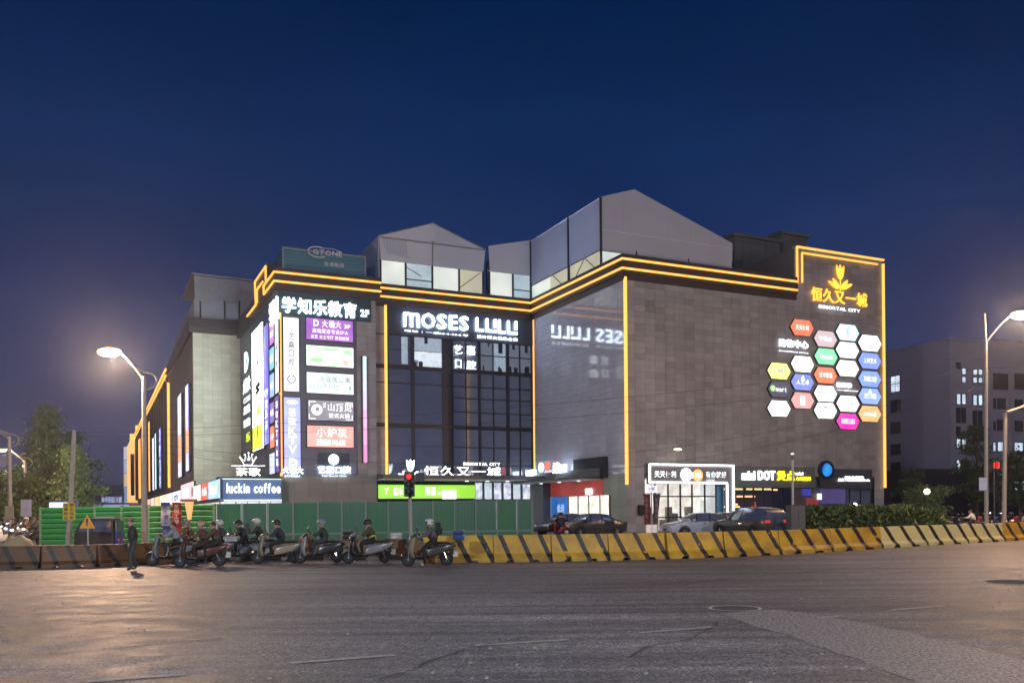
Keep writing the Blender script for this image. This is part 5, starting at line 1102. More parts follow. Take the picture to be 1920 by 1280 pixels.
def barrier_mesh(mat, L_=2.0, H_=.95, name='body'):
    prof = [(-.30, 0), (-.30, .16), (-.20, .30), (-.11, H_-.10), (-.085, H_), (.085, H_), (.11, H_-.10), (.20, .30), (.30, .16), (.30, 0)]
    xs_ = [-L_/2, -L_/2+.03, -L_*.29, -L_*.27, -L_*.19, -L_*.17, L_*.17, L_*.19, L_*.27, L_*.29, L_/2-.03, L_/2]
    m_ = MB(); K = len(prof)
    for i, x in enumerate(xs_):
        notch = i in (3, 4, 7, 8); s_ = .93 if i in (0, 11) else 1
        for (y, z_) in prof: m_.v.append((x, y*s_, (.085 if notch and z_ == 0 else z_)*(1 if s_ == 1 or z_ < .1 else .985)))
    for i in range(len(xs_)-1):
        for k in range(K-1): m_.f.append((i*K+k, (i+1)*K+k, (i+1)*K+k+1, i*K+k+1)); m_.m.append(0)
    m_.f.append(tuple(range(K))); m_.f.append(tuple(reversed([(len(xs_)-1)*K+k for k in range(K)]))); m_.m += [0, 0]
    return m_.mesh(name, mat, recalc=True)
bxy = [(860, 1055), (925, 1054), (1032, 1052.5), (1139, 1050.5), (1246, 1047.5), (1352, 1044), (1457, 1039.5), (1553, 1034), (1646, 1028), (1731, 1022.5), (1807, 1018.5), (1875, 1014.6), (1937, 1010), (1995, 1004)]
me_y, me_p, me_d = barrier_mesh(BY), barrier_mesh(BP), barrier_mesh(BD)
CAPM = pri('connector', (.08, .07, .05), .6)
cap_me = MB().tube([(0, 0, .2), (0, 0, .80)], .05, 6).mesh('connector_pin', CAPM)
ords = 'first second third fourth fifth sixth seventh eighth ninth tenth eleventh twelfth thirteenth'.split()
def barrier(A_, B2, me, label, group, hs_=1.0):
    jv = Vector((random.uniform(-.03, .03), random.uniform(-.08, .08), 0)); A_, B2 = A_+jv, B2+jv*random.uniform(-1, 1); mid = (A_+B2)/2; d = B2-A_; t = thing('road_barrier', label, 'barrier', mid, math.atan2(d.y, d.x), group)
    b_ = link('body', me, t); k = (d.length-.03)/2.0; b_.scale = (k, 1, hs_)
    c_ = link('connector_pin', cap_me, t, (1.0*k, 0, 0)); c_.scale = (1, 1, hs_)
pts = [G(*p) for p in bxy]; off = Vector((.0, .30, 0)); CAMXY = Vector((0, 0, 0))
pts = [p+Vector((p.x, p.y, 0)).normalized()*.3 for p in pts]
for i, (A_, B2) in enumerate(zip(pts[1:], pts[2:])):
    pale = 7 <= i <= 9  # glare falling on these is painted in as paler yellow
    barrier(A_, B2, me_p if pale else me_y, f'{"pale" if pale else "yellow"} barrier with black slanting stripes, {ords[i]} along from the riders', 'yellow and black barriers beside the road')
barrier(pts[0]-(pts[1]-pts[0])*1.0, pts[1], me_y, 'yellow barrier partly hidden behind the scooter with the blue box', 'yellow and black barriers beside the road')
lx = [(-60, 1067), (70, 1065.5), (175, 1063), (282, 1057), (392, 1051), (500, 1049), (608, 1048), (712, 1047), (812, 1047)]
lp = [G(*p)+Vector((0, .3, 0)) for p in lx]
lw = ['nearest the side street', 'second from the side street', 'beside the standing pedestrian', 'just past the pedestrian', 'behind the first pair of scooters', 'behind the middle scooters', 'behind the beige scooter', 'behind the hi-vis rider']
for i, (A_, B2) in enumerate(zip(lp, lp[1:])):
    barrier(A_, B2, me_d, f'dull brown barrier with dark stripes {lw[i]}', 'brown barriers', .80)
# ------------------------------------------------------------------ scooters
def paint(name, col): return pri('paint_'+name, col, .3, .0, var=.08, coat=.5, rvar=.08)
def wheel(parent, x, r_=.225, name='wheel'):
    w_ = link(name, MB().lathe([(r_*.62, -.03), (r_*.62, .03)], n=14, ax='y').mesh('hub', _m.get('dark_metal')), parent, (x, 0, r_))
    MB().lathe([(r_*.64, -.035), (r_*.82, -.055), (r_*.97, -.045), (r_, 0), (r_*.97, .045), (r_*.82, .055), (r_*.64, .035)], n=20, ax='y', cap=False).build('tyre', RUBBER, w_, smooth=True)
    m_ = MB().lathe([(r_*.18, -.05), (r_*.18, .05)], n=10, ax='y')
    for k in range(5):
        a = k*2*math.pi/5; m_.tube([(0, 0, 0), (r_*.65*math.cos(a), 0, r_*.65*math.sin(a))], .014, 5)
    m_.build('rim', STEEL, w_); return w_
def scooter(col, label, box=None, loc=(0, 0, 0), rz=0, group=None, apron=None, lights=False, lit=False, tall=0, seatcol=None, name='scooter'):
    t = thing(name, label, 'scooter', loc, rz, group); pm_ = paint(*col)
    wheel(t, .64, name='front_wheel'); wheel(t, -.62, name='rear_wheel')
    def loft(secs, nm, mat, n=10):                     # secs: (x, z, halfwidth, halfheight)
        m_ = MB()
        for (x, z_, hw_, hh) in secs:
            for k in range(n):
                a = 2*math.pi*k/n; m_.v.append((x, hw_*math.copysign(abs(math.cos(a))**.7, math.cos(a)), z_+hh*math.copysign(abs(math.sin(a))**.7, math.sin(a))))
        for i in range(len(secs)-1):
            for k in range(n): m_.f.append((i*n+k, (i+1)*n+k, (i+1)*n+(k+1) % n, i*n+(k+1) % n)); m_.m.append(0)
        m_.f.append(tuple(range(n))); m_.f.append(tuple(reversed([(len(secs)-1)*n+k for k in range(n)]))); m_.m += [0, 0]
        return m_.build(nm, mat, t, smooth=True, recalc=True)
    loft([(-.92, .70, .05, .04), (-.80, .64, .12, .09), (-.55, .56, .16, .15), (-.25, .50, .17, .17), (-.02, .44, .15, .15), (.06, .38, .13, .08)], 'rear_body', pm_)
    loft([(-.05, .285, .15, .04), (.15, .27, .17, .045), (.36, .28, .15, .05), (.42, .32, .12, .06)], 'floorboard', BLACK)
    loft([(-.78, .745, .08, .02), (-.62, .765, .14, .04), (-.38, .765, .155, .045), (-.15, .745, .14, .045), (-.02, .735, .10, .025)], 'seat', pri('seat_black', (.02, .018, .018), .55) if not seatcol else seatcol)
    m_ = MB()                                          # front apron, curved shell
    ap = [(.44, .28, .15), (.50, .40, .21), (.52, .56, .23), (.48, .74, .20), (.44, .88, .15), (.42, .98, .09)]; n = 7
    for (x, z_, hw_) in ap:
        for k in range(n): u_ = -1+2*k/(n-1); m_.v.append((x+.10*(1-u_*u_), hw_*u_, z_))
    for (x, z_, hw_) in ap:
        for k in range(n): u_ = -1+2*k/(n-1); m_.v.append((x-.03+.07*(1-u_*u_), hw_*u_*.97, z_))
    K = len(ap)*n
    for i in range(len(ap)-1):
        for k in range(n-1):
            m_.f.append((i*n+k, i*n+k+1, (i+1)*n+k+1, (i+1)*n+k)); m_.f.append((K+i*n+k, K+(i+1)*n+k, K+(i+1)*n+k+1, K+i*n+k+1)); m_.m += [0, 0]
        for k in (0, n-1): m_.f.append((i*n+k, (i+1)*n+k, K+(i+1)*n+k, K+i*n+k)); m_.m.append(0)
    m_.build('front_apron', pm_ if not apron else apron, t, smooth=True, recalc=True)
    loft([(.36, 1.0, .07, .05), (.44, 1.01, .13, .07), (.52, .98, .11, .06), (.56, .95, .05, .03)], 'handlebar_cowl', pm_)
    MB().tube([(.26, -.34, 1.02), (.32, -.22, 1.06), (.42, 0, 1.03), (.32, .22, 1.06), (.26, .34, 1.02)], .016, 6).build('handlebar', DARK, t)
    for s in (-1, 1):
        MB().tube([(.26, s*.35, 1.02), (.30, s*.25, 1.05)], .024, 6).build('grip', RUBBER, t)
        mi = MB().tube([(.32, s*.22, 1.06), (.36, s*.30, 1.22)], .008, 5).build('mirror_stalk', DARK, t)
        MB().ball((.36, s*.33, 1.25), (.02, .07, .045), 8, 6).build('mirror', CHROME, mi)
        MB().tube([(.60, s*.07, .70), (.64, s*.07, .24)], .018, 6).build('fork', STEEL, t)
        MB().tube([(-.30, s*.10, .30), (-.62, s*.08, .23)], .02, 6).build('swing_arm', DARK, t)
        MB().tube([(-.50, s*.10, .58), (-.60, s*.10, .26)], .025, 6).build('shock_absorber', CHROME, t)
    fd = MB()
    for i in range(9):
        a = R(20+i*16); x, z_ = .64+.27*math.cos(a), .225+.26*math.sin(a)
        fd.v += [(x, -.07, z_-.01), (x+.01*math.cos(a), 0, z_+.02), (x, .07, z_-.01)]
        if i: q = (i-1)*3; fd.f += [(q, q+3, q+4, q+1), (q+1, q+4, q+5, q+2)]; fd.m += [0, 0]
    fd.build('front_fender', pm_, t, smooth=True)
    MB().box(-.86, -.72, -.09, .09, .38, .60).build('rear_fender', BLACK, t, bevel=.02)
    MB().box(-1.0, -.84, -.08, .08, .30, .48).build('number_plate', pri('plate_white', (.5, .5, .45), .5), t)
    MB().ball((.585, 0, .90), (.03, .085, .06), 10, 6).build('headlight', HEAD if lights else pri('lens_clear', (.6, .62, .65), .12), t)
    MB().box(-.94, -.90, -.09, .09, .63, .69).build('tail_light', REDP if lit else pri('lens_red', (.25, .01, .01), .2), t, bevel=.01)
    for s in (-1, 1): MB().ball((.545, s*.17, .78), (.02, .035, .02), 8, 5).build('indicator', pri('lens_amber', (.5, .2, .02), .2), t)
    MB().tube([(-.2, -.12, .3), (-.14, -.22, .02)], .012, 5).build('side_stand', STEEL, t)
    MB().tube([(-.75, -.1, .74), (-1.0, -.12, .80), (-1.0, .12, .80), (-.75, .1, .74)], .012, 5).build('grab_rail', CHROME, t)
    if box:
        bm_, sz = box; MB().box(-1.22, -.82, -.2, .2, .84, .84+sz*.6).build('top_box', bm_, t, bevel=.05)
        MB().box(-1.225, -.815, -.205, .205, .84+sz*.6+.002, .84+sz).build('top_box_lid', bm_, t, bevel=.05)
    return t
# ------------------------------------------------------------------ people
def cloth(name, col): return pri('cloth_'+name, col, .8, var=.2, scale=9, bump=.5, bscale=25, rvar=.1)
SKIN = pri('skin', (.42, .25, .18), .5, var=.06)
SHOE = pri('shoe', (.03, .025, .02), .6)
def person(label, J, jacket, trousers, loc=(0, 0, 0), rz=0, group=None, helmet=None, hair=(.015, .012, .01), shoes=None, hat=None, visor=False, bulk=1.16, vest=None):
    """J: joints; the whole body is one skinned graph"""
    t = thing('person', label, 'person', loc, rz, group); V, Ed, Rd, reg = [], [], [], []
    def v(p, r_, g): V.append(Vector(p)); Rd.append(r_ if isinstance(r_, tuple) else (r_, r_)); reg.append(g); return len(V)-1
    def e(a, b2): Ed.append((a, b2)); return b2
    pel, ch, nk, hd = [Vector(J[k]) for k in ('pelvis', 'chest', 'neck', 'head')]
    f = Vector(J.get('face', (1, 0, 0))).normalized(); side = Vector((-f.y, f.x, 0)).normalized()
    a0 = v(pel, (.17*bulk, .15*bulk), 1); a1 = e(a0, v(pel.lerp(ch, .35), (.165*bulk, .15*bulk), 0)); a1 = e(a1, v(pel.lerp(ch, .7), (.17*bulk, .15*bulk), 0)); a2 = e(a1, v(ch, (.175*bulk, .14*bulk), 0)); a3 = e(a2, v(nk, (.070, .070), 2))
    a4 = e(a3, v(hd-Vector((0, 0, .04)), (.080, .085), 2)); e(a4, v(hd+Vector((0, 0, .07)), (.075, .085), 2)); nb = v(hd+f*.095-Vector((0, 0, .015)), (.018, .018), 2); e(a4, nb)
    chin = v(hd+f*.05-Vector((0, 0, .10)), (.035, .03), 2); e(a4, chin)
    for s, nm in ((1, 'L'), (-1, 'R')):
        sh, el_, wr = [Vector(J[k+nm]) for k in ('shoulder', 'elbow', 'wrist')]
        b1 = e(a2, v(sh, (.078*bulk, .078*bulk), 0)); b2 = e(b1, v(el_, (.062*bulk, .062*bulk), 0)); b3 = e(b2, v(wr, (.032, .030), 2))
        d = (wr-el_).normalized(); pd = Vector(J.get('grip', (1, 0, -.3))).normalized(); pc = wr+(d*.3+pd*.7).normalized()*.07; b4 = e(b3, v(pc, (.032, .018), 2)); ax = d.cross(Vector((0, 0, 1)))
        ax = ax.normalized() if ax.length > .1 else side
        for k in range(4):
            o_ = ax*(-.027+.018*k); L_ = (.052, .060, .056, .044)[k]; k1 = e(b4, v(pc+o_+pd*.035, (.009, .009), 2)); k2 = e(k1, v(pc+o_+pd*(.035+L_*.5)-Vector((0, 0, L_*.25)), (.0085, .0085), 2)); e(k2, v(pc+o_+pd*(.03+L_*.45)-Vector((0, 0, L_*.8)), (.008, .008), 2))
        k1 = e(b4, v(pc-ax*.04*s-pd*.005-Vector((0, 0, .01)), (.011, .011), 2)); e(k1, v(pc-ax*.05*s+pd*.03-Vector((0, 0, .03)), (.009, .009), 2))
        hp, kn, an, to = [Vector(J[k+nm]) for k in ('hip', 'knee', 'ankle', 'toe')]
        c1_ = e(a0, v(hp, (.095*bulk, .095*bulk), 1)); c2_ = e(c1_, v(hp.lerp(kn, .5), (.085*bulk, .085*bulk), 1)); c3_ = e(c2_, v(kn, (.062, .062), 1)); c4_ = e(c3_, v(kn.lerp(an, .45), (.060, .060), 1)); c5_ = e(c4_, v(an, (.045, .045), 1))
        e(c5_, v(to, (.038, .030), 3))
    me = bpy.data.meshes.new('body'); me.from_pydata([tuple(p) for p in V], Ed, []); o = link('body', me)
    md = o.modifiers.new('s', 'SKIN'); md.use_smooth_shade = True
    for i, sv in enumerate(me.skin_vertices[0].data): sv.radius = Rd[i]; sv.use_root = (i == 0)
    m2 = o.modifiers.new('d', 'SUBSURF'); m2.levels = m2.render_levels = 1
    dg = bpy.context.evaluated_depsgraph_get(); nm_ = bpy.data.meshes.new_from_object(o.evaluated_get(dg)); bpy.data.objects.remove(o); bpy.data.meshes.remove(me)
    nm_.name = 'body'
    for m_ in (jacket, trousers, SKIN, shoes or SHOE, vest or jacket): nm_.materials.append(m_)
    segs = [(V[a], V[b2], reg[b2]) for a, b2 in Ed]
    for p in nm_.polygons:
        c_ = p.center; best, bg_ = 9, 0
        for A_, B2, g in segs:
            d = B2-A_; u_ = max(0, min(1, (c_-A_).dot(d)/max(d.length_squared, 1e-9))); q = (c_-(A_+d*u_)).length
            if g == 2 and (A_-ch).length < .02: q += .03 if u_ < .7 else -.02
            if g == 2 and u_ < .9 and any((A_-Vector(J['elbow'+s])).length < .01 for s in 'LR'): gg = 0
            elif g == 3 and u_ < .35: gg = 1
            elif g == 0 and (A_-pel).length < .01 and u_ < .35: gg = 0
            else: gg = g
            if q < best: best, bg_ = q, gg
        p.material_index = bg_; p.use_smooth = True
    link('body', nm_, t)
    up = Vector((0, 0, 1))
    for s in (-1, 1): MB().ball(tuple(hd+f*.083+side*s*.032+up*.01), .011, 8, 5).build('eye', INKD, t)
    MB().box(-.02, .02, -.003, .003, -.004, .004).build('mouth', pri('lip', (.3, .1, .08), .5), t, tuple(hd+f*.088-up*.05), math.atan2(side.y, side.x))
    for s in (-1, 1): MB().ball(tuple(hd+side*s*.082), (.014, .014, .028), 6, 5).build('ear', SKIN, t)
    if helmet:
        m_ = MB(); n, k_ = 16, 9; c_ = hd+up*.035-f*.012
        for i in range(1, k_):
            ph = math.pi*.62*i/(k_-1)
            for j in range(n):
                a = 2*math.pi*j/n; dd = f*math.cos(a)+side*math.sin(a); drop = ph if math.cos(a) < .45 else min(ph, R(78)); m_.v.append(tuple(c_+dd*(.148*math.sin(drop))*(1.10 if abs(math.cos(a)) > .7 else 1)+up*.142*math.cos(drop)))
        top = len(m_.v); m_.v.append(tuple(c_+up*.142))
        for j in range(n): m_.f.append((top, j, (j+1) % n)); m_.m.append(0)
        for i in range(k_-2):
            for j in range(n): m_.f.append((i*n+j, (i+1)*n+j, (i+1)*n+(j+1) % n, i*n+(j+1) % n)); m_.m.append(0)
        h_ = m_.build('helmet', helmet, t, smooth=True)
        m_ = MB()
        for i in range(7):
            a = R(-60+20*i); dd = f*math.cos(a)+side*math.sin(a); m_.v += [tuple(c_+dd*.160+up*.055), tuple(c_+dd*(.185 if not visor else .175)+up*(.03 if not visor else -.07))]
            if i: m_.f.append((2*i-2, 2*i, 2*i+1, 2*i-1)); m_.m.append(0)
        m_.build('visor', pri('visor_smoke', (.08, .09, .10), .08, coat=.5) if visor else BLACK, h_, smooth=True)
        MB().tube([tuple(hd+side*.085+up*.0), tuple(hd+f*.03-up*.115), tuple(hd-side*.085)], .007, 5).build('chin_strap', BLACK, h_)
    else:
        m_ = MB(); c_ = hd+up*.03-f*.018; n, k_ = 14, 7
        for i in range(1, k_):
            ph = math.pi*.60*i/(k_-1)
            for j in range(n):
                a = 2*math.pi*j/n; dd = f*math.cos(a)+side*math.sin(a); pp = ph if math.cos(a) < .35 else min(ph, R(52)); rr = random.uniform(.97, 1.04); m_.v.append(tuple(c_+dd*.100*rr*math.sin(pp)*1.02+up*.115*math.cos(pp)))
        top = len(m_.v); m_.v.append(tuple(c_+up*.118))
        for j in range(n): m_.f.append((top, j, (j+1) % n)); m_.m.append(0)
        for i in range(k_-2):
            for j in range(n): m_.f.append((i*n+j, (i+1)*n+j, (i+1)*n+(j+1) % n, i*n+(j+1) % n)); m_.m.append(0)
        m_.build('hair', pri('hair', hair, .6), t, smooth=True)
        if hat:
            c_ = hd+up*.045; m_ = MB(); m_.lathe([(.001, .10), (.08, .09), (.105, .04), (.108, 0)], tuple(c_), 14, cap=False); m_.tube([tuple(c_+f*.09+side*.06), tuple(c_+f*.19), tuple(c_+f*.09-side*.06)], .012, 5); m_.build('cap', hat, t, smooth=True)
    if vest:
        m_ = MB(); n = 12; sp = [pel.lerp(ch, .15), pel.lerp(ch, .6), ch, ch.lerp(nk, .45)]; rr = [(.165, .145), (.165, .145), (.185, .15), (.13, .10)]
        for c_, r_ in zip(sp, rr):
            for k in range(n): a = 2*math.pi*k/n; m_.v.append(tuple(c_+side*r_[0]*math.cos(a)+f*r_[1]*math.sin(a)))
        for i in range(3):
            for k in range(n): m_.f.append((i*n+k, i*n+(k+1) % n, (i+1)*n+(k+1) % n, (i+1)*n+k)); m_.m.append(0)
        m_.build('vest', vest, t, smooth=True)
    return t
def riding(foot=(0, 0), lean=0, look=(1, .15, -.05), down=False, h=0, passenger=0):
    x = -.22-passenger; g = .76+h
    J = dict(pelvis=(x, 0, g+.06), chest=(x+.10+lean, 0, g+.40), neck=(x+.13+lean*1.2, 0, g+.52), head=(x+.165+lean*1.3, 0, g+.63), face=look, grip=(.9, 0, -.4))
    for s, n in ((1, 'L'), (-1, 'R')):
        J['shoulder'+n] = (x+.11+lean, s*.19, g+.44); J['elbow'+n] = (x+.30+lean*.8, s*.29, g+.24); J['wrist'+n] = (.22-passenger*.55, s*.31, 1.03 if not passenger else 1.0)
        J['hip'+n] = (x+.03, s*.10, g+.04)
        ft = foot[0 if s == 1 else 1]
        if ft: J['knee'+n] = (x+.38, s*.22, g-.18); J['ankle'+n] = (x+.30, s*.30, .10); J['toe'+n] = (x+.46, s*.32, .04)
        else: J['knee'+n] = (x+.42, s*.16, g-.06); J['ankle'+n] = (x+.38, s*.13, .40); J['toe'+n] = (x+.54, s*.14, .35)
    return J
def at(px, py): g_ = G(px, py); return (g_.x, g_.y, 0)
PI = math.pi
WH = pri('helmet_white', (.62, .62, .62), .25, coat=.4); BKH = pri('helmet_black', (.03, .03, .035), .2, coat=.5); GYH = pri('helmet_grey', (.22, .23, .25), .3, coat=.4); PKH = pri('helmet_tan', (.45, .28, .2), .35)
JG, JB, JN, JD, TB, TN, CAMO = cloth('grey', (.09, .09, .105)), cloth('brown', (.10, .055, .045)), cloth('navy', (.02, .024, .05)), cloth('dark_green', (.025, .045, .035)), cloth('black', (.012, .012, .015)), cloth('denim', (.035, .04, .06)), pri('cloth_camo', (.055, .06, .03), .8, var=.9, scale=14)
HV = pri('hi_vis_yellow', (.50, .55, .08), .6, var=.5, scale=10)
# the rider nearest the yellow barriers
s_y = lambda px, py, a: (at(px, py), PI+R(a))
l, rz = s_y(802, 1060.5, 8)
scooter(('dark_olive', (.05, .05, .045)), 'dark scooter with pale apron and a blue rear box beside the yellow barriers', box=(pri('navy_box', (.03, .06, .16), .3, coat=.5), .34), loc=l, rz=rz, apron=pri('pale_cover', (.30, .29, .17), .8, var=.3, bump=.6))
person('rider in a grey jacket and white open helmet, foot down on the road', riding((1, 1)), JG, TB, l, rz, helmet=WH, shoes=pri('shoe_tan', (.4, .3, .25), .6), bulk=1.25)
# leg blanket on that scooter
def blanket(l, rz, mat, label):
    r = thing('leg_cover', label, 'leg cover', l, rz); m_ = MB()
    secs = [(.40, 1.0, .30), (.30, .92, .28), (.18, .84, .24), (.14, .66, .22), (.18, .46, .22), (.22, .36, .20)]
    for x, z_, hw_ in secs:
        for k in range(7): u_ = -1+k/3; m_.v.append((x-.10*u_*u_+.02*math.sin(k*2+z_*9), hw_*u_, z_-.05*u_*u_))
    for i in range(5):
        for k in range(6): m_.f.append((i*7+k, i*7+k+1, i*7+k+8, i*7+k+7)); m_.m.append(0)
    m_.build('cloth', mat, r, smooth=True)
blanket(l, rz, pri('quilt_olive', (.26, .26, .13), .8, var=.5, scale=6, bump=.8), 'pale olive quilted leg cover on the scooter by the yellow barriers')
l, rz = s_y(688, 1055.5, 14)
scooter(('silver', (.22, .22, .24)), 'silver and black scooter with a pale flat top box, under the hi-vis rider', box=(pri('pale_box', (.55, .55, .56), .3, coat=.4), .20), loc=l, rz=rz, apron=paint('gloss_black', (.02, .02, .025)))
person('rider in a camouflage jacket with yellow hi-vis bands and a dark full visor helmet', riding((0, 0), .03), CAMO, TB, l, rz, helmet=BKH, visor=True, vest=HV, bulk=1.28)
l, rz = s_y(598, 1055, 10)
scooter(('charcoal', (.035, .035, .04)), 'dark scooter with white front badge panel, between the beige scooter and the hi-vis rider', loc=l, rz=rz, apron=paint('dull_white', (.40, .40, .38)), box=(pri('black_box', (.02, .02, .02), .4), .30))
person('rider in a dark green jacket and grey helmet looking towards the fence', riding((0, 0), -.02, look=(1, -.5, 0)), JD, TN, l, rz, helmet=GYH)
blanket(l, rz, pri('quilt_tan', (.20, .17, .11), .8, var=.5, scale=6, bump=.8), 'tan padded leg cover on the dark scooter with the badge panel')
l, rz = s_y(518, 1056, 12)
scooter(('beige', (.32, .26, .18)), 'beige scooter with orange rear panel, ridden by the navy clad rider', loc=l, rz=rz, lit=True, box=(pri('orange_box', (.6, .15, .02), .4), .12))
person('rider in navy clothes and a black helmet, face covered, on the beige scooter', riding((0, 0), .04), JN, TB, l, rz, helmet=BKH)
l, rz = s_y(478, 1049, 16)
scooter(('slate', (.10, .12, .15)), 'slate scooter half hidden behind the beige one', loc=l, rz=rz)
person('rider in a dark green jacket and pale helmet behind the navy clad rider', riding((0, 0), 0, h=.04), JD, TB, l, rz, helmet=WH)
l, rz = s_y(452, 1054, 20)
scooter(('pearl', (.24, .27, .31)), 'pearl white scooter with a round front badge, third from the pedestrian', loc=l, rz=rz)
person('rider in a black padded jacket hunched forward, white band on the helmet', riding((0, 0), .12), cloth('black_green', (.025, .03, .028)), TB, l, rz, helmet=BKH)
MB().tube([(0, 0, 0), (.01, 0, 0)], .01, 4)
l, rz = s_y(375, 1062, 12)
scooter(('maroon', (.10, .03, .03)), 'dark maroon scooter carrying two riders, second from the pedestrian', loc=l, rz=rz, box=(pri('silver_box', (.4, .4, .4), .3), .16), lit=True)
person('driver in a brown coat and tan helmet with a passenger behind', riding((0, 1), .04), JB, cloth('dark_brown', (.04, .022, .02)), l, rz, helmet=PKH, bulk=1.3)
person('passenger in a dark brown coat with long reddish hair, sitting behind the driver', riding((0, 0), .0, passenger=.36, look=(1, -.2, 0)), cloth('umber', (.085, .05, .04)), TB, l, rz, hair=(.07, .025, .015))
l, rz = s_y(322, 1059, 10)
scooter(('chrome_white', (.30, .30, .32)), 'white fronted scooter with tan leg cover, nearest the pedestrian', loc=l, rz=rz, lights=False)
person('rider in a grey and white jacket with dark hair, nearest the pedestrian', riding((0, 0), .02, look=(1, .5, 0)), cloth('pale_grey', (.26, .28, .32)), TN, l, rz)
blanket(l, rz, pri('quilt_cream', (.42, .34, .24), .8, var=.4, scale=6, bump=.8), 'cream padded leg cover on the scooter nearest the pedestrian')
# further riders packed in behind the first rank
def crowd(px, py, a, col, lab, jk, hel, plab, lean, look, **k):
    l, rz = s_y(px, py, a); scooter(col, lab, loc=l, rz=rz, **k); person(plab, riding((0, 1), lean, look=look), jk, TB, l, rz, helmet=hel)
crowd(352, 1052, 22, ('soot', (.04, .04, .045)), 'sooty scooter squeezed behind the maroon one', cloth('rust', (.14, .05, .03)), GYH, 'rider in a rust coloured jacket behind the brown coated driver', .10, (1, .2, -.2))
crowd(410, 1050, 6, ('blue_grey', (.09, .12, .18)), 'blue grey scooter behind the tail of the maroon one', cloth('slate', (.06, .07, .09)), WH, 'rider in a slate jacket and white helmet behind the passenger', .02, (1, -.6, 0))
def backpack(px, py, a, mat, label, x=-.42, z_=1.02):
    l, rz = s_y(px, py, a); r = thing('backpack', label, 'backpack', l, rz); MB().box(x-.16, x+.0, -.15, .15, z_, z_+.42).build('bag', mat, r, bevel=.05); MB().box(x-.21, x-.165, -.11, .11, z_+.04, z_+.22).build('pocket', mat, r, bevel=.02)
    for s in (-1, 1): MB().tube([(x, s*.1, z_+.40), (x+.16, s*.12, z_+.44), (x+.30, s*.12, z_+.25), (x+.05, s*.13, z_+.05)], .02, 5).build('strap', BLACK, r)
backpack(802, 1060.5, 8, cloth('bag_black', (.02, .02, .025)), 'black backpack worn by the rider in the grey jacket', -.28)
backpack(452, 1054, 20, cloth('bag_grey', (.05, .055, .06)), 'dark grey backpack worn by the hunched rider', -.14)
# pedestrian
J = dict(pelvis=(0, 0, .93), chest=(.03, 0, 1.28), neck=(.06, 0, 1.43), head=(.09, 0, 1.55), face=(1, .2, -.15), grip=(.2, 0, -1))
for s, n in ((1, 'L'), (-1, 'R')):
    J['shoulder'+n] = (.02, s*.19, 1.36); J['elbow'+n] = (-.02+.06*s, s*.26, 1.08); J['wrist'+n] = (.10+.05*s, s*.24, .86); J['hip'+n] = (0, s*.10, .90); J['knee'+n] = (.06+.04*s, s*.11, .50); J['ankle'+n] = (-.02+.09*s, s*.11, .09); J['toe'+n] = (.12+.09*s, s*.13, .045)
person('pedestrian in a dark jacket and flat cap standing by the brown barriers', J, cloth('ink', (.03, .032, .035)), cloth('grey_green', (.055, .065, .068)), at(250, 1069), PI+R(30), hat=cloth('cap_tan', (.22, .17, .12)))
# enclosed tricycle behind the brown barriers
z = 40; b = GX(183, z); tr_ = thing('tricycle_taxi', 'dark enclosed three wheeled tricycle with a blue rear panel, behind the brown barriers', 'tricycle', b, R(4)); s_ = z/FPX
DK = paint('tricycle_dark', (.04, .025, .025))
MB().prism([(-.85, .35), (-.82, 1.0), (-.55, 1.50), (-.1, 1.62), (.85, 1.62), (.9, .35)], -.5, .5).build('cabin', DK, tr_, bevel=.05)
MB().prism([(-.72, 1.02), (-.48, 1.44), (-.12, 1.52), (-.12, 1.02)], -.515, -.505).build('window_pane', GLASS2, tr_); MB().box(0, .78, -.515, -.505, 1.02, 1.5).build('window_pane', GLASS2, tr_)
MB().box(.92, 1.02, -.45, .45, .4, .95).build('rear_panel', paint('royal_blue', (.02, .03, .30)), tr_, bevel=.02); MB().box(.92, 1.0, -.42, .42, 1.0, 1.5).build('rear_window', GLASS2, tr_)
MB().box(.1, .95, -.55, .55, 1.64, 1.69).build('roof_rack', STEEL, tr_)
for x, y in ((-.75, 0), (.6, -.48), (.6, .48)): w_ = wheel(tr_, x, .24); w_.location.y = y
for y in (-.3, .3): MB().box(1.02, 1.04, y-.05, y+.05, .6, .7).build('tail_light', REDP, tr_)

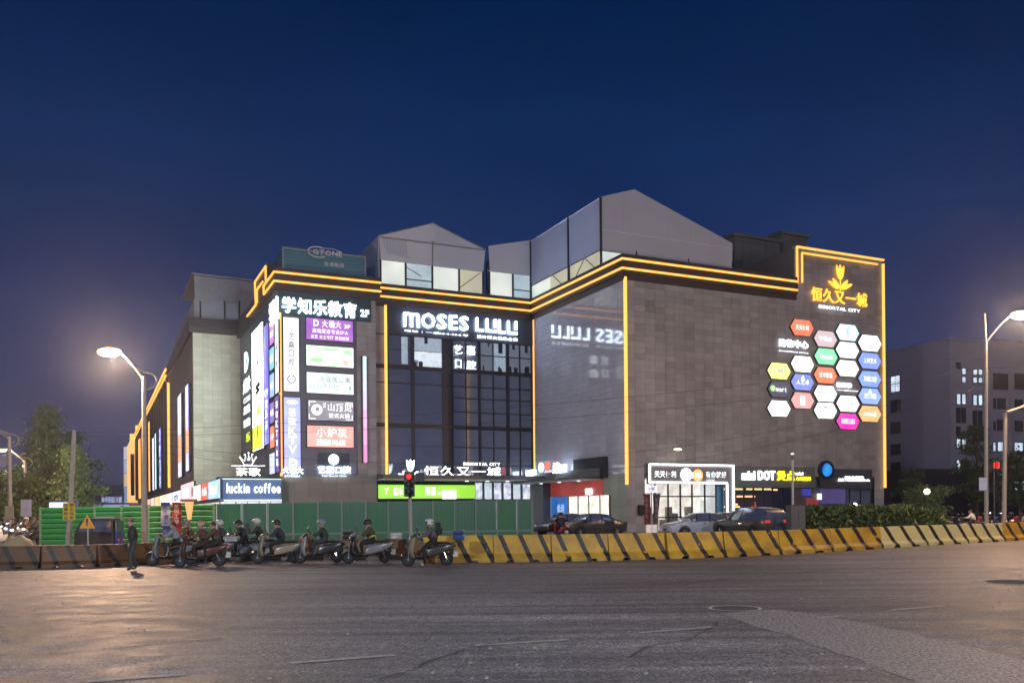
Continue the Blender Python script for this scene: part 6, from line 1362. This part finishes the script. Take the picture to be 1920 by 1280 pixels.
# ------------------------------------------------------------------ cars
def car(col, label, loc, rz, kind='sedan', lights=False, tails=False, group=None):
    t = thing('parked_car', label, 'car', loc, rz, group); pm_ = paint(*col)
    if kind == 'sedan': L_, st = 4.6, [(-2.3, .35, .62, .62, .62), (-2.22, .30, .90, .92, .80), (-1.75, .24, .98, 1.0, .86), (-1.45, .22, .98, 1.06, .78), (-.85, .2, .96, 1.40, .62), (-.2, .2, .95, 1.46, .60), (.45, .2, .94, 1.42, .60), (.95, .2, .93, 1.12, .70), (1.15, .22, .92, .96, .80), (1.9, .26, .82, .84, .80), (2.22, .30, .66, .68, .72), (2.3, .36, .55, .56, .6)]
    else: L_, st = 4.6, [(-2.25, .40, .9, .92, .70), (-2.2, .34, 1.05, 1.45, .66), (-2.0, .32, 1.08, 1.66, .64), (-1.2, .3, 1.08, 1.74, .64), (-.3, .3, 1.07, 1.74, .64), (.35, .3, 1.06, 1.68, .62), (1.0, .3, 1.05, 1.12, .74), (1.9, .34, .98, 1.0, .80), (2.18, .38, .80, .82, .74), (2.25, .42, .6, .61, .62)]
    m_ = MB(); hw_ = .9 if kind == 'sedan' else .93; K = 10
    for (x, zb_, zm, zt_, ht) in st:
        e_ = .80 if x in (st[0][0], st[-1][0]) else (.93 if abs(x) > 2.1 else 1); w_ = hw_*e_; ht = ht*e_
        q = [(w_*.92, zb_), (w_, zb_+(zm-zb_)*.45), (w_*.96, zm), (ht, zt_), (ht*.5, zt_+.02)]
        for y, z_ in q: m_.v.append((x, -y, z_))
        for y, z_ in reversed(q): m_.v.append((x, y, z_))
    for i in range(len(st)-1):
        cab = max(st[i][3]-st[i][2], st[i+1][3]-st[i+1][2]) > .2; both = min(st[i][3]-st[i][2], st[i+1][3]-st[i+1][2]) > .2
        for k in range(K):
            g_ = 0
            if cab and k in (2, 6): g_ = 1 if both or True else 0
            if cab and not both and k in (3, 4, 5): g_ = 1
            m_.f.append((i*K+k, (i+1)*K+k, (i+1)*K+(k+1) % K, i*K+(k+1) % K)); m_.m.append(g_)
    m_.f.append(tuple(range(K))); m_.f.append(tuple(reversed([(len(st)-1)*K+k for k in range(K)]))); m_.m += [0, 0]
    m_.build('body', [pm_, GLASS2], t, smooth=True, recalc=True)
    r_ = .32 if kind == 'sedan' else .36
    for x in (-1.4, 1.4):
        for s in (-1, 1):
            w_ = link('wheel', MB().lathe([(r_*.6, -.1), (r_*.6, .1)], n=16, ax='y').mesh('hub', DARK), t, (x, s*(hw_-.10), r_))
            MB().lathe([(r_*.62, -.115), (r_*.9, -.12), (r_, -.08), (r_, .08), (r_*.9, .12), (r_*.62, .115)], n=20, ax='y', cap=False).build('tyre', RUBBER, w_, smooth=True)
            mr_ = MB().lathe([(.001, s*.105), (r_*.2, s*.105), (r_*.2, s*.08)], n=10, ax='y', cap=False)
            for k in range(5): a = k*2*math.pi/5; mr_.tube([(0, s*.1, 0), (r_*.6*math.cos(a), s*.1, r_*.6*math.sin(a))], .03, 4)
            mr_.build('rim', STEEL, w_)
            MB().lathe([(r_*1.02, s*.0), (r_*1.22, s*.0), (r_*1.22, s*.115), (r_*1.02, s*.115)], n=20, ax='y', cap=False).build('wheel_arch', BLACK, w_)
    zc = .66 if kind == 'sedan' else .82
    for s in (-1, 1):
        MB().ball((2.2, s*hw_*.68, zc), (.10, .17, .065), 10, 6).build('headlight', HEAD if lights else pri('lens_clear', (.6, .62, .65), .12), t)
        MB().box(-2.28, -2.18, s*hw_*.52, s*hw_*.86, zc+.08, zc+.24).build('tail_light', REDP if tails else pri('lens_red', (.25, .01, .01), .2), t)
        MB().box(.75, .92, s*(hw_+.02), s*(hw_+.17), .98 if kind == 'sedan' else 1.1, 1.10 if kind == 'sedan' else 1.24).build('wing_mirror', pm_, t, bevel=.03)
        for x in (-.25, .6): MB().tube([(x, s*hw_*.965, .93 if kind == 'sedan' else 1.08), (x-.1, s*.63, 1.42 if kind == 'sedan' else 1.7)], .03, 5).build('pillar', BLACK, t)
        for x in (.1, -.85): MB().box(x-.09, x+.09, s*(hw_-.01), s*(hw_+.025), .80, .83).build('door_handle', CHROME, t)
    MB().box(2.24, 2.31, -.3, .3, .42, .54).build('grille', BLACK, t); MB().box(-2.33, -2.30 if kind == 'sedan' else -2.25, -.22, .22, .55, .67).build('number_plate', pri('plate_blue', (.04, .1, .4), .4), t)
    return t
def carpos(px, z): g_ = GX(px, z); return (g_.x, g_.y, .12)
car(('silver_blue', (.42, .48, .60)), 'silver blue sedan parked nose towards the lit shop window', carpos(1312, 54), PI+R(14), 'sedan')
car(('dark_green', (.05, .06, .055)), 'dark boxy off-roader between the silver blue and the dark blue sedans', carpos(1405, 50), PI/2+R(25), 'suv', tails=True)
car(('midnight', (.10, .12, .22)), 'midnight blue sedan behind the dark cabinet', carpos(1466, 51), PI/2+R(20)+PI, 'sedan')
car(('white_roof', (.50, .52, .54)), 'pale sedan mostly hidden behind the silver blue one', carpos(1362, 58), PI+R(20), 'sedan')
car(('black_gloss', (.03, .03, .035)), 'dark sedan in front of the red banded shop', carpos(1062, 60), PI+R(38), 'sedan')
car(('black_gloss2', (.04, .04, .042)), 'second dark sedan closer to the green tiled pillar', carpos(1108, 56), PI+R(30), 'sedan')
tg = GX(33, 33); t = thing('covered_heap', 'low tan tarpaulin covered heap behind the brown barriers by the side street', 'tarpaulin', (tg.x, tg.y, .1)); m_ = MB(); n, k_ = 16, 9
for j in range(k_):
    for i in range(n):
        u_, v_ = i/(n-1)*2-1, j/(k_-1)*2-1; hh = .98*max(0, (1-abs(u_)**3.0))**.6*max(0, (1-abs(v_)**2.5))**.6; m_.v.append((u_*.62, v_*.5, hh*(.95+.05*math.sin(u_*9+v_*5))))
for j in range(k_-1):
    for i in range(n-1): m_.f.append((j*n+i, j*n+i+1, (j+1)*n+i+1, (j+1)*n+i)); m_.m.append(0)
m_.build('tarpaulin', pri('tarp_tan', (.42, .34, .20), .7, var=.3, scale=4, bump=.8), t, smooth=True); MB().tube([(-.6, -.5, .05), (0, -.53, .08), (.6, -.5, .05)], .015, 5).build('rope', pri('rope', (.5, .45, .35), .8), t)
# cabinet, box and flag stand in front of the long wall
z = 44; p0 = GX(1497, z); t = thing('utility_cabinet', 'dark grey metal cabinet standing beside the hedge', 'cabinet', (p0.x, p0.y, .12), R(12)); h_ = P(1497, 947, z).z-.12; w_ = 15*z/FPX
CABM = pri('cabinet_grey', (.06, .065, .075), .4)
MB().box(-w_, w_, 0, .5, 0, h_).build('body', CABM, t, bevel=.02)
for s in (-1, 1): MB().box(s*.015, s*(w_-.03), -.02, -.002, .08, h_-.06).build('door', pri('cabinet_door', (.075, .08, .09), .4), t)
MB().box(-w_-.03, w_+.03, -.04, .54, h_, h_+.04).build('cap', DARK, t)
x_, z0_ = FC.px(1195, 965); x2, z1_ = FC.px(1208, 946)
t = thing('wall_box', 'black meter box fixed low on the long wall near its corner', 'meter box', FC.w((x_+x2)/2, -.3, z0_), TH); MB().box(-.28, .28, 0, .3, 0, z1_-z0_).build('body', BLACK, t, bevel=.02)
for k in range(4): MB().box(-.24, .24, -.015, -.002, .1+.18*k, .14+.18*k).build('louvre', DARK, t)
z = 55; p0 = GX(1222, z); t = thing('flag_stand', 'flag stand with two dark red advertising banners and a small white top sign', 'flag stand', (p0.x, p0.y, .12), R(8)); s_ = z/FPX; zz_ = lambda y: P(1222, y, z).z-.12
MB().tube([(0, 0, 0), (0, 0, zz_(908))], .035, 6).build('pole', STEEL, t)
CR = [pri('banner_maroon', (.13, .012, .025), .7, var=.3, scale=2), pri('banner_plum', (.06, .04, .06), .7, var=.3, scale=2)]
for k, (xa_, xb_) in enumerate(((-16*s_, -2*s_), (3*s_, 18*s_))):
    m_ = MB(); n_ = 8
    for i in range(n_):
        f0, f1 = i/n_, (i+1)/n_; sh0, sh1 = (1-f0)*(.0 if k == 0 else .28), (1-f1)*(.0 if k == 0 else .28); za, zb_ = zz_(983)+(zz_(926)-zz_(983))*f0, zz_(983)+(zz_(926)-zz_(983))*f1
        m_.quad((xa_+(.1 if not k else 0), .04*math.sin(i), za), (xb_-sh0, .04*math.sin(i+1), za), (xb_-sh1, .04*math.sin(i+2), zb_), (xa_, .04*math.sin(i+1), zb_))
    m_.build('banner', CR[k], t)
    for j, ch in enumerate('欢迎光临'): write(t, ch, (xa_+.12, zz_(941+j*10), xb_-.2, zz_(933+j*10)), -.08, pri('faded_print', (.35, .25, .28), .6), .01, .01)
MB().box(-11*s_, 11*s_, -.03, .03, zz_(923), zz_(910)).build('top_sign', E_('top_white', (.9, .9, 1), .8), t); write(t, '便利', (-6*s_, zz_(920), 6*s_, zz_(912)), -.045, INKD, .01, .03)
MB().tube([(-17*s_, 0, zz_(925)), (20*s_, 0, zz_(925))], .025, 5).build('cross_bar', DARK, t)
for s in (-1, 1): MB().box(s*1*s_, s*10*s_, -.1, .1, 0, zz_(983)).build('base_box', E_('base_white', (1, .85, .8), .35), t)
z = 46; p0 = GX(1487, z); t = thing('lamp_standard', 'thin pale lamp standard with a ribbed head in front of the grey fascia', 'lamp post', (p0.x, p0.y, .12)); hh = P(1486, 866, z).z
MB().tube([(0, 0, 0), (0, 0, hh)], .06, 7).build('pole', pri('pale_pole', (.45, .46, .48), .5), t)
for k in range(5): MB().lathe([(.05, 0), (.10, .03), (.05, .06)], (0, 0, hh+.07*k), 8).build('collar', WHITE2 if k > 3 else STEEL, t)
# two people further back
z = 54; p0 = GX(1051, z); sc_ = scooter(('cherry', (.35, .02, .03)), 'red scooter ridden past the blue poster wall', loc=(p0.x, p0.y, .12), rz=PI/2+R(20))
person('rider in a dark coat on the red scooter by the blue poster wall', riding((1, 1), .05), JN, TB, (p0.x, p0.y, .12), PI/2+R(20), helmet=BKH)
z = 54; p0 = GX(1818, z); scooter(('dark_grey', (.06, .06, .065)), 'dark scooter under the white shirted man, in front of the parked row', loc=(p0.x, p0.y, .12), rz=R(150))
person('man in a white shirt sitting on a scooter with his back to the road', riding((1, 1), .0), cloth('white_shirt', (.62, .62, .64)), TB, (p0.x, p0.y, .12), R(150), bulk=1.2)
# parked scooters: two bodies copied
cc = [('orange_red', (.4, .06, .03)), ('white', (.5, .5, .5)), ('blue', (.05, .09, .3)), ('black', (.02, .02, .02))]
src = {}
def parked(cname, col, label, loc, rz, group, lights=False, lit=False):
    k = (cname, lights, lit)
    if k not in src: src[k] = scooter((cname, col), label, loc=loc, rz=rz, group=group, lights=lights, lit=lit, name='parked_scooter'); return src[k]
    c_ = copy_tree(src[k]); c_['label'] = label; c_['group'] = group; c_.location = loc; c_.rotation_euler = (0, 0, rz); return c_
rpos = [(1785, 54, 'dark'), (1800, 57, 'white'), (1842, 55, 'red'), (1858, 58, 'dark'), (1872, 54, 'blue'), (1888, 58, 'white'), (1902, 54, 'dark'), (1915, 57, 'red'), (1930, 55, 'white'), (1832, 60, 'blue'), (1763, 60, 'white'), (1748, 64, 'dark')]
clr = {'dark': ('black', (.02, .02, .02)), 'white': ('white', (.5, .5, .5)), 'red': ('orange_red', (.4, .06, .03)), 'blue': ('blue', (.05, .09, .3))}
wh = ['at the hedge end of the parked row', 'second in the row beyond the hedge', 'just past the white shirted man', 'in front of the tall lamp pole', 'beside the tall lamp pole', 'between the two posts', 'beside the bent arm post', 'past the bent arm post', 'at the frame edge of the row', 'behind the white shirted man', 'behind the hedge end', 'deep behind the hedge end']
for (px_, z, c_), w_ in zip(rpos, wh):
    g_ = GX(px_, z); parked(clr[c_][0], clr[c_][1], f'{c_} scooter parked {w_}', (g_.x, g_.y, .12), R(random.uniform(60, 130)), 'scooters parked by the tall lamp pole')
lpos = [(4, 47, 'white', 1), (18, 52, 'blue', 1), (30, 46, 'dark', 1), (44, 55, 'white', 1), (58, 49, 'dark', 1), (66, 60, 'red', 1), (12, 62, 'dark', 1), (36, 68, 'white', 1), (52, 72, 'blue', 1), (24, 80, 'dark', 1), (70, 75, 'white', 0), (-6, 56, 'red', 1)]
wl_ = ['at the very edge of the side street', 'one in from the edge', 'beneath the pale plate', 'left of the pale boxes', 'under the second row lamp', 'close to the green fence end', 'behind the edge pair', 'in the middle of the queue', 'behind the boxes', 'far back in the queue', 'hidden by the fence end', 'just outside the edge']
wl_[3] = 'near the pale plate board'
for (px_, z, c_, li), w_ in zip(lpos, wl_):
    g_ = GX(px_, z); parked(clr[c_][0]+'_q', clr[c_][1], f'{c_} scooter queueing in the side street {w_}', (g_.x, g_.y, .12), R(-90+random.uniform(-15, 15)), 'scooters queueing in the side street', lights=bool(li))
for k, (px_, z, jk) in enumerate(((22, 53, JN), (48, 50, JB), (62, 56, JG), (8, 58, JD))):
    g_ = GX(px_, z); person(('dark navy', 'brown', 'grey', 'green')[k]+' clad rider waiting in the side street', riding((1, 1)), jk, TB, (g_.x, g_.y, .12), R(-90), helmet=(BKH, WH, GYH, PKH)[k], group='riders waiting in the side street')
for k, (px_, z) in enumerate(((48, 95), (15, 90), (68, 110))):
    car((('van_white', (.5, .5, .5)), ('car_grey', (.2, .2, .22)), ('car_dark', (.05, .05, .06)))[k], ('white', 'grey', 'dark')[k]+' car with lit headlights coming up the side street', carpos(px_, z), R(-85), ('suv', 'sedan', 'sedan')[k], lights=True)
for k, (px0, px1, y0_, y1_, z) in enumerate(((39, 58, 936, 968, 58), (9, 25, 948, 972, 52))):
    p0, p1 = P(px0, y1_, z), P(px1, y0_, z); r = thing('street_sign', ('lilac grey plate board on the second row lamp', 'olive grey plate board on the first row lamp')[k], 'sign', ((p0.x+p1.x)/2, z, p0.z)); MB().box(-(p1.x-p0.x)/2, (p1.x-p0.x)/2, 0, .06, 0, p1.z-p0.z).build('plate', pri(f'plate_{k}', ((.38, .38, .5), (.2, .2, .17))[k], .4), r)
    MB().box(-.04, .04, .06, .14, -p0.z, .3).build('post', POLE, r)

# ------------------------------------------------------------------ vegetation
def leafmat(name, c0, c1):
    m, t, b = newmat(name); geo = t.nodes.new('ShaderNodeNewGeometry'); mx = t.nodes.new('ShaderNodeMix'); mx.data_type = 'RGBA'
    mx.inputs[6].default_value = (*c0, 1); mx.inputs[7].default_value = (*c1, 1); t.links.new(geo.outputs['Random Per Island'], mx.inputs[0]); t.links.new(mx.outputs[2], b.inputs['Base Color']); b.inputs['Roughness'].default_value = .6
    return m
LG = leafmat('leaf_dark', (.03, .065, .03), (.07, .12, .055)); LG2 = leafmat('leaf_light', (.09, .16, .06), (.18, .26, .10)); LG3 = leafmat('leaf_lamplit', (.10, .13, .02), (.17, .19, .05))  # LG3 has yellow lamplight painted into the leaves
def leaves(n, env, size, clumps):
    """env(rnd) -> a random clump centre and radius"""
    m_ = MB(); cl = [env() for _ in range(clumps)]
    for c_, r_ in cl:
        for _ in range(n//clumps):
            d = Vector((random.gauss(0, 1), random.gauss(0, 1), random.gauss(0, .8))); p = c_+d*r_*.45; s = size*random.uniform(.6, 1.3)
            a = Vector((random.gauss(0, 1), random.gauss(0, 1), random.gauss(0, 1))).normalized(); b2 = a.cross(Vector((random.gauss(0, 1), random.gauss(0, 1), random.gauss(0, 1)))).normalized()
            m_.quad(p-a*s*.5, p+b2*s*.28, p+a*s*.5, p-b2*s*.28)
    return m_, cl
def tree(label, loc, H_, R0, mat, n, clumps, cone=False, size=.3, zlow=.25):
    t = thing('tree', label, 'tree', loc)
    def env():
        while True:
            z_ = random.uniform(zlow, 1); pr = (1-(z_-zlow)/(1-zlow))**.8+.06 if cone else math.sqrt(max(.02, 1-((z_-.62)/.42)**2))
            rr = R0*pr*random.uniform(.35, 1)*(.8+.35*math.sin(z_*23+loc[0])); a = random.uniform(0, 2*PI)
            return Vector((rr*math.cos(a), rr*math.sin(a), z_*H_)), R0*random.uniform(.16, .30)
    m_, cl = leaves(n, env, size, clumps); m_.build('crown', mat, t, kind='stuff')
    tk = MB().tube([(0, 0, 0), (.1, .05, H_*.4), (0, 0, H_*.92)], [H_*.022, H_*.016, H_*.004], 8)
    for c_, r_ in cl[::max(1, len(cl)//14)]: tk.tube([(.03, .02, c_.z*.75), tuple(c_)], [H_*.006, H_*.002], 5)
    tk.build('trunk', pri('bark', (.07, .05, .035), .9, bump=.6), t); return t
def tp(px, z): g_ = GX(px, z); return (g_.x, g_.y, .1)
z = 88; tree('tall dark conifer like tree, highest of the trees by the side street', tp(88, z), P(92, 772, z).z, 4.8, LG, 12000, 110, True, .34, .12)
z = 84; tree('light green bushy tree beside the tall dark one, its leaves coloured as street lit', tp(138, z), P(140, 850, z).z, 3.6, LG2, 9000, 70, True, .32, .1)  # street light on this tree painted in as lighter leaves
z = 92; tree('dark tree filling behind the light green one', tp(118, z), P(118, 820, z).z, 3.8, LG, 7000, 60, False, .34)
z = 70; tree('low lamplight coloured tree under the row of street lamps', tp(52, z), P(52, 902, z).z+.4, 1.9, LG3, 4500, 45, False, .24, .3)
z = 76; tree('low lamplight coloured tree at the picture edge under the first row lamp', tp(5, z), P(15, 905, z).z+.4, 2.2, LG3, 4500, 45, False, .24, .3)
z = 95; tree('dark tree behind the tall lamp pole in front of the office block', tp(1832, z), P(1832, 806, z).z, 2.4, LG, 5500, 55, False, .3)
z = 90; tree('dark tree by the bent arm post in front of the office block', tp(1912, z), P(1900, 850, z).z, 2.8, LG, 5000, 50, False, .3)
z = 90; tree('small dark tree in the shade beside the mall tower', tp(1708, z), P(1708, 868, z).z, 1.6, LG, 3500, 40, False, .26)
z = 80; tree('pale shrubby bush behind the hedge end', tp(1738, z), P(1735, 915, z).z, 2.6, LG2, 4000, 40, False, .24, .3)
# hedge
m_ = MB(); A_, B2 = GX(1508, 47), GX(1768, 55)
for k in range(15000):
    u_ = random.random(); p = A_.lerp(B2, u_)+Vector((0, random.uniform(-1.3, 1.6), 0)); top = P(1500+275*u_, 952+(0 if u_ < .8 else (u_-.8)*110), 46+9*u_).z+.12*math.sin(u_*31)+.08*math.sin(u_*77); zz2 = random.uniform(.15, top) if random.random() < .55 else top-abs(random.gauss(0, .08)); s = random.uniform(.06, .15)
    a = Vector((random.gauss(0, 1), random.gauss(0, 1), random.gauss(0, 1))).normalized(); b2 = a.cross(Vector((random.gauss(0, 1), random.gauss(0, 1), random.gauss(0, 1)))).normalized(); p.z = zz2
    m_.quad(p-a*s, p+b2*s*.55, p+a*s, p-b2*s*.55)
h_ = thing('hedge', 'clipped dark green hedge between the cabinet and the parked scooters', 'hedge', (0, 0, 0)); m_.build('foliage', leafmat('leaf_hedge', (.04, .075, .02), (.10, .15, .04)), h_, kind='stuff')
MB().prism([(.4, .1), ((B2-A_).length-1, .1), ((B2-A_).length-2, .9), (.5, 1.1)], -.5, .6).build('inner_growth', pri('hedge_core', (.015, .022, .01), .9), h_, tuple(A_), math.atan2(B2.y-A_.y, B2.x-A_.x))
z = 62; pz = P(1738, 921, z); t = thing('globe_lamp', 'small warm globe lamp glowing above the hedge end', 'lamp', (pz.x, z, 0)); MB().tube([(0, 0, 0), (0, 0, pz.z-.15)], .04, 6).build('post', DARK, t); MB().ball((0, 0, pz.z), .2, 12, 8).build('bulb', emi('globe_warm', (1, .8, .55), 8), t)
z = 56; pz = P(1603, 946, z); t = thing('globe_lamp', 'small warm lamp glowing low over the middle of the hedge', 'lamp', (pz.x, z, 0)); MB().tube([(0, 0, 0), (0, 0, pz.z-.12)], .04, 6).build('post', DARK, t); MB().ball((0, 0, pz.z), .13, 12, 8).build('bulb', _m['globe_warm'], t)

# ------------------------------------------------------------------ office block beyond
Zc = 120; cx0 = P(1781, 639, Zc); a_ = math.atan2(4.2, 11.4); HB = cx0.z
ob = thing('office_block', 'big plain grey violet office block with a few lit windows, beyond the tower', 'building', (cx0.x, Zc, 0), a_)
WG = pri('render_violet', (.50, .49, .60), .8, var=.12, scale=.15, bump=.2); WG2 = pri('render_violet_dark', (.46, .45, .56), .8, var=.12, scale=.15)
MB().box(0, 60, .0, 40, 0, HB).build('wall', WG, ob); MB().box(-.15, 60, -.15, 40.1, HB, HB+.5).build('parapet', WG2, ob)
ct2, st2 = math.cos(a_), math.sin(a_)
def obx(px, py, side=False):                            # pixel -> local coordinate on the front (y=0) or the end wall (x=0)
    a, b = ray(px, py)
    if not side: t_ = (Zc*ct2-cx0.x*st2)/(ct2-a*st2); X, Y = a*t_-cx0.x, t_-Zc; return X*ct2+Y*st2, EYE+b*t_
    t_ = (cx0.x*ct2+Zc*st2)/(a*ct2+st2); X, Y = a*t_-cx0.x, t_-Zc; return -X*st2+Y*ct2, EYE+b*t_
OL = emi('office_light', (.72, .86, 1), 1.1, scale=.8, col2=(.4, .5, .62)); OD = pri('office_glass', (.035, .035, .05), .15, spec=.8)
OB = pri('loggia_brown', (.07, .05, .045), .6)
def owin(x0_, y0_, x1_, y1_, mat, side=False, nx=1, nz=1):
    a1, b1 = obx(x0_, y0_, side); a2, b2 = obx(x1_, y1_, side); a1, a2 = min(a1, a2), max(a1, a2); b2, b1 = min(b1, b2), max(b1, b2)
    f = (lambda p0, p1, q0, q1, d0, d1: MB().box(p0, p1, d0, d1, q0, q1)) if not side else (lambda p0, p1, q0, q1, d0, d1: MB().box(d0, d1, p0, p1, q0, q1))
    w_ = f(a1-.08, a2+.08, b2-.08, b1+.08, -.06, .02).build('window', MULL, ob)
    for i in range(nx):
        for j in range(nz):
            p0, p1, q0, q1 = a1+(a2-a1)*i/nx+.05, a1+(a2-a1)*(i+1)/nx-.05, b2+(b1-b2)*j/nz+.05, b2+(b1-b2)*(j+1)/nz-.05
            f(p0, p1, q0, q1, -.09, -.065).build('pane', mat, w_)
    f(a1-.15, a2+.15, b2-.25, b2-.10, -.18, .0).build('sill', WG2, w_)
for y0_, y1_, mt in ((706, 733, OL), (752, 771, OD), (793, 811, OD), (834, 851, OD), (868, 885, OD)): owin(1671, y0_, 1688, y1_, mt, True, 2, 2)
for x0_, rows in ((1793, ((680, 691, OD), (691, 718, None), (738, 758, OL), (765, 792, OD), (800, 816, OD), (822, 840, OL), (862, 880, OL))), (1803, ((690, 702, OL), (706, 717, OL), (738, 758, OL), (765, 792, OD), (822, 840, OL), (862, 880, OD))), (1824, ((692, 703, OL), (707, 718, OL), (740, 760, OL), (770, 800, OD), (806, 826, OD))), (1834, ((692, 703, OL), (707, 718, OL), (740, 760, OL), (770, 800, OD), (806, 826, OD)))):
    for y0_, y1_, mt in rows:
        if mt: owin(x0_, y0_, x0_+7, y1_, mt)
for x0_, w_, rows in ((1858, 8, ((747, 765, OD), (790, 806, OD), (829, 846, OL))), (1870, 15, ((747, 766, OD), (787, 806, OD), (828, 846, OL))), (1899, 18, ((749, 767, OD), (789, 808, OD), (829, 846, OL))), (1925, 18, ((749, 767, OD), (789, 808, OD), (829, 846, OD)))):
    for y0_, y1_, mt in rows: owin(x0_, y0_, x0_+w_, y1_, mt, nx=2 if w_ > 10 else 1)
for x0_, x1_ in ((1859, 1889), (1897, 1930)): owin(x0_, 700, x1_, 730, OB)
p_, q_ = obx(1852, 690)[0], obx(1975, 690)[0]
for x in (1853, 1893, 1934): xx, _ = obx(x, 720); MB().box(xx-.3, xx+.3, -.5, 0, 8, obx(x, 695)[1]).build('pier', WG2, ob)
# podium and covered strip along its foot
MB().box(-14, 60, -9, -.2, 0, obx(1800, 886)[1]).build('podium', pri('podium_dark', (.035, .035, .05), .6), ob)
for k, (x0_, x1_, y0_, y1_) in enumerate(((1794, 1800, 905, 922), (1804, 1811, 905, 920))): a1, b1 = obx(x0_, y0_); a2, b2 = obx(x1_, y1_); MB().box(a1, a2, -9.1, -9.0, b2, b1).build('lit_window', OL, ob)
for (x0_, x1_, y0_, y1_) in ((1857, 1882, 914, 918), (1897, 1925, 914, 918)): a1, b1 = obx(x0_, y0_); a2, b2 = obx(x1_, y1_); MB().box(a1, a2, -9.1, -9.0, b2, b1).build('light_band', OL, ob)
# far skyline so the ground does not meet a bare horizon
sk = [(-420, 900, 60, 30), (-330, 950, 50, 22), (-260, 860, 40, 18), (160, 560, 60, 12), (300, 500, 80, 14)]
for k, (x, y, w_, h_) in enumerate(sk):
    t = thing('far_block', ('tall', 'broad', 'low', 'squat', 'wide')[k]+' unlit block on the far skyline', 'building', (x, y, 0)); MB().box(-w_/2, w_/2, 0, 20, 0, h_).build('wall', WG2, t); MB().box(-w_/2-.5, w_/2+.5, -.5, 20.5, h_, h_+.8).build('roof', OB, t)

# ------------------------------------------------------------------ the evening haze over the junction
m_, t, b = newmat('haze'); t.nodes.remove(b); pv = t.nodes.new('ShaderNodeVolumePrincipled')
pv.inputs['Color'].default_value = (.80, .88, 1.0, 1); pv.inputs['Density'].default_value = .0006; pv.inputs['Anisotropy'].default_value = .82
t.links.new(pv.outputs[0], t.nodes['Material Output'].inputs['Volume'])
hz_ = MB().box(-700, 700, -60, 1100, -1, 38).build('haze', m_, kind='stuff')
sc.cycles.volume_bounces = 0
